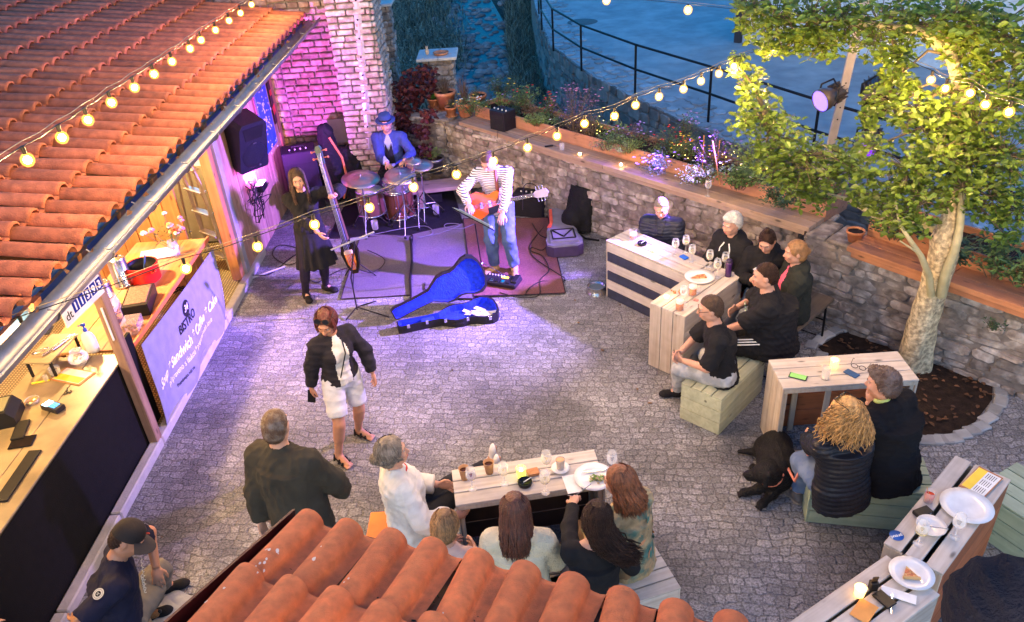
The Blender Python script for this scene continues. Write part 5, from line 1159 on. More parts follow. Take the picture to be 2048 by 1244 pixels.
def drum(name, label, px, py, z0, r, h, mat, horiz=False, lugs=8, legs=0):
    c = at(px, py, z0); t = thing(name, label, 'drum', (c[0], c[1], 0)); ax = V(0, 0, 1) if not horiz else unit(V(.15, -1, .05)); X, Y, Z = frame(ax)
    m = MB(); m.lathe([(r*.985, 0), (r*.985, h)], c, 32, axis=ax); m.build('shell', mat, t)
    m = MB(); m.lathe([(0, h+.003), (r*.99, h+.003), (r*.985, h-.01)], c, 32, axis=ax); m.build('drumhead', M('dark_drumhead', (.05, .03, .035), .4, bump=0) if horiz else M('drumhead', (.45, .43, .42), .5, bump=0), t)
    m = MB()
    for z in (0, h): m.lathe([(r, z-.012), (r*1.035, z-.010), (r*1.035, z+.012), (r, z+.014)], c, 32, axis=ax)
    m.build('hoop', m_chr, t)
    for k in range(lugs):
        a = 2*math.pi*k/lugs; p = c+(X*math.cos(a)+Y*math.sin(a))*r*1.02; m = MB(); m.tube([p+Z*.01, p+Z*(h-.01)], .004, 5); m.ball(p+Z*h*.5, (.011, .011, .02), 8); m.build('lug', m_chr, t)
    return t, c
t, c = drum('snare_drum', 'chrome snare drum on a small stand', 793, 378, .56, .18, .15, M('snare_steel', (.5, .48, .5), .2, .9, bump=.1))
for k in range(3):
    a = k*2.094-1.57; m = MB(); m.tube([c, V(c[0], c[1], .22), V(c[0], c[1], .02)+V(math.cos(a), math.sin(a), 0)*.22], .009, 6); m.tube([c-V(0, 0, .06), c+V(math.cos(a)*.15, math.sin(a)*.15, -.01)], .008, 6); m.build('leg', m_chr, t)
t, c = drum('bass_drum', 'dark wooden drum standing upright beneath the snare', 800, 428, .02, .23, .40, m_drum, False, 8)
t, c = drum('floor_tom', 'dark floor tom at the left of the kit', 745, 425, .20, .19, .36, M('tom_brown', (.10, .04, .03), .3, bump=0))
for k in range(3): a = k*2.094; m = MB(); m.tube([c+V(math.cos(a)*.2, math.sin(a)*.2, .2), V(c[0]+math.cos(a)*.22, c[1]+math.sin(a)*.22, .01)], .007, 6); m.build('leg', m_chr, t)
# water glasses and small black bits on the drum rug
tumbler('big water glass on the black rug right of the drums', 873, 428, .02, .05, .14, (M('water', (.5, .55, .6), .05, trans=.9, bump=0), .5)); tumbler('water glass at the front edge of the black rug', 751, 458, .02, .05, .13)
flat('black_bag', 'low black bag lying behind the hi-hat stand', 'bag', 862, 402, .02, .34, .2, 10, C_blk, .14)
# plank bench by the wall
t = thing('low_bench', 'pale rough plank seat at the foot of the wall behind the drums', 'bench', at(880, 375, 0)); a, b = at(838, 385, .28), at(936, 374, .28); u = unit(b-a); L_ = np.linalg.norm(b-a); rot = np.array([u, np.cross(V(0, 0, 1), u), V(0, 0, 1)]).T
m = MB(); m.box((a+b)/2+rot@V(0, .18, 0), (L_+.7, .36, .06), rot, bev=.006); m.build('seat', m_plank_g, t)
for q in (-.35, .35): m = MB(); m.box((a+b)/2+rot@V(q, .18, -.155), (.12, .3, .25), rot); m.build('leg', m_plank_g, t)
# electric upright bass held by the woman
BB = at(716, 563, .0)+V(0, .02, 0); hb = GY(634, 292, 8.66); bt0 = GY(712, 545, 8.42); dz = unit(hb-bt0); m_bb = M('bass_body', (.012, .008, .008), .2, bump=0); m_or2 = M('bass_amber', (.62, .20, .03), .25, bump=0, col2=(.35, .07, .015), mixs=6)
fx = unit(np.cross(dz, V(0, 1, 0))*1.); fn_ = unit(np.cross(fx, dz)); fn_ = fn_ if fn_[1] < 0 else -fn_; fx = unit(np.cross(dz, fn_))
t = thing('electric_upright_bass', 'slim electric upright bass with an amber burst body and blue lit strings', 'bass', (bt0[0], bt0[1], 0))
L_ = np.linalg.norm(hb-bt0); P_ = lambda a, b, n_: bt0+fx*a+dz*b+fn_*n_
def outl(m, pts, n0, n1, mi=0): m.prism(pts, n0, n1, mi=mi, X=fx, Y=dz, Z=fn_, c=bt0)
m = MB(); outl(m, [(-.035, -.0), (.035, 0), (.075, .10), (.105, .27), (.075, .36), (.045, .42), (-.045, .42), (-.075, .36), (-.105, .27), (-.075, .10)], -.04, .03); m.build('body', m_bb, t)
m = MB(); outl(m, [(-.02, .05), (.02, .05), (.052, .13), (.06, .24), (.04, .27), (-.04, .27), (-.06, .24), (-.052, .13)], .030, .036); m.build('burst_top', m_or2, t)
m = MB(); outl(m, [(-.05, .265), (.05, .265), (.042, .300), (-.042, .300)], .030, .085); m.build('bridge', M('maple', (.62, .45, .28), .5), t)
m = MB(); outl(m, [(-.032, .40), (.032, .40), (.022, L_-.20), (-.022, L_-.20)], -.03, .04); m.build('neck', M('bass_neck', (.10, .05, .03), .3), t)
m = MB(); outl(m, [(-.034, .34), (.034, .34), (.021, L_-.20), (-.021, L_-.20)], .041, .055); m.build('fingerboard', M('ebony', (.012, .012, .05), .6, bump=0), t)
m = MB()
for k in range(4): q = (k-1.5); m.tube([P_(q*.017, .06, .04), P_(q*.017, .29, .092), P_(q*.010, L_-.2, .062), P_(q*.014, L_-.08, .03)], .0026, 5)
m.build('strings', M('silver_string', (.35, .35, .6), .4, .9, bump=0), t)
m = MB(); outl(m, [(-.026, L_-.21), (.026, L_-.21), (.035, L_-.03), (.02, L_), (-.02, L_), (-.035, L_-.03)], -.03, .02); m.build('headstock', M('headstock', (.03, .06, .07), .3), t)
for k, (q, z_) in enumerate(((-1, .06), (-1, .14), (1, .06), (1, .14))): m = MB(); m.tube([P_(q*.03, L_-z_, -.005), P_(q*.075, L_-z_, -.005)], .006, 6); m.box(P_(q*.085, L_-z_, -.005), (.022, .03, .022), rotz(.3), bev=.004); m.build('tuning_peg', M('peg_red', (.45, .12, .08), .3, bump=0), t)
m = MB(); m.tube([P_(0, .0, 0), V(BB[0], BB[1], .30), V(BB[0], BB[1], .25)], .010, 6); m.build('endpin', m_chr, t)
for k in range(3): a = k*2.094+.4; m = MB(); m.tube([V(BB[0], BB[1], .30), V(BB[0]+math.cos(a)*.24, BB[1]+math.sin(a)*.24, .01)], .008, 6); m.build('stand_leg', m_dark, t)
m = MB(); m.tube([P_(-.17, .28, .09), P_(.30, .52, .09)], .006, 6); bo = m.build('bow', M('bow_stick', (.3, .3, .4), .3), t) if False else None
# tripod music stand before the bassist, folded tray edge on
def mstand(label, foot, top, traydir, mat, az, tilt=.5, pages=True, w_=.46):
    c = V(*foot); t = thing('music_stand', label, 'music stand', c)
    for k in range(3): a = R(az)+k*2.094; m = MB(); m.tube([c+V(0, 0, .30), c+V(math.cos(a)*.33, math.sin(a)*.33, .012)], .009, 6); m.tube([c+V(0, 0, .14), c+V(math.cos(a)*.2, math.sin(a)*.2, .12)], .006, 5); m.build('leg', mat, t)
    m = MB(); m.tube([c+V(0, 0, .08), top], .009, 8); m.ball(c+V(0, 0, .30), (.02, .02, .03), 8); m.build('pole', mat, t)
    u = unit(traydir); f_ = unit(np.cross(u, V(0, 0, 1))); up = unit(V(0, 0, 1)*math.cos(tilt)-f_*math.sin(tilt)*(-1 if f_[1] < 0 else 1)*-1); n = np.cross(u, up); rot = np.array([u, n, up]).T
    m = MB(); m.box(top+up*.12, (w_, .008, .27), rot, bev=.003); m.box(top-up*.01+n*(-.02), (w_, .05, .006), rot); m.build('tray', m_dark, t)
    return t, u, up, n, rot
f1 = at(716, 628, 0); tp = at(700, 488, .95)
t = thing('music_stand', 'black tripod music stand with a tilted bar in front of the bassist', 'music stand', f1)
for k, (x, y) in enumerate(((778, 634), (692, 640), (752, 602))): m = MB(); q = at(x, y, .01); m.tube([f1+V(0, 0, .10), q], .008, 6); m.build('leg', m_dark, t)
q0, q1 = GY(662, 500, 8.1), GY(748, 464, 8.15); top = (q0+q1)/2; top = q0*.45+q1*.55
m = MB(); m.tube([f1+V(0, 0, .06), V(f1[0], f1[1], .5), top], .009, 8); m.build('pole', m_dark, t)
m = MB(); m.tube([q0, q1], .012, 6); m.box((q0*.35+q1*.65), (.2, .03, .02), rotz(.3)); m.build('bar', M('stand_grey', (.30, .32, .38), .4, .6), t)
# guitarist's stand with sheets
f2 = at(968, 560, 0)+V(0, -.05, 0); top2 = GY(950, 448, 8.55)
t = thing('music_stand', 'black music stand piled with song sheets that the guitarist touches', 'music stand', f2)
for k in range(3): a = R(20)+k*2.094; m = MB(); m.tube([f2+V(0, 0, .28), f2+V(math.cos(a)*.3, math.sin(a)*.3, .012)], .007, 6); m.build('leg', m_chr, t)
m = MB(); m.tube([f2+V(0, 0, .05), top2], .008, 8); m.build('pole', m_dark, t)
a0, a1 = GY(910, 420, 8.62), GY(990, 462, 8.42); u = unit(a1-a0); up = V(-.1, -.80, .50); up = unit(up-u*(up@u)); n = unit(np.cross(u, up)); n = n if n[1] > 0 else -n; rot = np.array([u, n, up]).T; cc = (a0+a1)/2; L_ = np.linalg.norm(a1-a0)
m = MB(); m.box(cc-n*.0, (L_, .01, .22), rot, bev=.003); m.build('tray', m_dark, t)
m = MB()
for k in range(5): m.box(cc+u*(k-2)*.012+up*(.02+.012*k)+n*(.012+.005*k), (L_*.95-.03*k, .0025, .20), rot@roty(.03*(k-2)))
m.build('sheets', M('blue_sheets', (.30, .42, .50), .7, bump=.05), t)
# semi-hollow guitar
def hguitar(root, c, nx, ny, nz, s=1.):
    out = []
    pr = [(-.23, 0), (-.22, .10), (-.17, .165), (-.10, .180), (-.03, .150), (.02, .120), (.07, .115), (.13, .140), (.18, .145), (.215, .12), (.19, .07), (.165, .035)]
    pts = [(x*s, y*s) for x, y in pr]+[(x*s, -y*s) for x, y in pr[::-1]]
    m = MB(); m.prism(pts, -.03, .03, X=nx, Y=ny, Z=nz, c=c); m.build('body', M('guitar_red', (.60, .07, .02), .2, bump=0, col2=(.75, .22, .02), mixs=5), root)
    m = MB(); m.prism([(x*.97, y*.97) for x, y in pts], .0305, .033, X=nx, Y=ny, Z=nz, c=c); m.build('top', M('guitar_top', (.72, .13, .02), .15, bump=0), root)
    m = MB(); m.prism([(.02, -.05), (.02, -.13), (.12, -.12), (.17, -.03)], .034, .038, X=nx, Y=ny, Z=nz, c=c); m.build('pickguard', m_dark, root)
    m = MB(); m.prism([(.14, -.025), (.60, -.021), (.60, .021), (.14, .025)], .02, .045, X=nx, Y=ny, Z=nz, c=c); m.build('neck', M('rosewood', (.10, .045, .03), .4), root)
    m = MB()
    for x in np.linspace(.17, .59, 14): m.prism([(x, -.022), (x+.003, -.022), (x+.003, .022), (x, .022)], .045, .047, X=nx, Y=ny, Z=nz, c=c)
    m.build('frets', m_chr, root)
    m = MB(); m.prism([(.60, -.024), (.63, -.045), (.75, -.05), (.78, 0), (.75, .05), (.63, .045), (.60, .024)], .012, .03, X=nx, Y=ny, Z=nz, c=c); m.build('headstock', M('head_pale', (.35, .30, .40), .3), root)
    for k in range(6): q = 1 if k % 2 else -1; m = MB(); p = c+nx*(.64+.04*(k//2))+ny*q*.05+nz*.02; m.tube([p, p+ny*q*.03], .005, 6); m.ball(p+ny*q*.035, .010, 6); m.build('tuning_peg', m_chr, root)
    for x in (-.05, .06): m = MB(); p = c+nx*x+nz*.036; m.prism([(x-.017, -.035), (x+.017, -.035), (x+.017, .035), (x-.017, .035)], .034, .042, X=nx, Y=ny, Z=nz, c=c); m.build('pickup', m_chr, root)
    m = MB()
    for k in range(6): m.tube([c+nx*(-.15)+ny*(k-2.5)*.009+nz*.048, c+nx*.61+ny*(k-2.5)*.006+nz*.05], .0012, 4)
    m.build('strings', m_chr, root)
gc = GY(972, 408, 8.84); ge = GY(1042, 394, 8.78); gx_ = unit(ge-gc); gy_ = unit(np.cross(V(.1, -1, .25), gx_)); gz_ = np.cross(gx_, gy_); gz_ = gz_ if gz_[1] < 0 else -gz_
gt = thing('electric_guitar', 'orange red hollow body guitar hanging from the striped shirt man', 'guitar', gc); hguitar(gt, gc, gx_, gy_, gz_, .92)
# effects pedal board
pbz = .03; c = (at(960, 572, pbz)+at(1047, 556, pbz)+at(1035, 590, pbz)+at(975, 545, pbz))/4; a, b = at(960, 578, pbz), at(1035, 590, pbz); u = unit((b-a)*V(1, 1, 0)); rot = np.array([u, np.cross(V(0, 0, 1), u), V(0, 0, 1)]).T
t = thing('effects_pedal', 'black multi effects pedal board with an amber display at the guitarist\'s feet', 'pedal board', c)
m = MB(); m.box(c+V(0, 0, .03), (.46, .24, .055), rot, bev=.01); m.build('case', M('pedal_black', (.015, .015, .02), .35), t)
m = MB(); m.box(c+rot@V(.03, .04, .060), (.09, .03, .006), rot); m.build('display', M('amber_display', (.3, .1, 0), .4, bump=0, emit=(1, .35, .03), es=3), t)
for k in range(5): m = MB(); m.box(c+rot@V(-.18+.075*k, -.07, .064), (.05, .055, .014), rotz(0)@rot, bev=.004); m.build('footswitch', m_chr if k % 2 else m_dark, t)
m = MB(); m.box(c+rot@V(.185, .02, .072), (.075, .17, .03), rot@rotx(.1), bev=.006); m.build('expression_pedal', m_dark, t)
for k in range(6): m = MB(); p = c+rot@V(-.19+.04*k, .06, .058); m.lathe([(.010, 0), (.009, .016), (0, .016)], p, 8); m.build('knob', M('white_knob', (.5, .5, .5), .4, bump=0), t)
# blue lined open guitar case
m_cs = M('case_black', (.012, .012, .015), .5, bump=.4, bs=200); m_bl = M('blue_plush', (.003, .03, .58), .95, bump=1, bs=60, var=.35, vs=22, sheen=0)
u = unit(V(1.10, .30, 0)); cO = at(798, 668, 0); L_ = 1.18
ux = u; uy = V(-u[1], u[0], 0)
def half(w0, w1):
    pr = [(0, .055), (.04, .075), (.30, .068), (.50, .075), (.58, .13), (.66, .18), (.74, .19), (.83, .170), (.90, .185), (1.0, .24), (1.08, .25), (1.15, .21), (1.19, .12), (1.20, 0)]
    return pr
def casepart(t, name, c, X, Y, Z, depth):
    pr = half(0, 0); po = [(x, y) for x, y in pr]+[(x, -y) for x, y in pr[::-1][1:]]
    pi = [(x*.965+.02, y*.86) for x, y in pr]+[(x*.965+.02, -y*.86) for x, y in pr[::-1][1:]]; n = len(po)
    vo = [V(*c)+X*a+Y*b for a, b in po]; vo2 = [v+Z*depth for v in vo]; vi2 = [V(*c)+X*a+Y*b+Z*depth for a, b in pi]; vi = [V(*c)+X*a+Y*b+Z*.015 for a, b in pi]
    m = MB(); m.add(vo+vo2, [list(range(n))[::-1]]+[[i, (i+1) % n, (i+1) % n+n, i+n] for i in range(n)], smooth=False); m.add(vo2+vi2, [[i, (i+1) % n, (i+1) % n+n, i+n] for i in range(n)], smooth=False); m.build(name, m_cs, t)
    m = MB(); m.add(vi2+vi, [[(i+1) % n, i, i+n, (i+1) % n+n] for i in range(n)]+[[i+n for i in range(n)]], smooth=False)
    if name == 'base': m.box(V(*c)+X*.36+Z*.05, (.16, .11, .06), np.array([X, Y, Z]).T, bev=.01)
    m.build('lining', m_bl, bpy.data.objects[-1] if False else t)
t = thing('guitar_case', 'open hard guitar case lined with bright blue plush and holding tips', 'guitar case', cO, 0)
cB = cO+uy*.06; casepart(t, 'base', cB, ux, uy, V(0, 0, 1), .10)
th_ = R(78); Yl = uy*math.cos(th_)*1+V(0, 0, 1)*math.sin(th_); Zl = np.cross(ux, Yl); 
cl = cB+uy*.25+V(0, 0, .11); # hinge line
cL = cl+Yl*.25; a_l = R(17); Xl = ux*math.cos(a_l)+Yl*math.sin(a_l); Y2 = Yl*math.cos(a_l)-ux*math.sin(a_l); casepart(t, 'lid', cL-Yl*.26-ux*.02, Xl, Y2, unit(np.cross(Xl, Y2)), .075)
m = MB(); r = random.Random(6)
for k in range(26): m.box(cB+ux*(1.0+r.gauss(0, .07))+uy*r.gauss(-.02, .06)+V(0, 0, .025+.02*r.random()), (.10, .055, .002), rotz(r.random()*6)@roty(r.uniform(-.35, .35)))
tag(m.build('banknotes', M('paper_money', (.50, .52, .46), .8, bump=0, island=.3)), 'crumpled banknotes tossed into the blue guitar case', 'money', kind='stuff')
for k, x in enumerate((.12, .34, .55, .80, 1.05)): m = MB(); m.box(cB+ux*x-uy*([.078, .070, .115, .175, .25][k])+V(0, 0, .085), (.035, .012, .05), np.array([ux, uy, V(0, 0, 1)]).T, bev=.003); m.build('latch', m_chr, t)
m = MB(); m.tube([cB+ux*.62-uy*.15+V(0, 0, .05), cB+ux*.64-uy*.175+V(0, 0, .055), cB+ux*.74-uy*.19+V(0, 0, .055), cB+ux*.77-uy*.165+V(0, 0, .05)], .009, 6); m.build('handle', m_dark, t)
# grey gig bag lying on the ground
c0 = at(1118, 470, .0); c1 = at(1130, 520, 0); m_gb = cloth('grey_gig_bag', (.20, .20, .23)); X = unit((at(1135, 525, 0)-at(1112, 440, 0))*V(1, 1, 0)); Yb = V(-X[1], X[0], 0); cb = at(1112, 440, 0)
t = thing('gig_bag', 'grey padded gig bag with a black logo pocket lying by the amplifier', 'bag', at(1128, 500, 0))
pr = [(0, .09), (.05, .11), (.35, .11), (.55, .16), (.72, .21), (.85, .215), (1.0, .25), (1.12, .24), (1.18, .16)]; po = [(x, y) for x, y in pr]+[(x, -y) for x, y in pr[::-1]]
m = MB(); m.prism(po, .02, .16, X=X, Y=Yb, c=cb); m.build('bag', cloth('gig_bag_side', (.05, .03, .08)), t)
m = MB(); m.prism([(x*.99, y*.97) for x, y in po], .161, .185, X=X, Y=Yb, c=cb); m.build('front_panel', m_gb, t)
m = MB(); m.prism([(.72, -.17), (1.08, -.19), (1.10, .19), (.72, .17)], .186, .215, X=X, Y=Yb, c=cb); pk = m.build('pocket', m_gb, t)
m = MB()
for a, b in (((.78, -.13), (.98, 0)), ((.78, .13), (.98, 0)), ((.76, -.15), (1.03, -.15)), ((1.03, -.15), (1.03, .15)), ((1.03, .15), (.76, .15)), ((.76, .15), (.76, -.15))): m.tube([cb+X*a[0]+Yb*a[1]+V(0, 0, .222), cb+X*b[0]+Yb*b[1]+V(0, 0, .222)], .010, 5)
m.build('logo', m_dark, pk)
m = MB(); m.prism([(.05, .10), (.5, .14), (.62, .19), (.62, .13), (.45, .09), (.05, .06)], .19, .20, X=X, Y=-Yb, c=cb); m.build('red_strip', cloth('coral_cloth', (.75, .12, .06)), t)
# black backpack against the wall
cp = at(1160, 458, 0)+V(.05, .05, 0); wn = unit(V(-1, -1, 0)); wu = unit(V(1, -1, 0)); t = thing('backpack', 'big black backpack leaning against the stone wall', 'bag', cp)
S = SDF(cp-V(.45, .45, .05), cp+V(.45, .45, .75), .012)
S.cone(cp+wn*.14+V(0, 0, .04), cp-wn*.0+V(0, 0, .62), (.23, .13), (.19, .10), np.array([wu, wn, V(0, 0, 1)]).T, .03)
S.ell(cp+wn*.20+V(0, 0, .22), (.17, .17, .17), None, .04)
vs, fs = S.mesh(); raw_mesh('bag', wrinkle(vs, fs, .008), fs, C_blk, t); m = MB(); m.tube([cp+wu*.1+wn*.3+V(0, 0, .1), cp+wu*.28+wn*.28+V(0, 0, .02), cp+wu*.45+wn*.2+V(0, 0, .01)], .014, 5); m.build('strap', C_blk, t)
# guitar amplifier by the wall and small box amp on the counter
def ampbox(name, label, c, w_, d_, h_, az, cat='amplifier', top=True):
    t = thing(name, label, cat, c); r0 = rotz(R(az)); m = MB(); m.box(c+V(0, 0, h_/2), (w_, d_, h_), r0, bev=.012); m.build('cabinet', M('amp_black', (.012, .010, .018), .6, bump=.4, bs=150), t)
    m = MB(); m.box(c+r0@V(0, -d_/2-.002, h_*.44), (w_*.88, .008, h_*.74), r0); m.build('grille', M('amp_grille', (.02, .018, .025), .85, bump=1, bs=300), t)
    m = MB()
    for k in range(4): p = c+r0@V(-.12+.08*k, -d_/2*.3, h_+.008); m.lathe([(.012, -.01), (.011, .010), (0, .010)], p, 8)
    m.build('knobs', M('white_knob', (.5, .5, .5), .4), t); m = MB(); m.tube([c+r0@V(-w_*.2, 0, h_), c+r0@V(-w_*.17, 0, h_+.03), c+r0@V(w_*.17, 0, h_+.03), c+r0@V(w_*.2, 0, h_)], .010, 6); m.build('handle', m_dark, t); return t
ampbox('amplifier', 'black guitar amplifier standing behind the guitarist at the wall', at(1062, 428, 0), .46, .24, .36, -20)
ampbox('amplifier', 'small black box amplifier on the plank counter by the flowers', at(1007, 258, 1.06), .30, .26, .30, -45)
ampbox('amplifier', 'black bass cabinet in the corner beside the brick wall', V(-3.35, 11.55, 0), .5, .4, .95, 15)
flat('tablet', 'dark tablet lying on the counter beside the small amplifier', 'tablet', 968, 246, 1.06, .18, .26, 40, m_dark, .012)
# black instrument bag leaning on the brick wall with orange strap
cp = V(-2.78, 11.6, 0); t = thing('instrument_bag', 'tall black soft bass bag with an orange strap slumped at the brick wall', 'bag', cp)
S = SDF(cp-V(.5, .5, .05), cp+V(.6, .6, 1.35), .014); S.cap(cp+V(-.1, 0, .25), cp+V(-.18, .22, 1.10), .20, .12, .08); S.cap(cp+V(.22, 0, .2), cp+V(.12, .2, .72), .19, .13, .08); S.ell(cp+V(.3, -.1, .12), (.22, .2, .13), None, .08)
vs, fs = S.mesh(); raw_mesh('bag', wrinkle(vs, fs, .018, .7), fs, C_blk, t)
m = MB(); m.tube([cp+V(-.05, -.10, 1.1), cp+V(.10, -.17, .8), cp+V(.14, -.26, .5), cp+V(.05, -.3, .2)], .018, 6); m.build('strap', M('orange_strap', (.55, .16, .05), .7), t)
# PA speaker hanging under the roof
sc0 = GX(502, 292, -3.42); t = thing('pa_speaker', 'black loudspeaker hanging under the gutter above a tangle of cables', 'loudspeaker', sc0)
ff = unit(V(.75, -.62, -.30)); uu = unit(V(0, 0, 1)-ff*ff[2]); rr = np.cross(uu, ff); rot = np.array([rr, uu, ff]).T   # local x right, y up, z front
m = MB(); m.prism([(-.20, -.33), (.20, -.33), (.215, -.28), (.20, .30), (.16, .36), (-.16, .36), (-.20, .30), (-.215, -.28)], -.28, .06, X=rr, Y=uu, Z=ff, c=sc0); m.build('cabinet', M('speaker_plastic', (.012, .012, .02), .5, bump=.5, bs=200), t)
m = MB(); m.lathe([(0, .085), (.10, .083), (.165, .075), (.18, .060)], sc0-uu*.10, 32, axis=ff); m.build('woofer_grille', M('speaker_grille', (.015, .015, .03), .45, bump=1, bs=500), t)
m = MB(); m.prism([(-.12, .13), (.12, .13), (.15, .30), (-.15, .30)], .061, .066, X=rr, Y=uu, Z=ff, c=sc0); m.build('horn', m_dark, t)
m = MB(); m.box(sc0+uu*.085+ff*.082, (.05, .014, .004), rot); m.box(sc0-uu*.27+rr*.08+ff*.066, (.025, .025, .006), rot); m.build('badge', m_chr, t)
m = MB(); m.tube([sc0-ff*.2+uu*.35, sc0-ff*.2+V(-.1, .1, .9)], .018, 8); m.build('bracket', m_dark, t)
# LED wash lamp hidden behind the speaker that floods the boards with magenta
wl = V(-3.50, 10.05, .98); t = thing('wash_lamp', 'small magenta wash lamp under the hanging speaker', 'stage lamp', wl); m = MB(); m.box(wl, (.10, .22, .10), bev=.01); m.build('housing', m_dark, t)
m = MB(); m.box(wl+V(-.0, .0, .054), (.08, .19, .006)); m.build('lens', M('magenta_lens', (1, .3, 1), .3, bump=0, emit=(1, .15, .95), es=30), t)
m = MB(); m.tube([wl-V(0, 0, .05), wl-V(.18, 0, .25)], .012, 6); m.build('bracket', m_dark, t)
lamp('wash_beam', 'SPOT', tuple(wl+V(0.02, 0, .07)), (-3.72, 10.5, 1.25), 240, (.62, .10, 1), t, .05, 140, .8)
lamp('pillar_beam', 'SPOT', tuple(wl+V(.08, .02, .09)), (-2.5, 11.8, 1.9), 36, (.80, .25, 1), t, .05, 75, .9)
# blue board and posters on the board wall
PB = GX(531, 232, -3.64); PB = V(-3.645, PB[1], PB[2])
t = thing('poster', 'blue board with pale writing on the purple board wall', 'poster', (-3.64, 10.75, 1.6)); m = MB(); m.box(PB, (.02, .55, .95), bev=.002); m.build('board', M('blue_board', (.01, .07, .45), .6, bump=.05), t)
m = MB(); r = random.Random(3)
for k in range(60): m.box((-3.633, PB[1]+r.gauss(0, .12), PB[2]+r.gauss(0, .22)), (.002, r.uniform(.01, .05), r.uniform(.01, .03)))
m.build('scrawl', M('pale_print', (.45, .6, .8), .6, bump=0), t)
for (y, z, lb) in ((*GX(545, 205, -3.68)[1:], 'black and red poster nearest the blue board'), (*GX(562, 190, -3.68)[1:], 'black and red poster in the middle of the boards'), (*GX(577, 185, -3.68)[1:], 'black and red poster nearest the brick corner')):
    t = thing('poster', lb, 'poster', (-3.69, y, z)); m = MB(); m.box((-3.682, y, z), (.006, .17, .62)); m.build('paper', m_dark, t); m = MB(); m.box((-3.677, y, z-.10), (.003, .14, .12), rotx(.3)); m.box((-3.677, y, z+.15), (.003, .1, .08)); m.build('red_print', M('red_print', (.6, .03, .03), .6, bump=0), t)
# cables
def cable(label, pts, r_=.006, mat=None, smooth_n=4):
    P_ = [V(*p) for p in pts]; q = []
    for i in range(len(P_)-1):
        p0_, p1_, p2_, p3_ = P_[max(i-1, 0)], P_[i], P_[i+1], P_[min(i+2, len(P_)-1)]
        for k in range(smooth_n): t = k/smooth_n; q.append(.5*((2*p1_)+(-p0_+p2_)*t+(2*p0_-5*p1_+4*p2_-p3_)*t*t+(-p0_+3*p1_-3*p2_+p3_)*t**3))
    q.append(P_[-1]); m = MB(); m.tube(q, r_, 6); return tag(m.build('cable', mat or m_cable), label, 'cable', 'cables across the stage floor')
g0 = lambda x, y, z=.035: at(x, y, z)
cable('thin cable looping from the small counter amplifier down the wall', [at(996, 262, 1.2), at(994, 300, .7), at(1000, 350, .3), g0(1010, 400, .01)], .004)
cable('cable arching over the amplifier behind the guitarist', [g0(1045, 420, .3), g0(1048, 372, .55), g0(1072, 372, .5), g0(1088, 410, .1), g0(1100, 440, .01), g0(1150, 462, .01), g0(1210, 478, .01), g0(1280, 470, .3)])
cable('cable curling round the gig bag to the pedal board', [g0(1100, 440, .01), g0(1066, 480), g0(1060, 500), g0(1085, 512), g0(1098, 540), g0(1080, 560), g0(1078, 590), g0(1040, 595), g0(1000, 585)])
cable('cable snaking over the maroon rug behind the gig bag', [g0(1064, 446), g0(1080, 470), g0(1100, 480), g0(1085, 500), g0(1062, 495), g0(1068, 515), g0(1120, 550), g0(1130, 558, .01), g0(1120, 566, .01), g0(1085, 562), g0(1060, 575), g0(1050, 590)])
cable('pale cable crossing the front of the black drum rug', [g0(680, 480), g0(740, 470), g0(800, 458), g0(850, 452), g0(866, 466), g0(840, 475)], .005, M('grey_cable', (.15, .15, .2), .5, bump=0))
cable('pale cable from the drums towards the guitarist', [g0(835, 475), g0(880, 466), g0(920, 450), g0(895, 447), g0(890, 454), g0(920, 458), g0(948, 448)], .005, M('grey_cable', (.15, .15, .2), .5, bump=0))
cable('cable lying across the left grey violet rug', [g0(620, 560, .01), g0(635, 565, .01), g0(660, 550, .01), g0(700, 535), g0(745, 545), g0(770, 520), g0(735, 500)])
cable('cable beside the kick of the blue case', [g0(850, 565), g0(852, 580), g0(880, 560), g0(900, 545)])
cable('black cable from the board wall over the paving behind the bassist', [g0(505, 550, .08), g0(540, 548, .01), g0(575, 520, .01), g0(600, 500, .01), g0(560, 490, .01), g0(545, 510, .01), g0(575, 530, .01), g0(600, 520, .01)])
r = random.Random(12)
for k in range(7):
    p = V(-3.55+r.uniform(-.1, .1), 9.9+r.uniform(-.2, .3), 1.1); q = [p+V(r.uniform(-.1, .1), r.uniform(-.25, .25), -j*.09-r.random()*.05) for j in range(6)]+[p+V(0, r.uniform(-.2, .2), 0)]
    cable('black cable looped in the tangle below the hanging speaker', q, .006)
for k in range(5):
    p = at(400, 560, .09); q = [p+V(r.uniform(-.5, .25), r.uniform(-.35, .35), r.uniform(0, .03)) for j in range(7)]
    cable('black cable heaped on the bar floor by the step ladder', q, .007)
m = MB(); m.tube([at(450, 575, .02), at(570, 533, .02)], .012, 6); tag(m.build('grey_rod', M('grey_rod', (.4, .4, .5), .4)), 'pale grey rod lying on the paving beside the post', 'rod')
# microphone bracket lying / folded pole on the rugs
m = MB(); m.tube([at(822, 470, .05)+V(0, 0, 0), at(822, 592, .04)], .016, 8); m.build('pole', m_dark, None) if False else None
t = thing('floor_strap', 'dark strap seam dividing the two grey violet rugs', 'strap', at(822, 540, 0)); m = MB(); m.tube([at(822, 478, .04), at(824, 520, .035), at(820, 560, .035), at(822, 596, .035)], [.020, .014, .018, .012], 6); m.ball(at(822, 478, .06), (.03, .03, .05), 8); m.build('strap', m_dark, t)
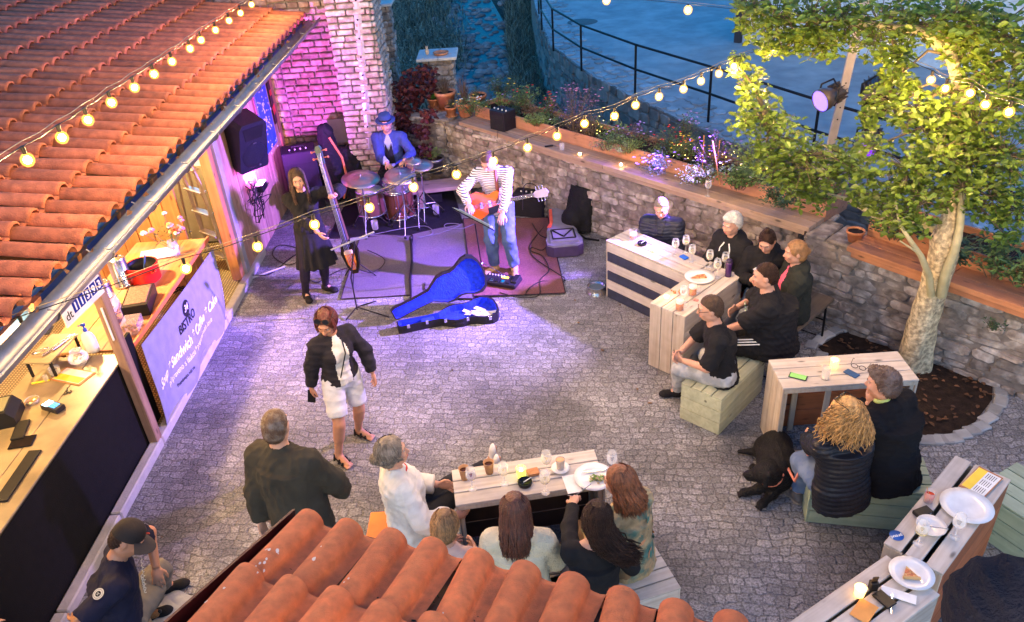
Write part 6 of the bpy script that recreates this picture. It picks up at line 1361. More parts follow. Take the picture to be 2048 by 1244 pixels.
# ================================================================ serving bar on the left
bc = thing('bar_counter', 'long black fronted bar counter with a worn tan top', 'counter', (-4.1, 4.4, 0))
m = MB(); m.box((-3.765, 4.45, .50), (.03, 3.3, 1.0), mi=0); m.build('front_panel', m_black, bc)
mt_c = M('counter_top', (.30, .235, .14), .35, var=.25, vs=3, bump=.1, col2=(.20, .16, .10), mixs=2)
m = MB()
for k, (x0, x1) in enumerate(((-4.05, -3.75), (-4.55, -4.055))): m.box(((x0+x1)/2, 4.45, 1.0), (x1-x0, 3.3, .03), bev=.003)
m.build('top', mt_c, bc); m = MB(); m.box((-4.5, 4.45, .49), (.04, 3.2, .96)); m.box((-4.15, 6.08, .49), (.8, .03, .96)); m.build('cabinet', M('bar_inside', (.2, .13, .07), .7), bc)
m = MB(); m.box((-3.80, 6.2, .55), (.03, .30, 1.08)); m.build('corner_panel', m_black, bc)
sc2 = thing('serving_table', 'orange wooden serving table behind the lilac banner', 'table', (-4.1, 7.5, 0))
m = MB()
for k in range(3): m.box((-4.54+.29*k, 7.50, .90), (.285, 2.35, .03), bev=.003)
m.build('top', wood('serving_top', (.48, .26, .12), (.38, .19, .08), 'Y'), sc2)
for x in (-4.6, -3.92):
    for y in (6.45, 8.5): m = MB(); m.box((x, y, .44), (.07, .07, .88)); m.build('leg', m_wood, sc2)
m = MB(); m.box((-3.80, 7.5, .93), (.02, 2.3, .05)); m.build('orange_edge', M('orange_trim', (.65, .16, .04), .5), sc2)
# banner cloth
bn = thing('banner', 'lilac grey cloth banner reading BISTRO hung over the serving table front', 'banner', (-3.7, 7.4, .5))
b00, b10, b11, b01 = GX(283, 690, -3.72), GX(426, 497, -3.72), GX(456, 640, -3.66), GX(340, 872, -3.66)
b01[2] = max(b01[2], .05); b11[2] = max(b11[2], .06)
def bf(u, v):
    top = b00*(1-u)+b10*u; bot = b01*(1-u)+b11*u; p = top*(1-v)+bot*v
    w_ = math.sin(u*math.pi)*v
    return p+V(.035*math.sin(u*13+v*3)*v+.05*math.exp(-((u-.80)/.1)**2)*v*v+.03*math.sin(v*7+u*5)*w_, 0, -.015*math.sin(u*math.pi)*(1-v)+.10*max(0, u-.72)*v*2)
m = MB(); m.grid(bf, 44, 26); m.grid(lambda u, v: bf(1-u, v)-V(.004, 0, 0), 44, 26)
m_bn = M('banner_cloth', (.22, .225, .29), .9, bump=.3, bs=250); m.build('cloth', m_bn, bn)
U_ = unit(b10-b00); D_ = unit(b01-b00)
def ontext(body, size, mat, u, v, nm='lettering', shear=0., bold=0., align='LEFT'):
    m = text_part(nm, body, size, None, 'raw', V(0, 0, 0), V(1, 0, 0), V(0, 1, 0), 0.0008, align, shear, bold); W_ = np.linalg.norm(b10-b00); Hh = .86
    vs = np.concatenate(m.v); o = [bf(min(1, max(0, u+x/W_)), min(1, max(0, v-y/Hh)))+V(.006+z, 0, 0) for x, y, z in vs]; q = MB(); q.add(o, m.f, smooth=False); return q.build(nm, mat, bn)
m_ink = M('black_ink', (.012, .012, .015), .7, bump=0); m_wt = M('white_ink', (.80, .80, .80), .7, bump=0)
q = MB(); cc = (.50, .20); W_ = np.linalg.norm(b10-b00)
q.add([bf(cc[0]+.085*math.cos(a)/W_, cc[1]+.085*math.sin(a)/.86)+V(.006, 0, 0) for a in np.linspace(0, 2*math.pi, 25)[:-1]], [list(range(24))[::-1]], smooth=False); q.build('round_logo', m_ink, bn)
ontext('34', .10, m_wt, .477, .235, shear=.2, bold=.002); ontext('BISTRO', .135, m_ink, .38, .40, bold=.002)
ontext('Soup * Sandwich * Coffee * Cake', .132, m_wt, .045, .60, shear=.35, bold=.004)
ontext('p\u0159ipraveno s l\u00e1skou * prepared with love', .078, m_wt, .16, .72, shear=.1, bold=.0005)
ontext('Pozn\u00e1vejte n\u00e1s na', .05, m_ink, .22, .83)
# objects on the serving table
m_red = M('red_enamel', (.55, .02, .015), .25, bump=.05)
c = at(293, 560, .915)+V(0, 0, 0); t = thing('pot', 'big red enamel soup pot with a ladle', 'pot', c); m = MB(); m.lathe([(0, 0), (.145, 0), (.165, .02), (.17, .20), (.175, .205), (.16, .205)], c, 30); m.build('pot', m_red, t); m = MB(); m.lathe([(.16, .203), (.155, .06), (0, .055)], c, 26); m.build('inside', m_dark, t); m = MB(); m.tube([c+V(-.02, .02, .06), c+V(.05, .05, .28)], .008, 6); m.build('ladle', M('ladle_blue', (.05, .1, .3), .3), t); m = MB(); m.tube([c+V(.13, -.10, .15), c+V(.17, -.15, .155), c+V(.19, -.1, .155), c+V(.165, -.05, .15)], .012, 6); m.build('handle', m_red, t)
def urn(label, px, py, r_, h_):
    c = at(px, py, .915); t = thing('steel_urn', label, 'urn', c, 0, 'steel urns'); m = MB(); m.lathe([(0, 0), (r_*1.08, 0), (r_*1.08, .03), (r_, .035), (r_, h_), (r_*.95, h_+.015)], c, 28); m.build('body', m_steel, t); m = MB(); m.lathe([(r_*.95, h_+.012), (r_*.6, h_+.03), (.02, h_+.035), (.02, h_+.055), (0, h_+.055)], c, 24); m.build('lid', m_steel, t)
    m = MB(); m.lathe([(r_*.35, h_+.031), (r_*.33, h_+.04), (r_*.2, h_+.04)], c, 18); m.build('ring', m_dark, t)
urn('taller steel urn next to the red pot', 250, 570, .095, .32); urn('shorter steel urn behind the number sign', 216, 612, .10, .27)
c = at(352, 512, .915); t = thing('flower_vase', 'glass vase of pink and orange roses on the serving table', 'vase', c); m = MB(); m.lathe([(0, 0), (.05, 0), (.06, .12), (.05, .20), (.045, .20), (.052, .12), (0, .01)], c, 18); m.build('vase', m_glass, t)
rf = random.Random(5)
for k in range(17):
    e = V(rf.gauss(0, .11), rf.gauss(0, .10), .36+rf.gauss(0, .055)); m = MB(); m.tube([c+V(0, 0, .08), c+e*.6+V(0, 0, .02), c+e], .003, 5); sm = m.build('stem', M('stem_green', (.05, .12, .03), .6, bump=0), t)
    m = MB(); q = c+e; rr_ = rf.uniform(.032, .048)
    for j in range(9): a = j*2.4; m.ball(q+V(math.cos(a), math.sin(a), 0)*rr_*.5*(j/9)+V(0, 0, .012*(1-j/9)), (rr_*.55, rr_*.3, rr_*.5), 8, rot=rotz(a)@rotx(.5))
    m.build('rose', rf.choice([M('rose_pink', (.75, .25, .22), .6, bump=0), M('rose_orange', (.80, .32, .10), .6, bump=0), M('rose_red', (.60, .05, .04), .6, bump=0), M('rose_cream', (.78, .6, .4), .6, bump=0)]), sm)
m = MB()
for k in range(40): e = V(rf.gauss(0, .09), rf.gauss(0, .09), .25+rf.random()*.1); a = rf.random()*6; m.add([c+e, c+e+V(.03, .01, .01)@rotz(a), c+e+V(.06, 0, 0)@rotz(a), c+e+V(.03, -.01, .01)@rotz(a)], [(0, 1, 2, 3)], smooth=False)
m.build('leaves', M('leaf_dark', (.04, .09, .03), .6, bump=0), t)
t, c, r0 = flat('food_tray', 'dark deep tray with a crumb filled lid by the banner', 'tray', 283, 612, .915, .26, .46, 12, m_dark, .13); m = MB(); m.box(c+V(0, 0, .135), (.22, .38, .012), r0, bev=.004); m.build('crumbs', M('brownie', (.18, .10, .06), .6, var=.5, vs=60), t)
c = at(232, 640, .915); t = thing('cookie_jar', 'glass jar stuffed with twisted biscuits', 'jar', c); m = MB(); m.lathe([(0, 0), (.09, 0), (.095, .2), (.08, .24), (.08, .28), (.075, .28), (.085, .19), (0, .01)], c, 20); m.build('jar', m_glass, t)
m = MB()
for k in range(16): q = c+V(rf.gauss(0, .03), rf.gauss(0, .03), .03+k*.013); a = rf.random()*6; m.tube([q+rotz(a)@V(.04*math.cos(x), .025*math.sin(x), .01*math.sin(2*x)) for x in np.linspace(0, 6.28, 9)], .008, 5)
m.build('biscuit', M('biscuit', (.45, .24, .11), .7), t)
t, c, r0 = flat('pastry_box', 'clear box of biscuits beside the banner corner', 'box', 268, 660, .915, .16, .22, 10, M('clear_box', (.8, .7, .7), .05, trans=.9, bump=0, ior=1.1), .12)
m = MB(); [m.ball(c+V(rf.gauss(0, .04), rf.gauss(0, .05), .03+rf.random()*.06), .02, 6) for k in range(18)]; m.build('biscuit', M('biscuit', (.4, .2, .1)), t)
flat('white_board', 'white framed board lying behind the red pot', 'board', 318, 508, .93, .42, .26, 15, m_paper, .012)
# number sign hung at the gutter
s0, s1 = GX(140, 632, -3.60), GX(190, 572, -3.60); zc = (s0+s1)/2; t = thing('number_sign', 'white sign with blue number tiles below the gutter', 'sign', zc); X = unit((s1-s0)*V(1, 1, .0)); Yu = V(0, 0, 1)
X = unit(V(.10, 1, 0)); 
m = MB(); rot = np.array([X, np.cross(Yu, X), Yu]).T; m.box(zc, (.56, .015, .17), rot, bev=.003); m.build('board', m_paper, t)
for k, ch_ in enumerate('11393'):
    p = zc+X*(-.11+.088*k)-rot@V(0, .009, 0)+V(0, 0, .02); m = MB(); m.box(p, (.070, .004, .10), rot); tl = m.build('tile', M('enamel_blue', (.012, .03, .22), .2, bump=0), t)
    text_part('digit', ch_, .092, m_wt, tl, p-X*.026-Yu*.032-rot@V(0, .003, 0), X, Yu, .001, bold=.003)
text_part('lettering', 'dt', .105, m_ink, t, zc-X*.26-Yu*.04-rot@V(0, .010, 0), X, Yu, .001)
m = MB(); m.box(GX(222, 640, -3.69), (.012, .16, .34), bev=.001); tag(m.build('notice', m_paper), 'white notice sheet pinned to the timber post', 'notice')
# objects on the bar counter
Zb = 1.016
t = thing('small_riser', 'little tan shelf riser with utensils on the bar', 'shelf', at(105, 735, Zb)); q = [at(62, 735, Zb+.0), at(150, 700, Zb)]; c = at(102, 697, Zb+.17); m = MB(); m.box(c, (.26, .46, .015), rotz(-.1), bev=.003); m.build('top', mt_c, t)
for dx in (-.11, .11):
    for dy in (-.2, .2): m = MB(); m.box(c+rotz(-.1)@V(dx, dy, -.085), (.02, .02, .16)); m.build('leg', m_dark, t)
for k, (nm, lb, dx, dy, az) in enumerate((('whisk', 'wire whisk on the small riser', -.05, -.08, .4), ('tongs', 'metal tongs lying across the small riser', .03, .0, -.3), ('ladle', 'thin ladle beside the tongs on the riser', .07, .08, -.2))):
    p = c+V(dx, dy, .02); m = MB()
    if nm == 'whisk': [m.tube([p+rotz(az)@V(.09*math.cos(x)*.8, .035*math.sin(x)*w_, .012+.01*math.cos(x)) for x in np.linspace(0, 6.28, 13)], .002, 4) for w_ in (.3, .6, 1)]
    else: m.tube([p+rotz(az)@V(-.0, -.14, 0), p+rotz(az)@V(.01, .12, 0)], .005, 5); m.tube([p+rotz(az)@V(.01, -.14, 0), p+rotz(az)@V(.04, .12, 0)], .005, 5)
    tag(m.build(nm, m_steel), lb, 'utensil')
phone('black phone on the back of the small riser', 96, 662, Zb+.18, 10)
c = at(187, 702, Zb); t = thing('soap_bottle', 'white pump bottle with a blue top on the bar', 'bottle', c); m = MB(); m.lathe([(0, 0), (.055, 0), (.06, .02), (.058, .14), (.045, .19), (.02, .215), (.016, .225)], c, 20, sx=1.1, sy=.8); m.build('body', m_paper, t); m = MB(); m.lathe([(.018, .222), (.018, .25), (.008, .255), (.008, .28), (.02, .282), (.02, .30), (0, .30)], c, 12); m.tube([c+V(0, 0, .29), c+V(-.04, -.02, .29)], .006, 6); m.build('pump', M('blue_pump', (.01, .06, .40), .3, bump=0), t)
c = at(162, 728, Zb); t = thing('fish_bowl', 'round glass bowl of sugar sachets on the bar', 'jar', c); m = MB(); m.lathe([(0, 0), (.04, 0), (.085, .05), (.085, .09), (.05, .135), (.055, .15), (.05, .15), (.045, .133), (.08, .09), (.08, .05), (0, .006)], c, 22); m.build('bowl', m_glass, t); m = MB()
for k in range(24): m.box(c+V(rf.gauss(0, .028), rf.gauss(0, .028), .02+rf.random()*.03), (.04, .02, .006), rotz(rf.random()*6)@rotx(rf.random()))
m.build('sachet', m_paper, t)
tumbler('round glass container beside the small riser', 112, 748, Zb, .05, .07, (m_glass, .2)); tumbler('small shot glass in front of the riser', 94, 762, Zb, .022, .06)
t, c, r0 = flat('menu_card', 'yellow headed price card on a board on the bar', 'menu', 146, 753, Zb, .20, .34, 70, m_wood, .006); m = MB(); m.box(c+V(0, 0, .0095), (.17, .30, .001), r0); m.build('sheet', m_paper, t); m = MB(); m.box(c+r0@V(-.04, 0, .0103), (.08, .29, .001), r0); m.build('yellow_header', M('yellow_print', (.9, .6, .05), .6), t)
flat('cutter', 'bright yellow craft knife on the bar', 'knife', 82, 765, Zb, .018, .15, -75, M('yellow_plastic', (.85, .60, .02), .4, bump=0), .014)
m = MB(); c = at(141, 785, Zb); [m.tube([c+V(rf.gauss(0, .02), rf.gauss(0, .02), .006), c+V(rf.gauss(0, .05), rf.gauss(0, .05), .006)], .005, 5) for k in range(5)]; tag(m.build('key_bunch', m_dark), 'dark bunch of keys on the bar', 'keys')
t, c, r0 = flat('card_terminal', 'black card terminal with a glowing pale blue screen', 'card terminal', 108, 818, Zb, .09, .19, 65, M('terminal_black', (.015, .015, .02), .3), .045)
m = MB(); m.box(c+r0@V(0, .05, .047), (.07, .06, .003), r0); m.build('screen', M('term_screen', (.5, .8, 1), .3, bump=0, emit=(.5, .8, 1), es=3), t)
m = MB()
for i in range(3):
    for j in range(4): m.box(c+r0@V(-.022+.022*i, .0-.018*j, .048), (.015, .012, .005), r0)
m.build('keypad', M('key_blue', (.05, .25, .6), .4, bump=0, emit=(.05, .3, .8), es=.6), t)
c = at(20, 838, Zb); t = thing('receipt_printer', 'black receipt printer on the bar at the left edge', 'printer', c); r0 = rotz(R(15)); m = MB(); m.prism([(-.09, 0), (.09, 0), (.09, .08), (.04, .15), (-.09, .15)], -.13, .13, X=r0@V(1, 0, 0), Y=V(0, 0, 1), Z=r0@V(0, 1, 0), c=c); m.build('case', m_dark, t); m = MB(); m.box(c+r0@V(-.02, 0, .155), (.10, .2, .006), r0); m.build('lid', M('lid_grey', (.2, .2, .12), .3), t)
flat('tray', 'black tray next to the receipt printer', 'tray', 42, 862, Zb, .10, .24, 15, m_dark, .02); flat('drip_mat', 'long ribbed black bar mat near the counter edge', 'mat', 38, 952, Zb, .10, .55, 2, m_dark, .015)
tumbler('small bowl of coins behind the receipt printer', 66, 805, Zb, .06, .035, (M('coins', (.5, .4, .2), .3, .8), .7))
flat('tablet', 'black tablet screen lying by the printer', 'tablet', 45, 885, Zb, .18, .14, 10, M('tablet_black', (.01, .01, .012), .08, bump=0), .01)
# step ladder and clutter inside
la, lb_ = V(-4.12, 9.55, .07), V(-4.35, 9.8, 1.95); t = thing('step_ladder', 'pale aluminium step ladder inside the bar doorway', 'ladder', la); m_alu = M('aluminium', (.55, .55, .48), .4, .5)
for q in (-.2, .2):
    m = MB(); o = V(q*.8, -q*.6, 0); m.tube([la+o, lb_+o*.7], .028, 4, smooth=False); m.build('rail', m_alu, t); m = MB(); m.tube([la+o+V(-.5, .6, 0), lb_+o*.6], .018, 4); m.build('rear_leg', m_alu, t)
for k in range(6): p = la+(lb_-la)*(k+.6)/6.4; m = MB(); m.box(p, (.36, .10, .022), rotz(-.64)); m.build('step', m_alu, t)
t = thing('blue_monitor', 'glowing light blue monitor inside the bar', 'monitor', (-4.9, 10.6, 1.3)); m = MB(); m.box((-4.75, 10.7, 1.45), (.5, .04, .34), rotz(.2)); m.build('frame', m_dark, t); m = MB(); m.box((-4.755, 10.675, 1.45), (.46, .004, .30), rotz(.2)); m.build('screen', M('blue_screen', (.1, .4, .8), .3, bump=0, emit=(.12, .45, .9), es=2.0), t)
m = MB(); m.box((-4.75, 10.7, .62), (.8, .6, 1.15)); tag(m.build('cupboard', M('grey_cupboard', (.35, .36, .30), .6)), 'grey cupboard under the blue monitor', 'cupboard')
for (x, y, z, e) in ((-4.9, 4.6, 2.45, 46), (-4.9, 7.6, 2.45, 110), (-4.7, 9.9, 2.5, 60)):
    t = thing('ceiling_lamp', 'warm ceiling lamp under the bar roof', 'lamp', (x, y, z+.08), 0, 'ceiling lamps inside the bar'); m = MB(); m.lathe([(.0, .0), (.10, .02), (.13, .07), (.02, .12)], (x, y, z), 20); m.build('shade', M('lamp_glass', (1, .9, .7), .4, bump=0, emit=(1, .72, .35), es=12), t)
    lamp('lamp_light', 'POINT', (x, y, z-.06), (x, y, 0), e, (1, .62, .22), t, .08)
# ================================================================ the people
def seat(px, py, face, lf=0., zp=.53, s=1., side=0.):
    a = R(face); F = V(math.cos(a), math.sin(a), 0); Lf = V(-math.sin(a), math.cos(a), 0); g = G(px, py, zp+.70*s*math.cos(R(lf))); p = g-F*.62*s*math.sin(R(lf))-Lf*.62*s*math.sin(R(side)); p[2] = zp; return p
def off(p, face, f, l, z): a = R(face); F = V(math.cos(a), math.sin(a), 0); Lf = V(-math.sin(a), math.cos(a), 0); q = V(p[0], p[1], 0)+F*f+Lf*l; q[2] = z; return q
def sitfeet(p, face, f=.42, l=.14, z=0): return {'L': off(p, face, f, l, z), 'R': off(p, face, f, -l, z)}
def sunglasses_on(D, u_=.115, f_=.03, mat=None):
    h = D['h']; glasses_obj('sunglasses', h(0, f_+.045, u_), D['Hl'], D['Hf'], unit(D['Hu']*.6-D['Hf']*.6+D['Hu']*.2), 1.05, m_dark, D['root'], M('dark_lens', (.01, .012, .02), .05, bump=0))
def decal(D, name, fn, mat, nu=4, nv=4): m = MB(); m.grid(fn, nu, nv); return m.build(name, mat, D['root'])
GB = 'members of the band'
# 1 bassist
pz = (G(625, 603)+G(668, 580))/2; pz = V(pz[0], pz[1]+.02, .925)
D = person('woman in a black dress standing with the electric bass', pz, -68, .985, lean=(2, 0), head=(-6, 10, -6), fem=True, hands={'L': GY(668, 392, 8.55), 'R': GY(640, 470, 8.42)}, elbows={'L': (1, -.2, .1), 'R': (-.8, .4, -.7)}, palms={'L': (0, 1, 0)}, curl=(1.3, .9),
    feet={'L': G(660, 582), 'R': G(616, 600)}, feetdir={'L': (.9, -.5, 0), 'R': (.45, -.9, 0)}, hair=dict(style='long', mat=H_brn, len=.30, arc=2.35, wave=.014, th=.010), top=dict(mat=C_blk, sleeve=.90, inf=.022, loose=.03, hem=.02, name='dress_top', amp=.008), skirt=dict(w=.12, len=.47, r0=.15, r1=.25, mat=C_blk), bottom=dict(mat=M('black_tights', (.015, .012, .018), .6, bump=0), inf=.007, loose=0, t=.99, name='tights', amp=0), shoes=C_blk, group=GB)
# 2 drummer
p = seat(772, 243, -92, 6, .58, 1.0)
hL, hR = GY(808, 322, p[1]-.42), GY(775, 328, p[1]-.42)
D = person('drummer in a blue felt hat and blue suit jacket behind the cymbals', p, -92, 1.02, lean=(6, 0), head=(0, 14, 0), hands={'L': hL, 'R': hR}, palms={'L': (0, 0, -1), 'R': (0, 0, -1)}, curl=(1.2, 1.2), feet=sitfeet(p, -92, .45, .2), top=dict(mat=cloth('blue_jacket', (.03, .055, .22)), sleeve=.93, inf=.022, hem=.10, open=cloth('pale_blue_shirt', (.35, .40, .55)), openw=.06, name='jacket'), bottom=dict(mat=C_blk), shoes=C_blk, hair=dict(style='short', mat=H_dk), group=GB)
h = D['h']; m = MB(); s = D['s']; m.lathe([(.135, .050), (.138, .053), (.115, .056), (.088, .062), (.086, .115), (.080, .150), (.05, .158), (0, .150)], h(0, -.012, 0), 28, axis=D['Hu'], sx=.93, sy=1.08); m_ft = M('blue_felt', (.02, .05, .16), .9, bump=.3); ht = m.build('hat', m_ft, D['root'])
m = MB(); m.lathe([(.0885, .062), (.0885, .088)], h(0, -.012, 0), 28, axis=D['Hu'], sx=.93, sy=1.08); m.build('hat_band', C_blk, ht)
m = MB(); m.add([D['pelvis']+D['U']*a+D['Lc']*b+D['Fc']*c_ for a, b, c_ in ((.42, -.05, .12), (.42, .05, .12), (.10, .075, .165), (.10, -.075, .165), (.30, 0, .165))], [(0, 4, 3), (1, 2, 4), (4, 2, 3)], smooth=False); m.build('waistcoat', C_blk, D['root'])
S = SDF(h(0, 0, 0)-V(.15, .15, .15), h(0, 0, 0)+V(.15, .15, .15), .006); Bh = D['Bh']; S.ell(h(0, .050, -.086), V(.036, .034, .026), Bh, .01); [S.cap(h(q*.062, 0, -.03), h(q*.045, .04, -.085), .012, k=.01) for q in (1, -1)]
vs, fs = S.mesh(); raw_mesh('beard', vs, fs, H_dk, D['root'])
for k, (a, b) in enumerate(((D['wr']['L'], V(-.12, -.34, .05)), (D['wr']['R'], V(.2, -.3, .02)))): m = MB(); st = a+V(0, -.08, -.02); m.tube([st-b*.15, st+b], [.008, .005], 6); tag(m.build('drumstick', M('stick_wood', (.5, .36, .2), .5)), ('pale drumstick in the drummer\'s left hand', 'dark drumstick in the drummer\'s right hand')[k], 'drumstick')
t = thing('stool', 'black round drum stool under the drummer', 'stool', (p[0], p[1], 0)); m = MB(); m.lathe([(0, .40), (.17, .40), (.18, .43), (.17, .47), (0, .475)], (p[0], p[1], 0), 24); m.build('seat', C_blk, t); m = MB(); m.tube([(p[0], p[1], .40), (p[0], p[1], .1)], .02, 8); [m.tube([V(p[0], p[1], .25), V(p[0]+.22*math.cos(a), p[1]+.22*math.sin(a), .01)], .01, 6) for a in (0, 2.1, 4.2)]; m.build('leg', m_chr, t)
# 3 guitarist
mst = M('striped_shirt', (.62, .60, .62), .85, bump=.2, var=.05); tt = mst.node_tree; wv = tt.nodes.new('ShaderNodeTexWave'); wv.bands_direction = 'Z'; wv.inputs['Scale'].default_value = 14; wv.inputs['Distortion'].default_value = .5; tc = tt.nodes.new('ShaderNodeTexCoord'); tt.links.new(tc.outputs['Object'], wv.inputs[0])
rp = tt.nodes.new('ShaderNodeMapRange'); rp.inputs[1].default_value = .28; rp.inputs[2].default_value = .38; tt.links.new(wv.outputs[1], rp.inputs[0]); mx = tt.nodes.new('ShaderNodeMix'); mx.data_type = 'RGBA'; mx.inputs[6].default_value = (.02, .02, .04, 1); mx.inputs[7].default_value = (.66, .64, .66, 1); tt.links.new(rp.outputs[0], mx.inputs[0]); tt.links.new(mx.outputs[2], tt.nodes['Principled BSDF'].inputs['Base Color'])
pz = (G(985, 543)+G(1028, 546))/2; pz = V(pz[0]+.0, pz[1]+.10, .93)
D = person('man in a striped shirt and jeans playing the orange guitar', pz, -100, 1.0, lean=(12, -3), head=(-14, 34, 6), hands={'R': GY(937, 408, 8.72), 'L': GY(1003, 440, 8.55)}, elbows={'R': (-1, .3, -.2), 'L': (1, .3, -.4)}, curl=(.5, .6), palms={'L': (0, .5, -1), 'R': (0, 0, -1)},
    feet={'L': G(1030, 548), 'R': G(984, 545)}, feetdir={'L': (.05, -1, 0), 'R': (-.75, -.66, 0)}, hair=dict(style='short', mat=H_brn, th=.006), top=dict(mat=mst, sleeve=.95, inf=.014, loose=.012, hem=.12), bottom=dict(mat=cloth('blue_jeans', (.05, .10, .24), col2=(.08, .14, .28), mixs=8), inf=.016, loose=.014, amp=.009), shoes=dict(mat=M('tan_suede', (.42, .28, .16), .8), sole=M('tan_sole', (.5, .4, .28), .7)), group=GB)
m = MB(); h = D['h']; a, b = D['sh']['L'], D['sh']['R']; nb = D['nb']
m.tube([gc+gx_*(-.2)+V(0, .03, 0), pz+D['U']*.25-D['Fc']*.12, nb-D['U']*.03+D['Lc']*.05-D['Fc']*.05, nb+D['Lc']*.06+D['Fc']*.06-D['U']*.02, pz+D['U']*.3+D['Lc']*.07+D['Fc']*.17, gc+gx_*.15+gz_*.05], .022, 4, smooth=False); m.build('strap', M('brown_strap', (.18, .05, .03), .6), gt)
# 4 walking woman
fL, fR = G(727, 872), G(686, 925); pz = (fL+fR)/2; pz = V(pz[0]+.03, pz[1]-.0, .865)
D = person('woman with dark red hair walking across the paving in white shorts', pz, -52, .93, lean=(3, -2), head=(-46, 22, 4), fem=True, skin=SKIN2, hands={'R': pz+V(-.27, -.04, -.09), 'L': pz+V(.26, .10, -.06)}, elbows={'R': (-.8, .5, 0), 'L': (.7, .6, -.3)}, curl=(.7, 1.1), feet={'L': fL, 'R': fR}, feetdir={'L': (.85, -.5, 0), 'R': (.7, -.7, 0)}, knees={'L': (.6, -.8, .2), 'R': (.5, -.9, .2)},
    hair=dict(style='bob', mat=H_red, len=.06, arc=2.2, th=.020, n=150, tight=1), top=dict(mat=cloth('black_denim', (.018, .016, .022)), sleeve=.95, inf=.022, loose=.01, hem=.03, open=C_wht, openw=.07, name='jacket', amp=.008), bottom=dict(mat=cloth('white_shorts', (.55, .56, .62)), t=.40, inf=.013, loose=.018, name='shorts', amp=.006), shoes=dict(mat=C_blk, sandal=1), bare_feet=True, bust=True)
sunglasses_on(D); wr = D['wr']['R']; dd = unit(wr-D['el']['R']); m = MB(); m.box(wr+dd*.12, (.07, .012, .15), np.array([unit(np.cross(dd, V(0, 1, 0))), V(0, 1, 0), dd]).T, bev=.004); tag(m.build('phone', m_dark), 'dark phone held low by the walking woman', 'phone')
m = MB(); m.tube([D['nb']-D['U']*.06*1+D['Lc']*.05+D['Fc']*.09, D['pelvis']+D['U']*.32+D['Lc']*.03+D['Fc']*.15, D['pelvis']+D['U']*.1-D['Lc']*.06+D['Fc']*.15], .006, 5); m.build('bag_strap', m_dark, D['root'])
# 5 man from behind
g5 = G(557, 852, 1.69); pz = V(g5[0]-.01, g5[1]-.02, .96)
D = person('broad man in a dark olive sweater seen from behind at the porch roof', pz, 68, 1.03, lean=(2, 4), head=(18, 2, -4), girth=1.2, hands={'R': pz+V(.28, .18, -.02), 'L': pz+V(-.30, .02, -.12)}, elbows={'R': (.9, -.5, 0), 'L': (-.8, -.5, 0)}, hair=dict(style='crop', mat=M('greying_brown', (.10, .055, .032), .5, bump=1, bs=140, col2=(.2, .16, .13), mixs=14), th=.007), top=dict(mat=C_olv, sleeve=.97, inf=.034, loose=.018, hem=.16, collar=.0, amp=.009), bottom=dict(mat=C_gry), shoes=C_blk)
# 6 woman in white
p = seat(785, 908, 22, -3, .52, .97); ft = G(1004, 915, 0)
D = person('grey haired woman in a white jacket with outstretched legs', p, 22, .97, lean=(-3, 4), head=(-10, -2, 0), fem=True, girth=1.12, hands={'L': p+V(.22, .24, .12), 'R': p+V(.36, -.12, .14)}, feet={'L': G(990, 925, .42), 'R': G(1016, 930, .42)}, feetdir={'L': (.15, .1, 1), 'R': (.2, .05, 1)}, knees={'L': (0, 0, 1), 'R': (0, 0, 1)},
    hair=dict(style='bob', mat=H_gry, len=.05, arc=2.1, th=.018, n=150, wave=.02, tight=1), top=dict(mat=C_wht, sleeve=.93, inf=.03, loose=.028, hem=.16, collar=.02, name='jacket', amp=.012, f=.7), bottom=dict(mat=cloth('black_leggings', (.02, .022, .028)), inf=.008, amp=.003), shoes=cloth('white_sock', (.70, .70, .72)))
m = MB(); nb = D['nb']; m.tube([nb+D['Fc']*.05+D['Lc']*(.05*math.cos(a))-D['U']*.02+D['Fc']*.03*math.sin(a) for a in np.linspace(0, 3.14, 7)], .010, 6); m.build('red_scarf', M('red_cloth', (.5, .03, .02), .8), D['root'])
# 7-10 the row of women seen from behind
def backsit(label, px, py, face, s, zp, **k):
    p = seat(px, py, face, k['lean'][0] if 'lean' in k else 0, zp, s); k['feet'] = k.get('feet') or sitfeet(p, face, .10 if py < 520 and px > 1300 else .40, .12); k.setdefault('hands', {'L': off(p, face, .34, .10, zp+.12), 'R': off(p, face, .34, -.10, zp+.12)})
    return person(label, p, face, s, **k), p
backsit('girl with a blonde bob in a pale pink top seen from behind', 888, 1052, 80, .92, .48, fem=True, bust=False, lean=(6, 0), head=(0, 6, 0), hair=dict(style='bob', mat=H_dbl, len=.075, arc=2.4, th=.014, n=230, wave=.010, tight=1), top=dict(mat=cloth('pale_pink', (.55, .36, .30)), sleeve=.9, inf=.012, hem=.08), bottom=dict(mat=C_den), shoes=C_wht)
backsit('woman with long mahogany hair in a cream hooded cable sweater', 1032, 1020, 86, 1.0, .52, fem=True, lean=(5, 0), head=(0, 4, 3), hair=dict(style='long', mat=H_mah, len=.27, arc=1.8, th=.013, n=260, wave=.010), top=dict(mat=C_crm, sleeve=.96, inf=.036, loose=.02, hem=.10, hood=1, amp=.007, name='sweater'), bottom=dict(mat=C_gry), shoes=C_blk)
g9 = G(1180, 1040, 1.2)
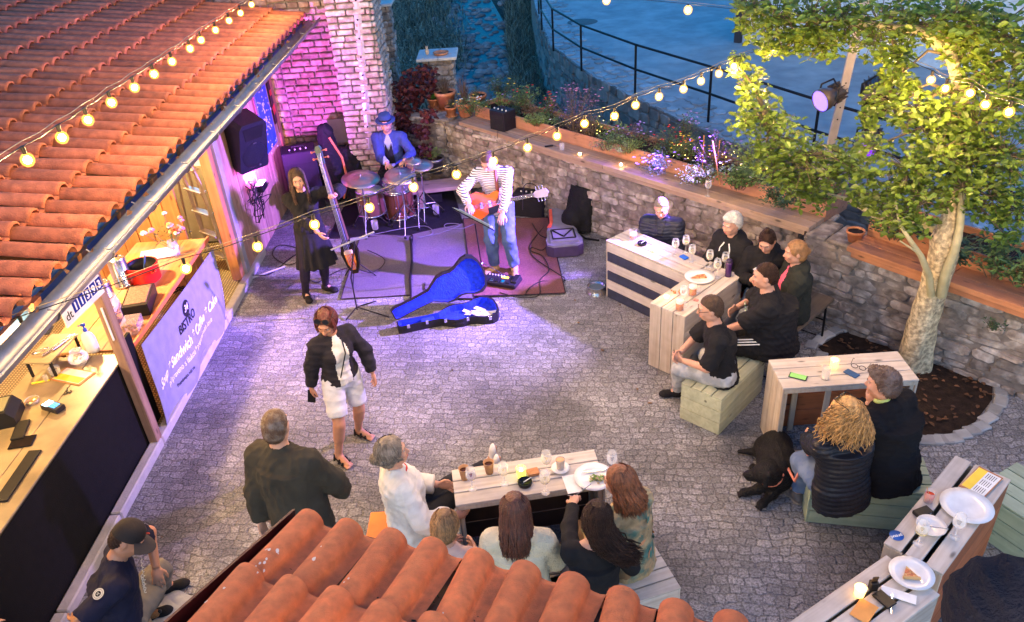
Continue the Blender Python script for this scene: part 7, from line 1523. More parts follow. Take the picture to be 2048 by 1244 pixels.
D, p = backsit('woman with wavy black hair in a black top eating with a fork', 1180, 1040, 95, .98, .52, fem=True, lean=(8, -3), head=(4, 8, -8), hands={'L': G(1152, 975, .84)+V(-.02, -.06, 0), 'R': V(g9[0]+.12, g9[1]+.25, .70)}, elbows={'L': (-.8, -.3, -.4)}, palms={'L': (.3, .2, -1)}, curl=(1.2, .5), hair=dict(style='long', mat=H_dk, len=.30, arc=1.75, th=.014, n=260, wave=.026, drift=(.17, -.02, .05)), top=dict(mat=C_blk, sleeve=.96, inf=.014, hem=.07, neck=.10), bottom=dict(mat=M('checked_cloth', (.10, .10, .12), .9)), shoes=C_blk)
m = MB(); wq = D['wr']['L']+unit(D['wr']['L']-D['el']['L'])*.09; m.tube([wq-V(.05, .02, -.03), wq, G(1182, 968, .79)], .0035, 5); tag(m.build('fork', m_steel), 'steel fork held over the salad plate', 'fork')
m_pat = M('patterned_blouse', (.34, .25, .13), .85, col2=(.06, .15, .12), mixs=9, var=.35, vs=16, bump=.2)
D, p = backsit('woman with auburn hair in a leaf patterned olive blouse', 1252, 958, 128, .98, .52, fem=True, lean=(6, 2), head=(22, 8, 0), hair=dict(style='long', mat=H_aub, len=.20, arc=1.9, th=.013, n=240, wave=.018), top=dict(mat=m_pat, sleeve=.9, inf=.02, loose=.018, hem=.17, amp=.008, name='blouse'), bottom=dict(mat=M('khaki_cloth', (.22, .14, .07), .9)), shoes=C_blk)
m = MB(); r = random.Random(8)
for k in range(26):
    a = r.uniform(-1.3, 1.3); z_ = r.uniform(.02, .42); o = D['pelvis']+D['U']*z_-D['Fc']*math.cos(a)*(.148)*.95-D['Fc']*0+D['Lc']*math.sin(a)*.185; nrm = unit(-D['Fc']*math.cos(a)+D['Lc']*math.sin(a)); x, y, d_ = frame(nrm); th_ = r.random()*6; L_ = r.uniform(.02, .045)
    X = x*math.cos(th_)+y*math.sin(th_); Y = np.cross(nrm, X); o = o+nrm*.004; m.add([o-X*L_, o+Y*L_*.45, o+X*L_, o-Y*L_*.45], [(0, 1, 2, 3)], k % 2, smooth=False)
m.build('leaf_print', [M('print_coral', (.62, .27, .12), .8, bump=0), M('print_teal', (.03, .17, .14), .8, bump=0)], D['root'])
# 11 man with cap
g = G(262, 1080, 1.22); p = V(g[0]-.27, g[1]-.06, .52)
D = person('man in a dark cap and navy work shirt crouched by the bar front', p, 22, 1.0, lean=(14, 6), head=(-12, 34, 8), skin=SKIN2, girth=1.05, hands={'L': G(312, 1135, .62), 'R': G(150, 1240, .72)}, elbows={'L': (.2, .9, .2), 'R': (-.2, -1, .1)}, palms={'L': (0, -.3, -1)}, feet={'L': G(345, 1180, 0), 'R': G(310, 1235, 0)}, knees={'L': (.6, .2, 1), 'R': (.6, -.2, 1)},
    top=dict(mat=cloth('navy_work_shirt', (.014, .014, .035)), sleeve=.46, inf=.016, loose=.02, hem=.10), bottom=dict(mat=cloth('taupe_trousers', (.16, .145, .125)), inf=.016, amp=.01), shoes=C_blk, hair=dict(style='crop', mat=H_dk, th=.004))
h = D['h']; m = MB(); m.lathe([(.093, .028), (.092, .06), (.082, .100), (.06, .125), (.03, .136), (0, .138)], h(0, -.010, 0), 26, axis=D['Hu'], sx=.98, sy=1.12); cp_ = m.build('cap', M('cap_cloth', (.022, .018, .018), .8), D['root'])
m = MB()
def brim(u, v): a = (u-.5)*2.2; r_ = .090+.085*v*math.cos(a*.75); return h(math.sin(a)*r_*.95, math.cos(a)*r_*1.1-.005, .036-.022*v-.03*abs(a)**2*v*.5)
m.grid(brim, 12, 5); m.grid(lambda u, v: brim(1-u, v)-D['Hu']*.004, 12, 5); m.build('cap_brim', M('cap_cloth2', (.04, .035, .035), .8), D['root'])
m = MB(); m.box(h(0, .092, .085), (.03, .004, .012), Bh); m.build('cap_badge', M('red_badge', (.6, .06, .03), .5), D['root'])
# round emblem on the sleeve and script down the front
a_, b_2 = D['sh']['R'], D['el']['R']; ax = unit(b_2-a_); nrm = unit(V(0, -.35, 1)-ax*(V(0, -.35, 1)@ax)); c = a_+ax*.085+nrm*.084; X = np.cross(ax, nrm)
m = MB(); m.lathe([(0, 0), (.036, -.001)], c, 24, axis=nrm); em = m.build('emblem', M('emblem_white', (.6, .58, .5), .7, bump=0), D['root']); m = MB(); m.lathe([(.029, .001), (.027, .001)], c, 24, axis=nrm); m.lathe([(.018, .001), (.0, .001)], c, 20, axis=nrm); m.build('emblem_ring', C_blk, em)
m = MB(); m.tube([c+nrm*.002-X*.009-ax*.006, c+nrm*.002, c+nrm*.002+X*.009-ax*.006], .0022, 5); m.tube([c+nrm*.002+ax*.006-X*.006, c+nrm*.002+X*.006+ax*.006], .0022, 5); m.build('emblem_mark', M('emblem_white', (.6, .58, .5)), em)
for nm, l_ in (('chest_script', .105), ('shoulder_script', -.06)):
    m = MB(); o = D['pelvis']+D['U']*.40+D['Lc']*l_+D['Fc']*.145; pts = []
    for k in range(40): tq = k/39; pts.append(o-D['U']*.26*tq*(1 if l_ > 0 else .6)+D['Lc']*.009*math.sin(tq*46)+D['Fc']*(.018*tq+.006*math.cos(tq*46)))
    m.tube(pts, .0028, 5); m.build(nm, M('emblem_white', (.6, .58, .5)), D['root'])
p11 = p; t = thing('stool', 'low dark stool beneath the man with the cap', 'stool', (p[0], p[1], 0)); m = MB(); m.lathe([(0, .36), (.16, .36), (.17, .385), (.16, .41), (0, .41)], (p[0], p[1], 0), 20); m.build('seat', w_old, t)
for k in range(4): a = k*1.571+.6; m = MB(); m.tube([V(p[0], p[1], .37)+V(math.cos(a), math.sin(a), 0)*.1, V(p[0], p[1], 0)+V(math.cos(a), math.sin(a), 0)*.16], .014, 6); m.build('leg', w_old, t)
# neighbour whose hand reaches into the picture
g = G(8, 1222, .80); p = V(g[0]-.28, g[1]-.62, .52)
D = person('person left of the picture whose hand rests at the lower left edge', p, 70, 1., hands={'R': g+V(-.03, -.13, -.0), 'L': g+V(-.25, -.1, -.05)}, top=dict(mat=C_blk, sleeve=.9), bottom=dict(mat=C_gry), shoes=C_blk, feet=sitfeet(p, 70), hair=dict(style='short', mat=H_dk), palms={'R': (0, 0, -1)})
# 12-15 on the wall side
D, p = backsit('grinning man in a navy puffer jacket between wall and striped table', 1325, 408, -112, .97, .43, feet=None, lean=(6, 0), head=(6, 16, -4), girth=1.1, hair=dict(style='crop', mat=H_gry, th=.007), top=dict(mat=C_pufn, sleeve=.97, inf=.030, quilt=.007, collar=.055, hem=.10, name='puffer_jacket', v=.009), bottom=dict(mat=C_gry), shoes=C_blk)
m = MB(); nb = D['nb']; q = D['pelvis']+D['U']*.36+D['Fc']*.16; m.tube([nb+D['Lc']*.06+D['Fc']*.06, q+D['Lc']*.03, q], .004, 5); m.tube([nb-D['Lc']*.06+D['Fc']*.06, q-D['Lc']*.03, q], .004, 5); m.tube([q+D['Lc']*.05, q, q-D['Lc']*.05-D['U']*.02], .008, 6); m.build('cord', m_dark, D['root'])
D, p = backsit('white haired woman with white drawstrings on her black hoodie', 1467, 442, -140, .98, .55, lean=(5, 0), head=(-6, 8, 2), fem=True, girth=1.12, hair=dict(style='short', mat=H_wht, th=.022, quiff=1, fuzz=.005), top=dict(mat=C_blk, sleeve=.97, inf=.03, hood=1, hem=.10, name='hoodie'), bottom=dict(mat=C_gry), shoes=C_blk)
for q_ in (1, -1):
    m = MB(); nb = D['nb']; P1 = nb+D['Lc']*.03*q_+D['Fc']*.10-D['U']*.05; pts = [P1, P1+D['Lc']*.03*q_-D['U']*.06+D['Fc']*.03, D['pelvis']+D['U']*(.27 if q_ > 0 else .20)+D['Lc']*.075*q_+D['Fc']*.185]; m.tube(pts, .008, 5); m.build('drawstring', m_paper, D['root'])
m = MB(); m.ball(D['h'](.08, -.01, -.045), .008, 8); m.build('earring', m_chr, D['root'])
g = G(1547, 500, 1.02)
D, p = backsit('woman with a dark topknot raising a pink phone', 1538, 470, -118, .98, .55, lean=(10, 0), head=(-4, 24, 0), fem=True, hands={'L': g+V(.06, .06, -.10), 'R': G(1505, 560, .80)}, elbows={'L': (.7, .3, -.6)}, curl=(1.1, .6), hair=dict(style='bun', mat=H_dk, th=.008, bun=(0, -.03, .135, .034)), top=dict(mat=C_blk, sleeve=.97, inf=.026, hem=.10, hood=1, name='hoodie'), bottom=dict(mat=C_lden), shoes=C_blk)
m = MB(); q = D['wr']['L']+unit(D['wr']['L']-D['el']['L'])*.12; m.box(q, (.072, .010, .145), rotz(.3)@rotx(-.3), bev=.004); tag(m.build('phone', M('pink_phone', (.55, .30, .28), .3, bump=0)), 'pink phone held up by the woman with the topknot', 'phone')
m = MB(); o = D['pelvis']+D['U']*.34+D['Fc']*.165-D['Lc']*.03; pp = [(-.07, .02), (-.04, .05), (0, .055), (.03, .03), (.06, 0), (.04, -.01), (.01, .015), (-.02, .0), (-.03, -.03), (-.05, -.005)]; m.prism(pp, 0, .004, X=D['Lc'], Y=D['U'], Z=D['Fc'], c=o); m.build('white_print', m_paper, D['root'])
D, p = backsit('woman with a blond twisted bun in a dark jacket over pink collar', 1596, 500, 178, .98, .54, lean=(4, 0), head=(0, 4, 0), fem=True, girth=1.08, hair=dict(style='bun', mat=H_dbl, th=.010, bun=(0, -.115, -.01, .038)), top=dict(mat=cloth('dark_green_jacket', (.022, .026, .022)), sleeve=.97, inf=.028, hood=1, hem=.06, open=M('pink_cloth', (.75, .12, .22), .8), openw=.045, name='jacket'), bottom=dict(mat=C_blk), shoes=C_blk)
m = MB(); q = D['pelvis']-D['U']*.075; m.lathe([(.165, -.01), (.178, .01), (.175, .05), (.16, .06)], q, 24, axis=D['U'], sx=1.05, sy=.85); m.build('orange_hem', M('orange_cloth', (.75, .16, .08), .8), D['root'])
# 16 heavy man, 17 man with glasses
D, p = backsit('heavy dark haired man in a black printed shirt and striped trousers', 1535, 548, 165, 1.04, .56, lean=(10, 0), head=(0, 2, 0), girth=1.28, belly=.06, hands={'L': off(seat(1535, 548, 165, 10, .56, 1.04), 165, .52, .05, .62), 'R': G(1472, 616, .80)}, elbows={'L': (.1, -.8, -.5), 'R': (.3, .8, -.5)}, hair=dict(style='short', mat=H_dk, th=.006), top=dict(mat=C_blk, sleeve=.47, inf=.02, loose=.03, hem=.10, amp=.011), bottom=dict(mat=C_blk, inf=.014), shoes=C_blk)
m = MB(); a_, b_2 = D['kn']['L'], V(*D['pelvis'])+D['Lf']*.1; ax = unit(b_2-a_); n_ = unit(V(.1, -.7, .8)-ax*(V(.1, -.7, .8)@ax))
for k in range(3): w_ = np.cross(ax, n_); o = a_+n_*(.092)+w_*(k-1)*.026; m.tube([o+ax*.04, o+ax*.33+n_*.035], .0075, 4)
m.build('trouser_stripes', m_paper, D['root'])
m = MB(); r = random.Random(2); o = D['pelvis']+D['U']*.33+D['Fc']*.215+D['Lc']*.0
for k in range(24): m.box(o+D['Lc']*r.gauss(0, .045)+D['U']*r.gauss(0, .03)-D['Fc']*.0, (.02, .006, .008), np.array([D['Lc'], D['Fc'], D['U']]).T@roty(r.uniform(-.6, .6)), mi=k % 2)
m.build('chest_print', [M('print_green', (.12, .35, .12), .7, bump=0), m_paper], D['root'])
p17 = seat(1426, 612, 172, 12, .54, 1.); kf = G(1342, 800, 0)
D = person('man with glasses and grey jeans sitting on the pale green crate', p17, 176, 1., lean=(12, 0), head=(-4, 4, 0), hands={'L': off(p17, 176, .36, .02, .66), 'R': off(p17, 176, .38, -.08, .68)}, feet={'L': kf+V(.03, .06, 0), 'R': G(1440, 745, 0)+V(-.2, .25, 0)}, elbows={'L': (.4, -.7, -.5), 'R': (.3, .8, -.4)}, knees={'L': (-.7, -.1, 1), 'R': (-.7, .1, 1)}, curl=(.8, .8), hair=dict(style='short', mat=H_brn, th=.010), top=dict(mat=C_blk, sleeve=.46, inf=.018, loose=.022, hem=.11, amp=.010), bottom=dict(mat=C_lden, inf=.014, loose=.01, amp=.010), shoes=C_blk)
h = D['h']; glasses_obj('spectacles', h(0, .100, .010), D['Hl'], D['Hf'], D['Hu'], 1.0, m_dark, D['root'])
# 18 curly woman, 19 man with dark fleece, dog
p = seat(1700, 822, 108, 6, .55, .98)
D18 = person('woman with curly blonde hair in a black quilted jacket', p, 108, .98, lean=(8, 4), head=(18, -10, 0), fem=True, girth=1.16, hands={'L': G(1612, 875, .62), 'R': off(p, 108, .3, -.1, .66)}, elbows={'L': (-.6, -.5, -.2)}, feet={'L': G(1600, 995, 0), 'R': off(p, 108, .5, .0, 0)}, feetdir={'L': (-.7, .4, 0)}, knees={'L': (-.5, .6, 1)}, hair=dict(style='curly', mat=H_bld, th=.03, n=420, cl=1.15), top=dict(mat=C_puf, sleeve=.97, inf=.034, quilt=.008, hem=.15, collar=.03, name='quilted_jacket', loose=.01), bottom=dict(mat=C_den, inf=.014, amp=.008), shoes=dict(mat=M('hiking_grey', (.10, .09, .09), .7), sole=M('hiking_sole', (.22, .18, .14), .8)))
sunglasses_on(D18, .128, .02)
D, p = backsit('man in a thick black fleece leaning his chin on his hand', 1776, 762, 122, 1.04, .56, lean=(14, 3), head=(20, 0, 0), girth=1.2, hands={'L': G(1740, 790, 1.10)+V(0, -.02, -.06), 'R': off(seat(1776, 762, 122, 14, .56), 122, .35, -.05, .7)}, elbows={'L': (-.3, -.2, -1)}, curl=(1.3, .5), hair=dict(style='short', mat=M('hair_greybrown', (.10, .06, .045), .5, bump=1, bs=140, col2=(.17, .13, .12), mixs=16), th=.018, quiff=1, fuzz=.006), top=dict(mat=C_blk2, sleeve=.97, inf=.045, loose=.03, hem=.16, hood=1, amp=.010, name='fleece'), bottom=dict(mat=C_gry), shoes=C_blk)
m = MB(); nb = D['nb']; m.tube([nb+D['Lc']*.075*math.cos(a)-D['Fc']*.055*math.sin(a)+D['U']*.045 for a in np.linspace(-.4, 3.5, 12)], .017, 6); m.build('lime_collar', M('lime_cloth', (.42, .50, .14), .8), D['root'])
# 20 near neighbour in dark knit at the lower right corner
g = GY(1985, 1215, 1.02); g = CAM+ray(1992, 1205)*1.72
pz = V(g[0]+.02, g[1]-.05, g[2]-.73)
t = thing('balcony', 'wooden balcony floor below the picture under the near neighbour', 'balcony', (pz[0], pz[1], pz[2]-.95)); m = MB(); m.box((pz[0]+.3, pz[1]-.35, pz[2]-1.0), (1.6, 1.0, .08), bev=.01); m.build('floor_deck', w_old, t); m = MB(); [m.box((pz[0]+.3+q, pz[1]-.5, (pz[2]-1.04)/2), (.12, .12, pz[2]-1.05)) for q in (-.6, .6)]; m.build('post', w_old, t)
C_kn = cloth('navy_knit', (.006, .007, .016), 1., bump=1, bs=120)
D = person('near neighbour in a bulky navy knit hat at the lower right corner', pz, 88, 1., head=(0, 0, 0), hands={'L': pz+V(-.2, .1, 0), 'R': pz+V(.2, .1, 0)}, top=dict(mat=M('maroon_cloth', (.16, .03, .035), .8), sleeve=.97, inf=.02, collar=.04, name='jacket'), bottom=dict(mat=C_gry), shoes=C_blk, hair=dict(style='bob', mat=H_dk, th=.01))
h = D['h']; S = SDF(h(0, 0, 0)-V(.3, .3, .3), h(0, 0, 0)+V(.3, .3, .3), .007); S.ell(h(0, -.02, .04), V(.145, .150, .135), D['Bh'], .02); S.ell(h(.03, -.08, .0), V(.13, .10, .10), D['Bh'], .04); S.plane(h(0, 0, -.06), -D['Hu'])
vs, fs = S.mesh(); raw_mesh('knit_hat', wrinkle(vs, fs, .008, 1.6), fs, C_kn, D['root'])
S = SDF(h(0, 0, -.15)-V(.3, .3, .2), h(0, 0, -.1)+V(.3, .3, .2), .009); S.cone(h(0, -.02, -.20), h(0, -.01, -.07), (.13, .12), (.115, .11), D['Bh'], .02, 3)
vs, fs = S.mesh(); raw_mesh('blue_scarf', wrinkle(vs, fs, .006), fs, M('bright_blue_cloth', (.01, .16, .65), .7), D['root'])
# dogs
def dog_lying(label, head_px, tail_px, hip_px, paw1, paw2, nose_px, mat):
    zz = .17; hip = G(*hip_px, .15); sh_ = G(1552, 945, .19); hd = G(*head_px, .30); nz = G(*nose_px, .235); tl = G(*tail_px, .04)
    t = thing('dog', label, 'dog', (hip[0], hip[1], 0)); pts = np.array([hip, sh_, hd, nz, tl, G(*paw1), G(*paw2)]); S = SDF(pts.min(0)-V(.2, .2, .05), pts.max(0)+V(.2, .2, .16), .009)
    mid = (hip+sh_)/2; S.cap(hip, mid, .145, .150, .06); S.cap(mid, sh_, .150, .155, .06); S.ell(hip+V(-.05, .0, -.05), (.14, .17, .11), None, .05)
    nk = sh_+(hd-sh_)*.75; S.cap(sh_+V(0, 0, .03), nk, .12, .095, .06); S.ell(hd, (.098, .098, .085), None, .04); fw = unit(nz-hd); S.cap(hd+fw*.04-V(0, 0, .015), nz-fw*.01, .062, .040, .03); S.cap(hd-V(0, 0, .05), nz-V(0, 0, .035)-fw*.02, .045, .026, .02)
    sd = unit(np.cross(fw, V(0, 0, 1)))
    for q in (1, -1): S.cap(hd+sd*q*.078+V(0, 0, .035)-fw*.02, hd+sd*q*.098-V(0, 0, .055)-fw*.01, .032, .022, .015)
    for k, pw in enumerate((paw1, paw2)):
        pe = G(*pw, .035); s0 = sh_+V(-.06 if k == 0 else .04, -.05, -.06); el = s0*.55+pe*.45; el[2] = .06; S.cap(s0, el, .062, .042, .04); S.cap(el, pe, .040, .030, .02); S.ell(pe, (.042, .042, .028), None, .02)
        for j in range(4): dd = unit(pe-el); S.cap(pe, pe+dd*.045+np.cross(dd, V(0, 0, 1))*(j-1.5)*.016-V(0, 0, .01), .014, .012, .006)
    S.cap(hip-V(0, 0, .06), hip+V(-.14, -.20, -.10), .085, .05, .04); S.cap(hip+V(-.14, -.2, -.10), hip+V(-.22, -.12, -.12), .045, .035, .03); S.cap(hip+V(.12, -.05, -.08), hip+V(.10, -.30, -.11), .06, .04, .03)
    S.cap(hip+V(-.04, .06, -.02), (hip+tl)/2+V(0, 0, -.03), .05, .038, .03); S.cap((hip+tl)/2+V(0, 0, -.03), tl, .038, .018, .02); S.plane(V(0, 0, .006), V(0, 0, -1))
    vs, fs = S.mesh(); raw_mesh('body', wrinkle(vs, fs, .0035, 2), fs, mat, t)
    for q in (1, -1): m = MB(); m.ball(hd+fw*.07+sd*q*.042+V(0, 0, .03), .011, 8); m.build('eye', M('dog_eye', (.04, .02, .01), .1, bump=0), t)
    m = MB(); m.ball(nz+fw*.022+V(0, 0, .01), (.020, .018, .014), 10); m.build('nose', M('dog_nose', (.03, .02, .022), .3, bump=.3), t)
    ax = unit(nk-sh_); m = MB(); x, y, d_ = frame(ax); m.tube([nk-ax*.03+(x*math.cos(a)+y*math.sin(a))*.108 for a in np.linspace(0, 6.28, 20)], .013, 6, caps=False); co = m.build('collar', M('coral_collar', (.62, .20, .12), .6), t); m = MB(); m.tube([nk-ax*.03+x*.11, nk+V(.10, .05, -.03)], .007, 5); m.build('tag', m_chr, co); return nk
nk = dog_lying('black labrador lying on the paving beside the curly haired woman', (1532, 945), (1478, 903), (1552, 893), (1488, 985), (1524, 1008), (1494, 950), M('black_fur', (.006, .006, .007), .55, bump=1, bs=90))
k18 = D18['kn']['L']; m = MB(); pts = [nk+V(.09, .04, .02), nk+V(.16, .05, .02), k18+V(-.06, -.10, -.12), k18+V(-.02, -.09, .03), k18+V(.05, -.02, .095), k18+V(.12, -.03, .09)]; m.tube(pts, .012, 5); tag(m.build('dog_leash', M('coral_leash', (.70, .24, .17), .6)), 'coral dog leash looped over the jeans of the curly haired woman', 'leash')
# second dog, partly in the frame at the bottom left
c = G(262, 1232, .30); t = thing('dog', 'tan and black dog cut off by the bottom edge near the man with the cap', 'dog', (c[0], c[1], 0)); S = SDF(c-V(.35, .6, .31), c+V(.35, .2, .2), .009)
S.ell(c, (.085, .10, .085), None, .03); S.cap(c+V(.05, .03, -.02), c+V(.14, .05, -.05), .048, .034, .03); S.cap(c-V(0, .03, .02), c-V(.05, .22, .06), .08, .12, .05); S.cap(c-V(.05, .22, .08), c-V(.12, .5, .12), .13, .12, .05)
for q in (1, -1): S.cap(c+V(.0, q*.07, .05), c+V(.01, q*.10, -.02), .028, .016, .015); S.cap(c-V(.0, .16, .1)+V(q*.08, 0, 0), V(c[0]+q*.07, c[1]-.14, .03), .045, .03, .03); S.cap(c-V(.10, .45, .1)+V(q*.08, 0, 0), V(c[0]-.1+q*.08, c[1]-.5, .03), .05, .03, .03)
vs, fs = S.mesh(); ms = M('tan_black_fur', (.24, .10, .035), .8, col2=(.012, .010, .010), mixs=6, bump=1, bs=90, var=.3); raw_mesh('body', wrinkle(vs, fs, .003, 2), fs, ms, t)
m = MB(); m.ball(c+V(.175, .06, -.04), .015, 8); m.build('nose', m_dark, t)
for q in (1, -1): m = MB(); m.ball(c+V(.07, q*.035+.02, .03), .010, 8); m.build('eye', M('dog_eye', (.04, .02, .01)), t)
m = MB(); m.box(G(325, 1215, .012)+V(.02, -.1, 0), (.34, .5, .02), rotz(-.5), bev=.003); struct(m.build('pavement_slab', m_slab))
# ================================================================ plank counters and planters on the wall
w_or = wood('orange_counter', (.44, .19, .085), (.34, .135, .06), 'X')
w_pk = wood('planter_board', (.42, .20, .12), (.32, .15, .09), 'X')
def counter(label, a, b, z, w_, mat, plab, pw=.50, ph=.17, inset=.34):
    a, b = V(*a), V(*b); u = unit(b-a); n = V(-u[1], u[0]); L_ = np.linalg.norm(b-a); az = math.atan2(u[1], u[0]); t = thing('plank_counter', label, 'counter', (a[0], a[1], z), az)
    m = MB(); L2 = L_/2
    for k, (x0, x1) in enumerate(((0, L2-.003), (L2+.003, L_))):
        for j in range(2): m.box(((x0+x1)/2, (j+.5)*w_/2, -.03), (x1-x0, w_/2-.004, .055), bev=.004)
    m.box((L2, .03, -.085), (L_-.1, .035, .05)); m.build('top', mat, t, world=False)
    p = thing('planter_box', plab, 'planter', (a[0]+n[0]*(w_+.01), a[1]+n[1]*(w_+.01), z-.09), az); m = MB()
    m.box((L2, .0125, ph/2+.06), (L_, .025, ph+.06), bev=.004); m.box((L2, pw, ph/2+.06), (L_, .025, ph+.06), bev=.004)
    for x in (.012, L_-.012): m.box((x, pw/2, ph/2+.06), (.024, pw-.03, ph+.055))
    m.box((L2, pw/2, .02), (L_, pw, .03)); m.build('box', w_pk if mat is m_plank_g else w_or, p, world=False)
    m = MB(); m.box((L2, pw/2, ph*.5+.09), (L_-.05, pw-.03, .03)); m.build('soil', m_earth, p, world=False)
    return a, u, n, w_
c1a, c1b = G(917, 243, 1.08), G(1618, 455, 1.08); c2a, c2b = G(1694, 492, 1.08), G(2120, 640, 1.08)
counter('long grey plank counter with a pink lit edge on the stone wall', c1a[:2], c1b[:2], 1.08, .33, m_plank_g, 'long wooden planter full of flowers behind the grey plank counter')
counter('orange plank counter on the wall behind the leaning tree', c2a[:2], c2b[:2], 1.08, .36, w_or, 'orange wooden planter behind the leaning tree')
# ---------------------------------------------------------------- plants
lf_g = M('leaf_green', (.10, .17, .045), .6, bump=0, island=.45); lf_d = M('leaf_darkgreen', (.045, .09, .04), .6, bump=0, island=.4); lf_p = M('leaf_purple', (.13, .07, .14), .6, bump=0, island=.4); lf_r = M('leaf_red', (.055, .007, .007), .55, bump=0, island=.6); lf_b = M('leaf_brown', (.17, .10, .06), .7, bump=0, island=.4); lf_l = M('leaf_lime', (.19, .27, .06), .6, bump=0, island=.35)
fl_c = {k: M('petal_'+k, c, .6, bump=0) for k, c in dict(red=(.62, .02, .02), lilac=(.42, .26, .65), yellow=(.8, .55, .05), white=(.75, .73, .75), orange=(.75, .25, .04), pink=(.55, .22, .38)).items()}
m_stem = M('stem_brown', (.10, .07, .04), .7, bump=0, island=.3)
def leafquad(m, p, d, up, L_, W_, mi=0, fold=.25):
    d = unit(d); s_ = unit(np.cross(d, up)+V(1e-5, 0, 0)); n = np.cross(s_, d)
    m.add([p, p+d*L_*.35+s_*W_*.5+n*fold*W_, p+d*L_*.8+s_*W_*.38+n*fold*W_*.7, p+d*L_, p+d*L_*.8-s_*W_*.38+n*fold*W_*.7, p+d*L_*.35-s_*W_*.5+n*fold*W_, p+d*L_*.5], [(0, 1, 6, 5), (6, 1, 2, 4), (5, 6, 4), (4, 2, 3)] if False else [(0, 1, 2, 3), (0, 3, 4, 5)], mi, False)
def plant(name, label, c, leaf, h=.25, r_=.16, n=160, ls=.035, fl=None, nf=10, fs=.016, stems=14, group=None, seed=0, droop=.0, narrow=.45, stemc=None, spread=1.):
    c = V(*c); t = thing(name, label, 'plant', c, 0, group); r = random.Random(seed+int(abs(c[0])*997)); tips = []; m = MB()
    for i in range(stems):
        a = r.random()*6.28; q = r.random()**.6; e = c+V(math.cos(a)*r_*q, math.sin(a)*r_*q, h*(1-.45*q*q)*r.uniform(.75, 1.1)); mid = c+(e-c)*.5+V(r.gauss(0, .01), r.gauss(0, .01), h*.08); m.tube([c+V(math.cos(a), math.sin(a), 0)*r_*.2*q, mid, e], [.004, .003, .0015], 4); tips.append((c, mid, e))
    m.build('stem', stemc or m_stem, t); m = MB()
    for i in range(n):
        a_, b_, e_ = r.choice(tips); q = r.uniform(.25, 1.05); p = (a_*(1-q)**2+b_*2*q*(1-q)+e_*q*q) if q <= 1 else e_; p = p+V(r.gauss(0, r_*.13), r.gauss(0, r_*.13), r.gauss(0, h*.07)); az = r.random()*6.28
        leafquad(m, p, V(math.cos(az), math.sin(az), r.uniform(-.4-droop, .7)), V(0, 0, 1), ls*r.uniform(.6, 1.3), ls*narrow*r.uniform(.8, 1.3))
    m.build('foliage', leaf, t)
    for k, cf in enumerate(fl or []):
        m = MB()
        for i in range(nf):
            a_, b_, e_ = r.choice(tips); p = e_+V(r.gauss(0, r_*.2), r.gauss(0, r_*.2), r.uniform(-.01, .04))
            for j in range(6): az = j*1.047+r.random()*.3; leafquad(m, p, V(math.cos(az), math.sin(az), .45), V(0, 0, 1), fs*1.3, fs*.9)
        m.build('blossoms', fl_c[cf], t)
    return t
GP_ = 'plants in the long planter'
zb = 1.20
PL = [('flowering_plant', 'white and yellow starred plant spilling at the left end of the planter', 948, 232, lf_g, .30, .20, 230, .032, ['white', 'yellow'], 8), ('green_shrub', 'green shrub behind the small box amplifier', 1002, 200, lf_d, .36, .24, 260, .04, ['yellow'], 4), ('green_shrub', 'green shrub with red blossom right of the small amplifier', 1050, 222, lf_g, .34, .22, 300, .035, ['red'], 6),
 ('round_herb', 'pale mounded herb in front of the dry pink bush', 1075, 252, lf_l, .17, .17, 340, .024, None, 0), ('red_geranium', 'red geranium beside the dry pink bush', 1102, 232, lf_g, .30, .08, 60, .03, ['red'], 10), ('dry_bush', 'tall dry pinkish branching bush in the planter', 1148, 262, lf_p, .62, .30, 420, .026, ['pink'], 26), ('dark_heather', 'dark leafy sprig left of the purple heather', 1180, 275, lf_b, .30, .16, 150, .03, None, 0),
 ('low_herb', 'low bushy green herb under the string lights', 1212, 300, lf_g, .20, .20, 380, .022, None, 0), ('low_herb', 'second green herb mound nearer the fence posts', 1255, 306, lf_l, .18, .20, 380, .022, None, 0), ('purple_heather', 'purple heather behind the green herb mounds', 1262, 284, lf_p, .22, .2, 260, .02, ['lilac'], 12),
 ('trailing_bellflower', 'lilac bellflower trailing over the planter board', 1322, 345, lf_d, .22, .22, 320, .028, ['lilac'], 26), ('zinnia', 'red zinnias in the middle of the planter', 1335, 305, lf_d, .34, .16, 120, .04, ['red'], 12), ('marigold', 'orange and yellow marigolds beside the red zinnias', 1375, 322, lf_g, .28, .16, 160, .035, ['orange', 'yellow'], 7), ('aster', 'tall lilac asters behind the marigolds', 1368, 296, lf_d, .40, .16, 130, .035, ['lilac'], 12),
 ('twiggy_plant', 'bare purple twiggy plant with stakes in the planter', 1425, 350, lf_p, .48, .22, 110, .03, ['lilac'], 6), ('wild_herb', 'green herb glittering with fairy lights', 1400, 366, lf_g, .20, .2, 260, .035, None, 0), ('wild_herb', 'leafy herb by the corner of the long planter', 1475, 380, lf_g, .26, .24, 280, .045, ['white'], 4), ('wild_herb', 'loose silvery herb near the right end of the long planter', 1500, 345, lf_l, .36, .24, 160, .04, None, 0), ('wild_herb', 'dark herb with a white flower at the right end of the long planter', 1560, 412, lf_d, .24, .20, 220, .045, ['white'], 3)]
for i, (nm, lb, px, py, lf, h_, r_, n, ls, fl, nf) in enumerate(PL): plant(nm, lb, G(px, py, zb), lf, h_*1.1, r_*1.35, int(n*2.4), ls*1.05, fl, int(nf*1.3), seed=i, group=GP_, stems=30 if h_ > .4 else 20)
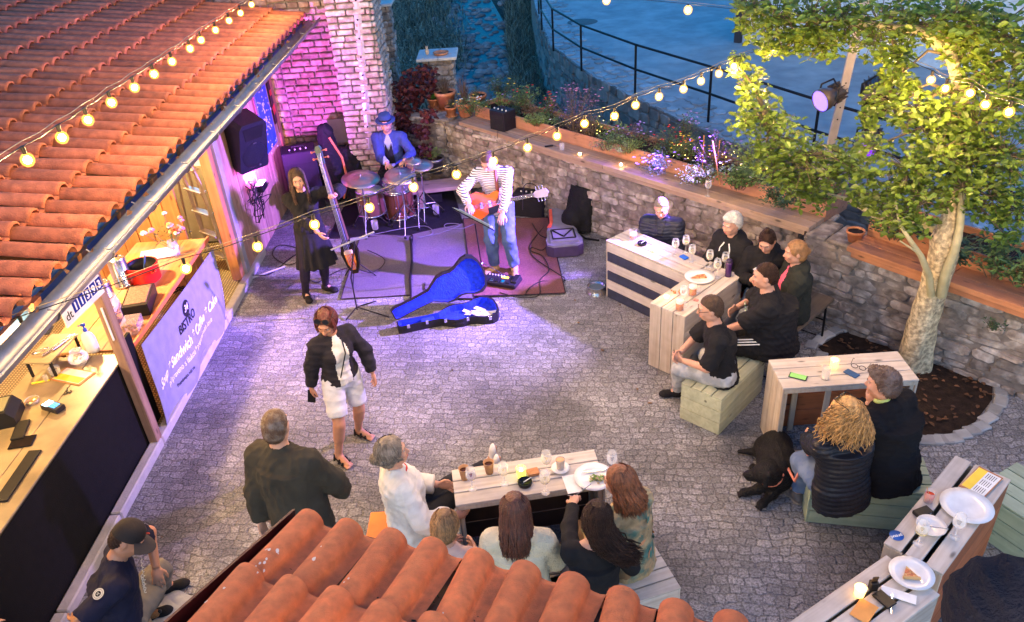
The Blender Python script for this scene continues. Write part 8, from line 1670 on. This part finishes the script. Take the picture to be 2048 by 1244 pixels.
for i, (lb, px, py, lf) in enumerate((('leafy shrub in the orange planter right beside the trunk', 1905, 525, lf_d), ('leafy shrub in the orange planter near the right edge', 1985, 555, lf_g), ('dark shrub in the orange planter left of the trunk', 1790, 480, lf_d), ('leafy shrub in the orange planter cut by the right edge', 2040, 570, lf_g))): plant('green_shrub', lb, G(px, py, zb), lf, .34, .28, 330, .06, None, 0, seed=50+i, group='shrubs in the orange planter', stems=22)
for i, (x0, y0, x1, y1) in enumerate(((1405, 345, 1408, 270), (1430, 355, 1440, 280), (1440, 370, 1425, 282), (1510, 375, 1555, 352))): a = G(x0, y0, zb); m = MB(); b = GY(x1, y1, a[1]+(.1 if i < 3 else .4)); m.tube([a, b], .008, 5); tag(m.build('garden_stake', m_wood), ['first pinkish stake left in the twiggy plant', 'second stake in the twiggy plant', 'crossed stake in the twiggy plant', 'pale stake lying slanted at the planter\'s right end'][i], 'stake')
m = MB(); r = random.Random(4)
for k in range(90): f_ = r.uniform(.62, .93) if k < 75 else r.uniform(.36, .42); p = V(*c1a[:2], 0)*(1-f_)+V(*c1b[:2], 0)*f_; u_ = unit(c1b-c1a); p = p+V(-u_[1], u_[0], 0)*r.uniform(.40, .80); p[2] = zb+.03+r.random()*.2; m.ball(p, .0034, 6)
tag(m.build('fairy_lights', M('fairy_glow', (1, .9, .4), bump=0, emit=(1, .70, .15), es=5)), 'tiny yellow fairy lights scattered in the flower bed', kind='stuff')
for k in range(26):
    f_ = (k+.5)/26; p = V(*c1a[:2], 0)*(1-f_)+V(*c1b[:2], 0)*f_; u_ = unit(c1b-c1a); p = p+V(-u_[1], u_[0], 0)*(.45+.22*(k % 3)/2+.03); p[2] = zb-.03; kd = (lf_g, lf_d, lf_l, lf_b, lf_d)[k*7 % 5]
    plant('low_herb', 'low leafy filler herb tucked between the flowers of the long planter', p, kd, .15+.09*((k*5) % 3)/2, .19, 230, .034, (['white'], ['lilac'], ['yellow'], None, None, ['red'])[k % 6], 3, seed=200+k, group='filler herbs in the long planter', stems=14)
# pots on the wall end
m_ter = M('terracotta', (.48, .17, .07), .8, bump=.3, col2=(.52, .24, .13), mixs=7)
def pot(label, px, py, z, r_, h_, saucer=False, plantargs=None, mat=None, name='flower_pot'):
    c = G(px, py, z); r_ *= 1.2; h_ *= 1.15; t = thing(name, label, 'flower pot', c); m = MB(); m.lathe([(0, .004), (r_*.68, .004), (r_*.92, h_*.8), (r_*1.02, h_*.8), (r_*1.04, h_), (r_*.92, h_), (r_*.88, h_*.85), (0, h_*.85)], c, 22); m.build('pot', mat or m_ter, t)
    if saucer: m = MB(); m.lathe([(0, 0), (r_*.9, 0), (r_*1.1, .02), (r_*1.05, .02), (r_*.85, .006)], c, 22); m.build('saucer', mat or m_ter, t)
    m = MB(); m.lathe([(0, h_*.86), (r_*.87, h_*.86)], c, 16); m.build('soil', m_earth, t)
    if plantargs: return c+V(0, 0, h_*.86)
c = pot('small terracotta pot with a round green succulent', 869, 214, 1.06, .085, .13, True, 1); t = thing('succulent', 'bright green ball shaped succulent in the small pot', 'plant', c); m = MB(); r = random.Random(1)
for k in range(420): a = r.random()*6.28; e = math.acos(r.random()); d = V(math.sin(e)*math.cos(a), math.sin(e)*math.sin(a), math.cos(e)); leafquad(m, c+d*.055, d+V(r.gauss(0, .2), r.gauss(0, .2), .1), V(.1, 0, 1), .032, .014)
m.build('foliage', M('bright_green', (.10, .28, .06), .6, bump=0, island=.3), t)
c = pot('large terracotta pot with dry brown lavender', 893, 216, 1.06, .14, .24, True, 1); plant('lavender', 'dry brown lavender in the large terracotta pot', c, lf_b, .28, .15, 200, .03, None, 0, stems=60, narrow=.2)
c = pot('tiny terracotta pot on a saucer between the larger pots', 903, 232, 1.06, .075, .13, True, 1); plant('sedum', 'grey green sedum in the tiny pot', c, lf_d, .12, .09, 160, .022, None, 0)
c = pot('medium terracotta pot with grey stems at the counter corner', 932, 232, 1.06, .115, .19, False, 1); plant('lavender', 'grey purple dry stems in the medium pot', c, lf_p, .42, .15, 160, .025, None, 0, stems=50, narrow=.2)
c = pot('terracotta pot half hidden behind the medium pot', 957, 214, 1.06, .12, .18, False, 1); plant('thyme', 'low green thyme in the half hidden pot', c, lf_g, .14, .12, 150, .02, None, 0)
pot('small empty terracotta pot on bare stone between the two counters', 1708, 482, 1.03, .075, .11)
c = pot('zinc bucket planted with a yellow green bush behind the cymbals', 872, 345, .30, .13, .22, False, 1, m_zinc, 'zinc_bucket'); plant('bushy_herb', 'yellow green bush in the zinc bucket', c, lf_l, .20, .17, 260, .04, None, 0)
c = G(848, 172, 1.1); t = thing('agave', 'pale green arching agave among the red creeper', 'plant', c); m = MB(); r = random.Random(2)
for k in range(16):
    a = k*2.4; d = V(math.cos(a), math.sin(a), 0); L_ = r.uniform(.22, .36); pts = [c+d*L_*q+V(0, 0, .30*math.sin(q*2.2)*(1 if k % 2 else .7)) for q in (0, .25, .5, .75, 1)]; w_ = V(-d[1], d[0], 0)
    m.add([p+w_*x*.018*(1-i/4.6) for i, p in enumerate(pts) for x in (-1, 1)], [(2*i, 2*i+1, 2*i+3, 2*i+2) for i in range(4)], smooth=False)
m.build('foliage', M('agave_green', (.22, .33, .13), .5, bump=0, island=.2), t)
t = thing('red_creeper', 'dark red creeper tumbling over the wall end behind the drummer', 'creeper', G(820, 200, 1.0)); m = MB(); r = random.Random(3)
for px, py, rr_, n, y in ((800, 200, 38, 330, 12.6), (835, 170, 34, 260, 12.7), (850, 150, 22, 160, 12.8), (800, 250, 26, 260, 12.35), (795, 300, 22, 200, 12.3), (845, 262, 14, 70, 11.95), (850, 300, 14, 60, 11.9), (858, 230, 14, 60, 12.0), (780, 220, 20, 120, 12.6)):
    for k in range(n): a = r.random()*6.28; q = rr_*math.sqrt(r.random()); p = GY(px+q*math.cos(a), py+q*math.sin(a), y+r.gauss(0, .10)); az = r.random()*6.28; leafquad(m, p, V(math.cos(az)*.7, -.3+math.sin(az)*.5, -.5+.5*r.random()), V(0, -1, .4), r.uniform(.05, .10), r.uniform(.04, .07))
m.build('foliage', lf_r, t); plant('yellow_bush', 'yellow green bush behind the buttress above the creeper', GY(770, 160, 13.1), lf_l, .3, .25, 260, .05, None, 0, seed=9)
c = G(855, 110, gp[2]+.05); t = thing('figurine', 'small pale cat shaped figurine on the garden pillar', 'figurine', c); m = MB(); m.ball(c+V(0, 0, .055), (.035, .03, .055), 12); m.ball(c+V(0, 0, .115), (.022, .022, .022), 10); m.ball(c+V(-.012, 0, .14), (.007, .006, .012), 6); m.ball(c+V(.012, 0, .14), (.007, .006, .012), 6); m.build('body', M('sandstone', (.55, .42, .30), .8), t)
c = G(882, 108, gp[2]+.05); t = thing('clay_saucer', 'terracotta saucer on top of the garden pillar', 'saucer', c); m = MB(); m.lathe([(0, 0), (.11, 0), (.135, .035), (.125, .035), (.105, .01), (0, .01)], c, 26); m.build('saucer', m_ter, t)
for (lb, px, py, wn) in (('empty tumbler on the plank counter under the string lights', 1124, 300, 0), ('tall wine glass standing on the plank counter right of the flowers', 1415, 392, 1)):
    wineglass(lb, px, py, 1.083, None) if wn else tumbler(lb, px, py, 1.083, .035, .09)
candle('tealight in the middle of the plank counter', 1242, 332, 1.083, r=.028, h=.03, light=.4); candle('unlit looking tealight left on the plank counter', 1160, 311, 1.083, r=.028, h=.03, light=0)
flat('pen', 'short dark pen case on the plank counter', 'case', 1098, 293, 1.083, .12, .03, 10, m_dark, .015)
# ---------------------------------------------------------------- railing along the road
t = thing('railing', 'dark steel railing curving along the blue road', 'railing', (*G(1271, 190)[:2], 0)); posts = []
for bx, by, ty in ((1078, 28, -60), (1084, 60, 0), (1107, 102, 12), (1163, 142, 50), (1270, 190, 88), (1416, 244, 130), (1622, 325, 180), (1830, 400, 240), (2060, 480, 300)):
    b = G(bx, by, 0); m = MB(); hh = 1.0; m.tube([b, b+V(0, 0, hh)], .024, 8); m.build('post', m_dark, t); posts.append(b)
for z in (1.0, .52): m = MB(); m.tube([p+V(0, 0, z) for p in posts], .024, 8); m.build('rail', m_dark, t)
c = G(1165, 44); m = MB(); m.lathe([(0, .006), (.40, .006), (.42, .003)], c, 28); struct(m.build('manhole', M('rusty_iron', (.14, .12, .11), .8, bump=1, bs=30)))
# ---------------------------------------------------------------- tree bed and tree
bed = [(1636, 695), (1680, 668), (1750, 655), (1850, 672), (1930, 700), (1985, 752), (1984, 800), (1950, 845), (1900, 868), (1850, 872), (1780, 850), (1700, 760)]
B_ = [G(x, y, 0) for x, y in bed]; cb_ = sum(B_)/len(B_); m = MB(); m.add([cb_+V(0, 0, .02)]+[b+V(0, 0, .005) for b in B_], [[0, (i+1) % 12+1, i+1] for i in range(12)], smooth=True); struct(m.build('tree_bed', m_earth))
m = MB(); r = random.Random(7)
for k in range(190):
    a = r.random()*6.28; i = int(a/6.28*12) % 12; q = math.sqrt(r.random())*.95; p = cb_+(B_[i]*(1-(a/6.28*12) % 1)+B_[(i+1) % 12]*((a/6.28*12) % 1)-cb_)*q; az = r.random()*6.28; leafquad(m, p+V(0, 0, .025+r.random()*.012), V(math.cos(az), math.sin(az), r.uniform(-.2, .3)), V(0, 0, 1), r.uniform(.03, .075), r.uniform(.02, .045))
tag(m.build('fallen_leaves', leaf_m), 'dry leaves scattered on the dark tree bed', kind='stuff')
m = MB()
for i in range(12):
    for j in range(3):
        p = B_[i]*(1-j/3)+B_[(i+1) % 12]*(j/3); o = unit((p-cb_)*V(1, 1, 0)); m.box(p+o*.07+V(0, 0, .008+.006*r.random()), (.15*r.uniform(.8, 1.1), .12, .03), rotz(math.atan2(o[1], o[0])+1.57+r.gauss(0, .1)), bev=.01)
struct(m.build('bed_edging', m_slab))
m = MB()
for (x, y) in ((690, 1), (540, 1)): pass
r = random.Random(21)
for px, py in ((1157, 645), (1275, 778), (1300, 806), (905, 740), (1150, 600), (1240, 610), (1205, 700), (1100, 560)): p = G(px, py, .012); m.ball(p, (r.uniform(.01, .03), r.uniform(.01, .02), .008), 7, rot=rotz(r.random()*6))
tag(m.build('litter', M('litter', (.16, .10, .06), .8, island=.6)), 'small crumbs and leaves scattered on the paving', kind='stuff')
m_bark = M('bark', (.60, .50, .31), .95, bump=1., bs=34, var=.45, vs=20, col2=(.33, .27, .17), mixs=24); m_bark2 = M('young_bark', (.40, .36, .20), .7, bump=.4, bs=60, var=.2)
tr = thing('tree', 'leaning fruit tree with a pale crusty trunk and lit yellow green leaves', 'tree', G(1832, 712, 0))
T0 = G(1826, 742, -.05); TY = T0[1]
tp = [T0, GY(1845, 650, TY-.06), GY(1866, 585, TY-.12), GY(1884, 525, TY-.18), GY(1896, 475, TY-.22), GY(1908, 420, TY-.2), GY(1922, 350, TY-.1), GY(1935, 270, TY+.05), GY(1925, 190, TY+.25), GY(1900, 110, TY+.35), GY(1870, 20, TY+.5)]
tw = [.165, .130, .118, .125, .125, .078, .07, .058, .05, .045, .04]
m = MB(); q = []; rr_ = []
for i in range(len(tp)-1):
    for k in range(4): f_ = k/4; q.append(tp[i]*(1-f_)+tp[i+1]*f_); rr_.append(tw[i]*(1-f_)+tw[i+1]*f_)
q.append(tp[-1]); rr_.append(tw[-1]); m.tube(q, rr_, 26)
vv = np.concatenate(m.v); cen = np.repeat(np.array(q), 26, 0); cen = np.concatenate([cen, vv[len(cen):]]); rs = np.random.RandomState(3); sp_ = vv; ds = np.zeros(len(vv))
for k in range(6): kk = rs.normal(size=3)*(9+7*k); ds += np.sin(sp_@kk+rs.rand()*6)/(1+.5*k)
vv = vv+(vv-cen)*(ds*.075)[:, None]; m.v = [vv]; m.build('trunk', m_bark, tr)
def limb(pts, r0, r1, mat=m_bark2): m = MB(); m.tube(pts, list(np.linspace(r0, r1, len(pts))), 9); return m.build('branch', mat, tr)
Pp = lambda x, y, d=0.: GY(x, y, TY+d)
limb([Pp(1862, 590, -.24), Pp(1858, 550, -.32), Pp(1842, 512, -.36), Pp(1820, 480, -.36), Pp(1800, 450, -.3), Pp(1790, 400, -.1)], .036, .010); limb([Pp(1856, 535, -.32), Pp(1835, 505, -.38), Pp(1800, 482, -.38)], .014, .006); limb([tp[9], Pp(1840, 60, .45), Pp(1760, 50, .6), Pp(1660, 45, .75), Pp(1560, 40, .9)], .05, .014)
limb([Pp(1882, 590, -.26), Pp(1892, 545, -.36), Pp(1910, 500, -.40), Pp(1920, 450, -.36), Pp(1926, 380, -.3)], .048, .03)
limb([Pp(1895, 470), Pp(1840, 445, .2), Pp(1750, 432, .5), Pp(1700, 400, .8), Pp(1620, 380, .9)], .045, .015)
CL = [(1500, 12, 40, .9), (1550, 40, 62, .9), (1620, 40, 66, .8), (1690, 40, 60, .7), (1760, 50, 62, .6), (1640, 90, 34, .7), (1545, 95, 26, .9), (1590, 80, 30, .8), (1830, 50, 60, .5), (1910, 45, 60, .3), (1990, 60, 70, .2), (2050, 110, 60, .0), (1930, 120, 40, .3), (1790, 120, 34, .5), (1500, 175, 34, .9), (1475, 130, 24, .9), (1492, 240, 30, .9), (1530, 300, 36, .85), (1550, 335, 32, .85), (1600, 380, 30, .8), (1520, 225, 42, .9), (1560, 275, 48, .8), (1610, 320, 54, .7), (1660, 350, 50, .7), (1580, 350, 38, .8), (1690, 310, 30, .7), (1780, 200, 46, .3), (1830, 220, 52, .2), (1885, 225, 54, .1), (1950, 240, 54, .0), (2010, 210, 50, -.1), (1800, 150, 30, .3),
      (1880, 300, 56, -.1), (1940, 320, 60, -.1), (2010, 310, 60, -.2), (1820, 340, 54, .0), (1775, 390, 46, .1), (1845, 390, 46, -.2), (1925, 375, 40, -.3), (1985, 395, 52, -.3), (2040, 415, 46, -.4), (1785, 438, 34, -.2), (1838, 442, 30, -.25), (2005, 465, 28, -.3), (1748, 292, 34, .3), (1736, 236, 20, .35), (1700, 335, 28, .5), (1960, 60, 50, .1), (1735, 350, 22, .3), (1720, 395, 20, .4), (2050, 180, 40, .0), (1970, 150, 34, .1), (1640, 400, 22, .8)]
m = MB(); r = random.Random(11); tw_m = MB(); hubs = [tp[5], tp[6], tp[7], tp[8], tp[9], Pp(1750, 432, .5), Pp(1620, 380, .9), Pp(1590, 320, .75), Pp(1540, 270, .85), Pp(1760, 50, .6), Pp(1660, 45, .75), Pp(1560, 40, .9)]; limb([Pp(1620, 380, .9), Pp(1590, 320, .75), Pp(1540, 270, .85), Pp(1500, 200, .9)], .014, .005)
for (px, py, pr_, dy) in CL:
    c = Pp(px, py, dy); dist = (c-CAM)@cam_f; R_ = pr_/CF*dist; hub = min(hubs, key=lambda h_: np.linalg.norm(h_-c)+.5*(h_[2] > c[2]+.3))
    if np.linalg.norm(hub-c) > .05: tw_m.tube([hub, hub*.5+c*.5+V(0, 0, .12), c], [.02, .012, .006], 6)
    for k in range(int(pr_*pr_*.068)+18):
        d = V(r.gauss(0, 1), r.gauss(0, 1), r.gauss(0, 1)); d = d/np.linalg.norm(d)*r.random()**.45; p = c+d*R_*V(1.16, 1.5, 1.16)
        if r.random() < .22: tw_m.tube([c+d*R_*.3, p], [.005, .002], 4)
        s_ = r.choice([.026, .036, .045, .055, .064])*r.uniform(.85, 1.15); az = r.random()*6.28
        for j in range(r.choice([1, 2, 3])): az += 2.1; leafquad(m, p, V(math.cos(az), math.sin(az)*.8, r.uniform(-.7, .5)), V(r.gauss(0, .5), -.4+r.gauss(0, .5), 1), s_*1.15, s_*.72, fold=.18)
def leafmat():
    a = M('tree_leaf', (.12, .19, .026), .4, bump=0, island=.7, var=.15); t = a.node_tree; N = t.nodes; b = N['Principled BSDF']; o = N['Material Output']; tl = N.new('ShaderNodeBsdfTranslucent'); tl.inputs[0].default_value = (.30, .40, .05, 1); mx = N.new('ShaderNodeMixShader'); mx.inputs[0].default_value = .35; t.links.new(b.outputs[0], mx.inputs[1]); t.links.new(tl.outputs[0], mx.inputs[2]); t.links.new(mx.outputs[0], o.inputs[0]); return a
m.build('crown', leafmat(), tr); tw_m.build('twigs', M('twig_bark', (.13, .10, .06), .9, bump=0), tr)
# moss tufts at the wall foot
for i, (px, py, lb) in enumerate(((1240, 485, 'weed tuft on the paving between backpack and striped table'), (1690, 640, 'weed tuft at the wall foot behind the bench'), (1905, 690, 'weed tuft at the wall foot right of the trunk'), (1990, 640, 'moss patch growing on the wall at the right edge'), (1220, 575, 'weed near the dog bowl'))): plant('weed', lb, G(px, py, .0) if i != 3 else GY(1985, 660, 6.0), lf_d, .10, .12, 120, .03, None, 0, seed=70+i)
# ================================================================ porch roof right below the camera
pr = thing('porch_roof', 'orange barrel tiled porch roof corner right below the viewer', 'roof', (-.2, 1.6, 2.4))
E0 = G(590, 1025, 2.4); eu = unit(V(1.22, -.46, 0)); su = unit(V(-.353, -.936, 0)); b_ = R(14); sv = su*math.cos(b_)+V(0, 0, math.sin(b_))
m = MB(); tiles(m, E0+eu*.005-V(0, 0, .07), eu, sv, 14, 7, .204, .427, seed=21); m.build('tiles', m_tile2, pr)
N_ = unit(np.cross(eu, sv)); N_ = N_ if N_[2] > 0 else -N_
m = MB(); c = E0+eu*1.42+sv*1.45-N_*.11; rot = np.array([eu, sv, N_]).T; m.box(c, (2.86, 2.96, .03), rot); m.build('roof_boards', M('porch_boards', (.10, .05, .035), .8), pr)
m_fl = M('dark_red_flashing', (.045, .008, .008), .4, .3, bump=.05)
m = MB(); m.box(E0-eu*.035+sv*1.45-N_*.065, (.012, 2.98, .10), rot); m.box(E0-eu*.012+sv*1.45-N_*.09, (.045, 2.98, .008), rot); m.build('verge_flashing', m_fl, pr)
m = MB(); m.box(E0+eu*1.42-sv*.02-N_*.085, (2.90, .012, .07), rot); m.build('eave_flashing', m_fl, pr)
# moss and bits in the valleys
m = MB(); r = random.Random(8)
for k in range(170):
    i = r.randint(0, 7); s_ = r.choice([.25, .55, .62, .9, 1.2])+r.gauss(0, .05); p = E0+eu*(i*.204+.175+r.gauss(0, .012))+sv*s_+N_*(-.066); a = r.random()*6; m.box(p, (r.uniform(.006, .02), .004, .006), rotz(a)@rotx(r.random()))
tag(m.build('moss', M('roof_debris', (.03, .035, .025), .9)), 'dark moss crumbs and twigs caught between the porch tiles', kind='stuff')
m = MB()
for k in range(26):
    y = 1.6+k*.41+r.uniform(-.1, .1); a = r.random()*6; p = V(EX+.04+r.uniform(-.03, .02), y, EZ-.03); m.add([p, p+V(.03, .015, .03)@rotz(a), p+V(.06, 0, .01)@rotz(a), p+V(.03, -.02, .0)@rotz(a)], [(0, 1, 2, 3)], smooth=False)
tag(m.build('dead_leaves', leaf_m), 'dry brown leaves caught in the zinc gutter', kind='stuff')
m = MB(); r = random.Random(5)
for k in range(34):
    i = r.choice([0, 0, 0, 1, 2, 4]); a = r.uniform(-.5, .9); s_ = r.choice([.32, .36, .62, 1.05])+r.gauss(0, .05); q = (s_/.427) % 1; up = .030-.028*q; R2 = .068*(1-.1*q); p = E0+eu*(.005+i*.204+.068+R2*math.sin(a))+sv*s_-V(0, 0, .07)+N_*(up+.066*(1-.1*q)*math.cos(a)*1.0+.0035)
    n_ = unit(N_*math.cos(a)+eu*math.sin(a)); x, y, d_ = frame(n_); r2 = r.uniform(.004, .014); m.add([p+x*r2*math.cos(t)*r.uniform(.7, 1.3)+y*r2*.6*math.sin(t)*r.uniform(.7, 1.3) for t in np.linspace(0, 6.28, 8)[:-1]], [list(range(7))], smooth=False)
tag(m.build('droppings', M('lime_white', (.62, .50, .42), .9, bump=0)), 'pale bird droppings and lime specks on the near roof tiles', kind='stuff')
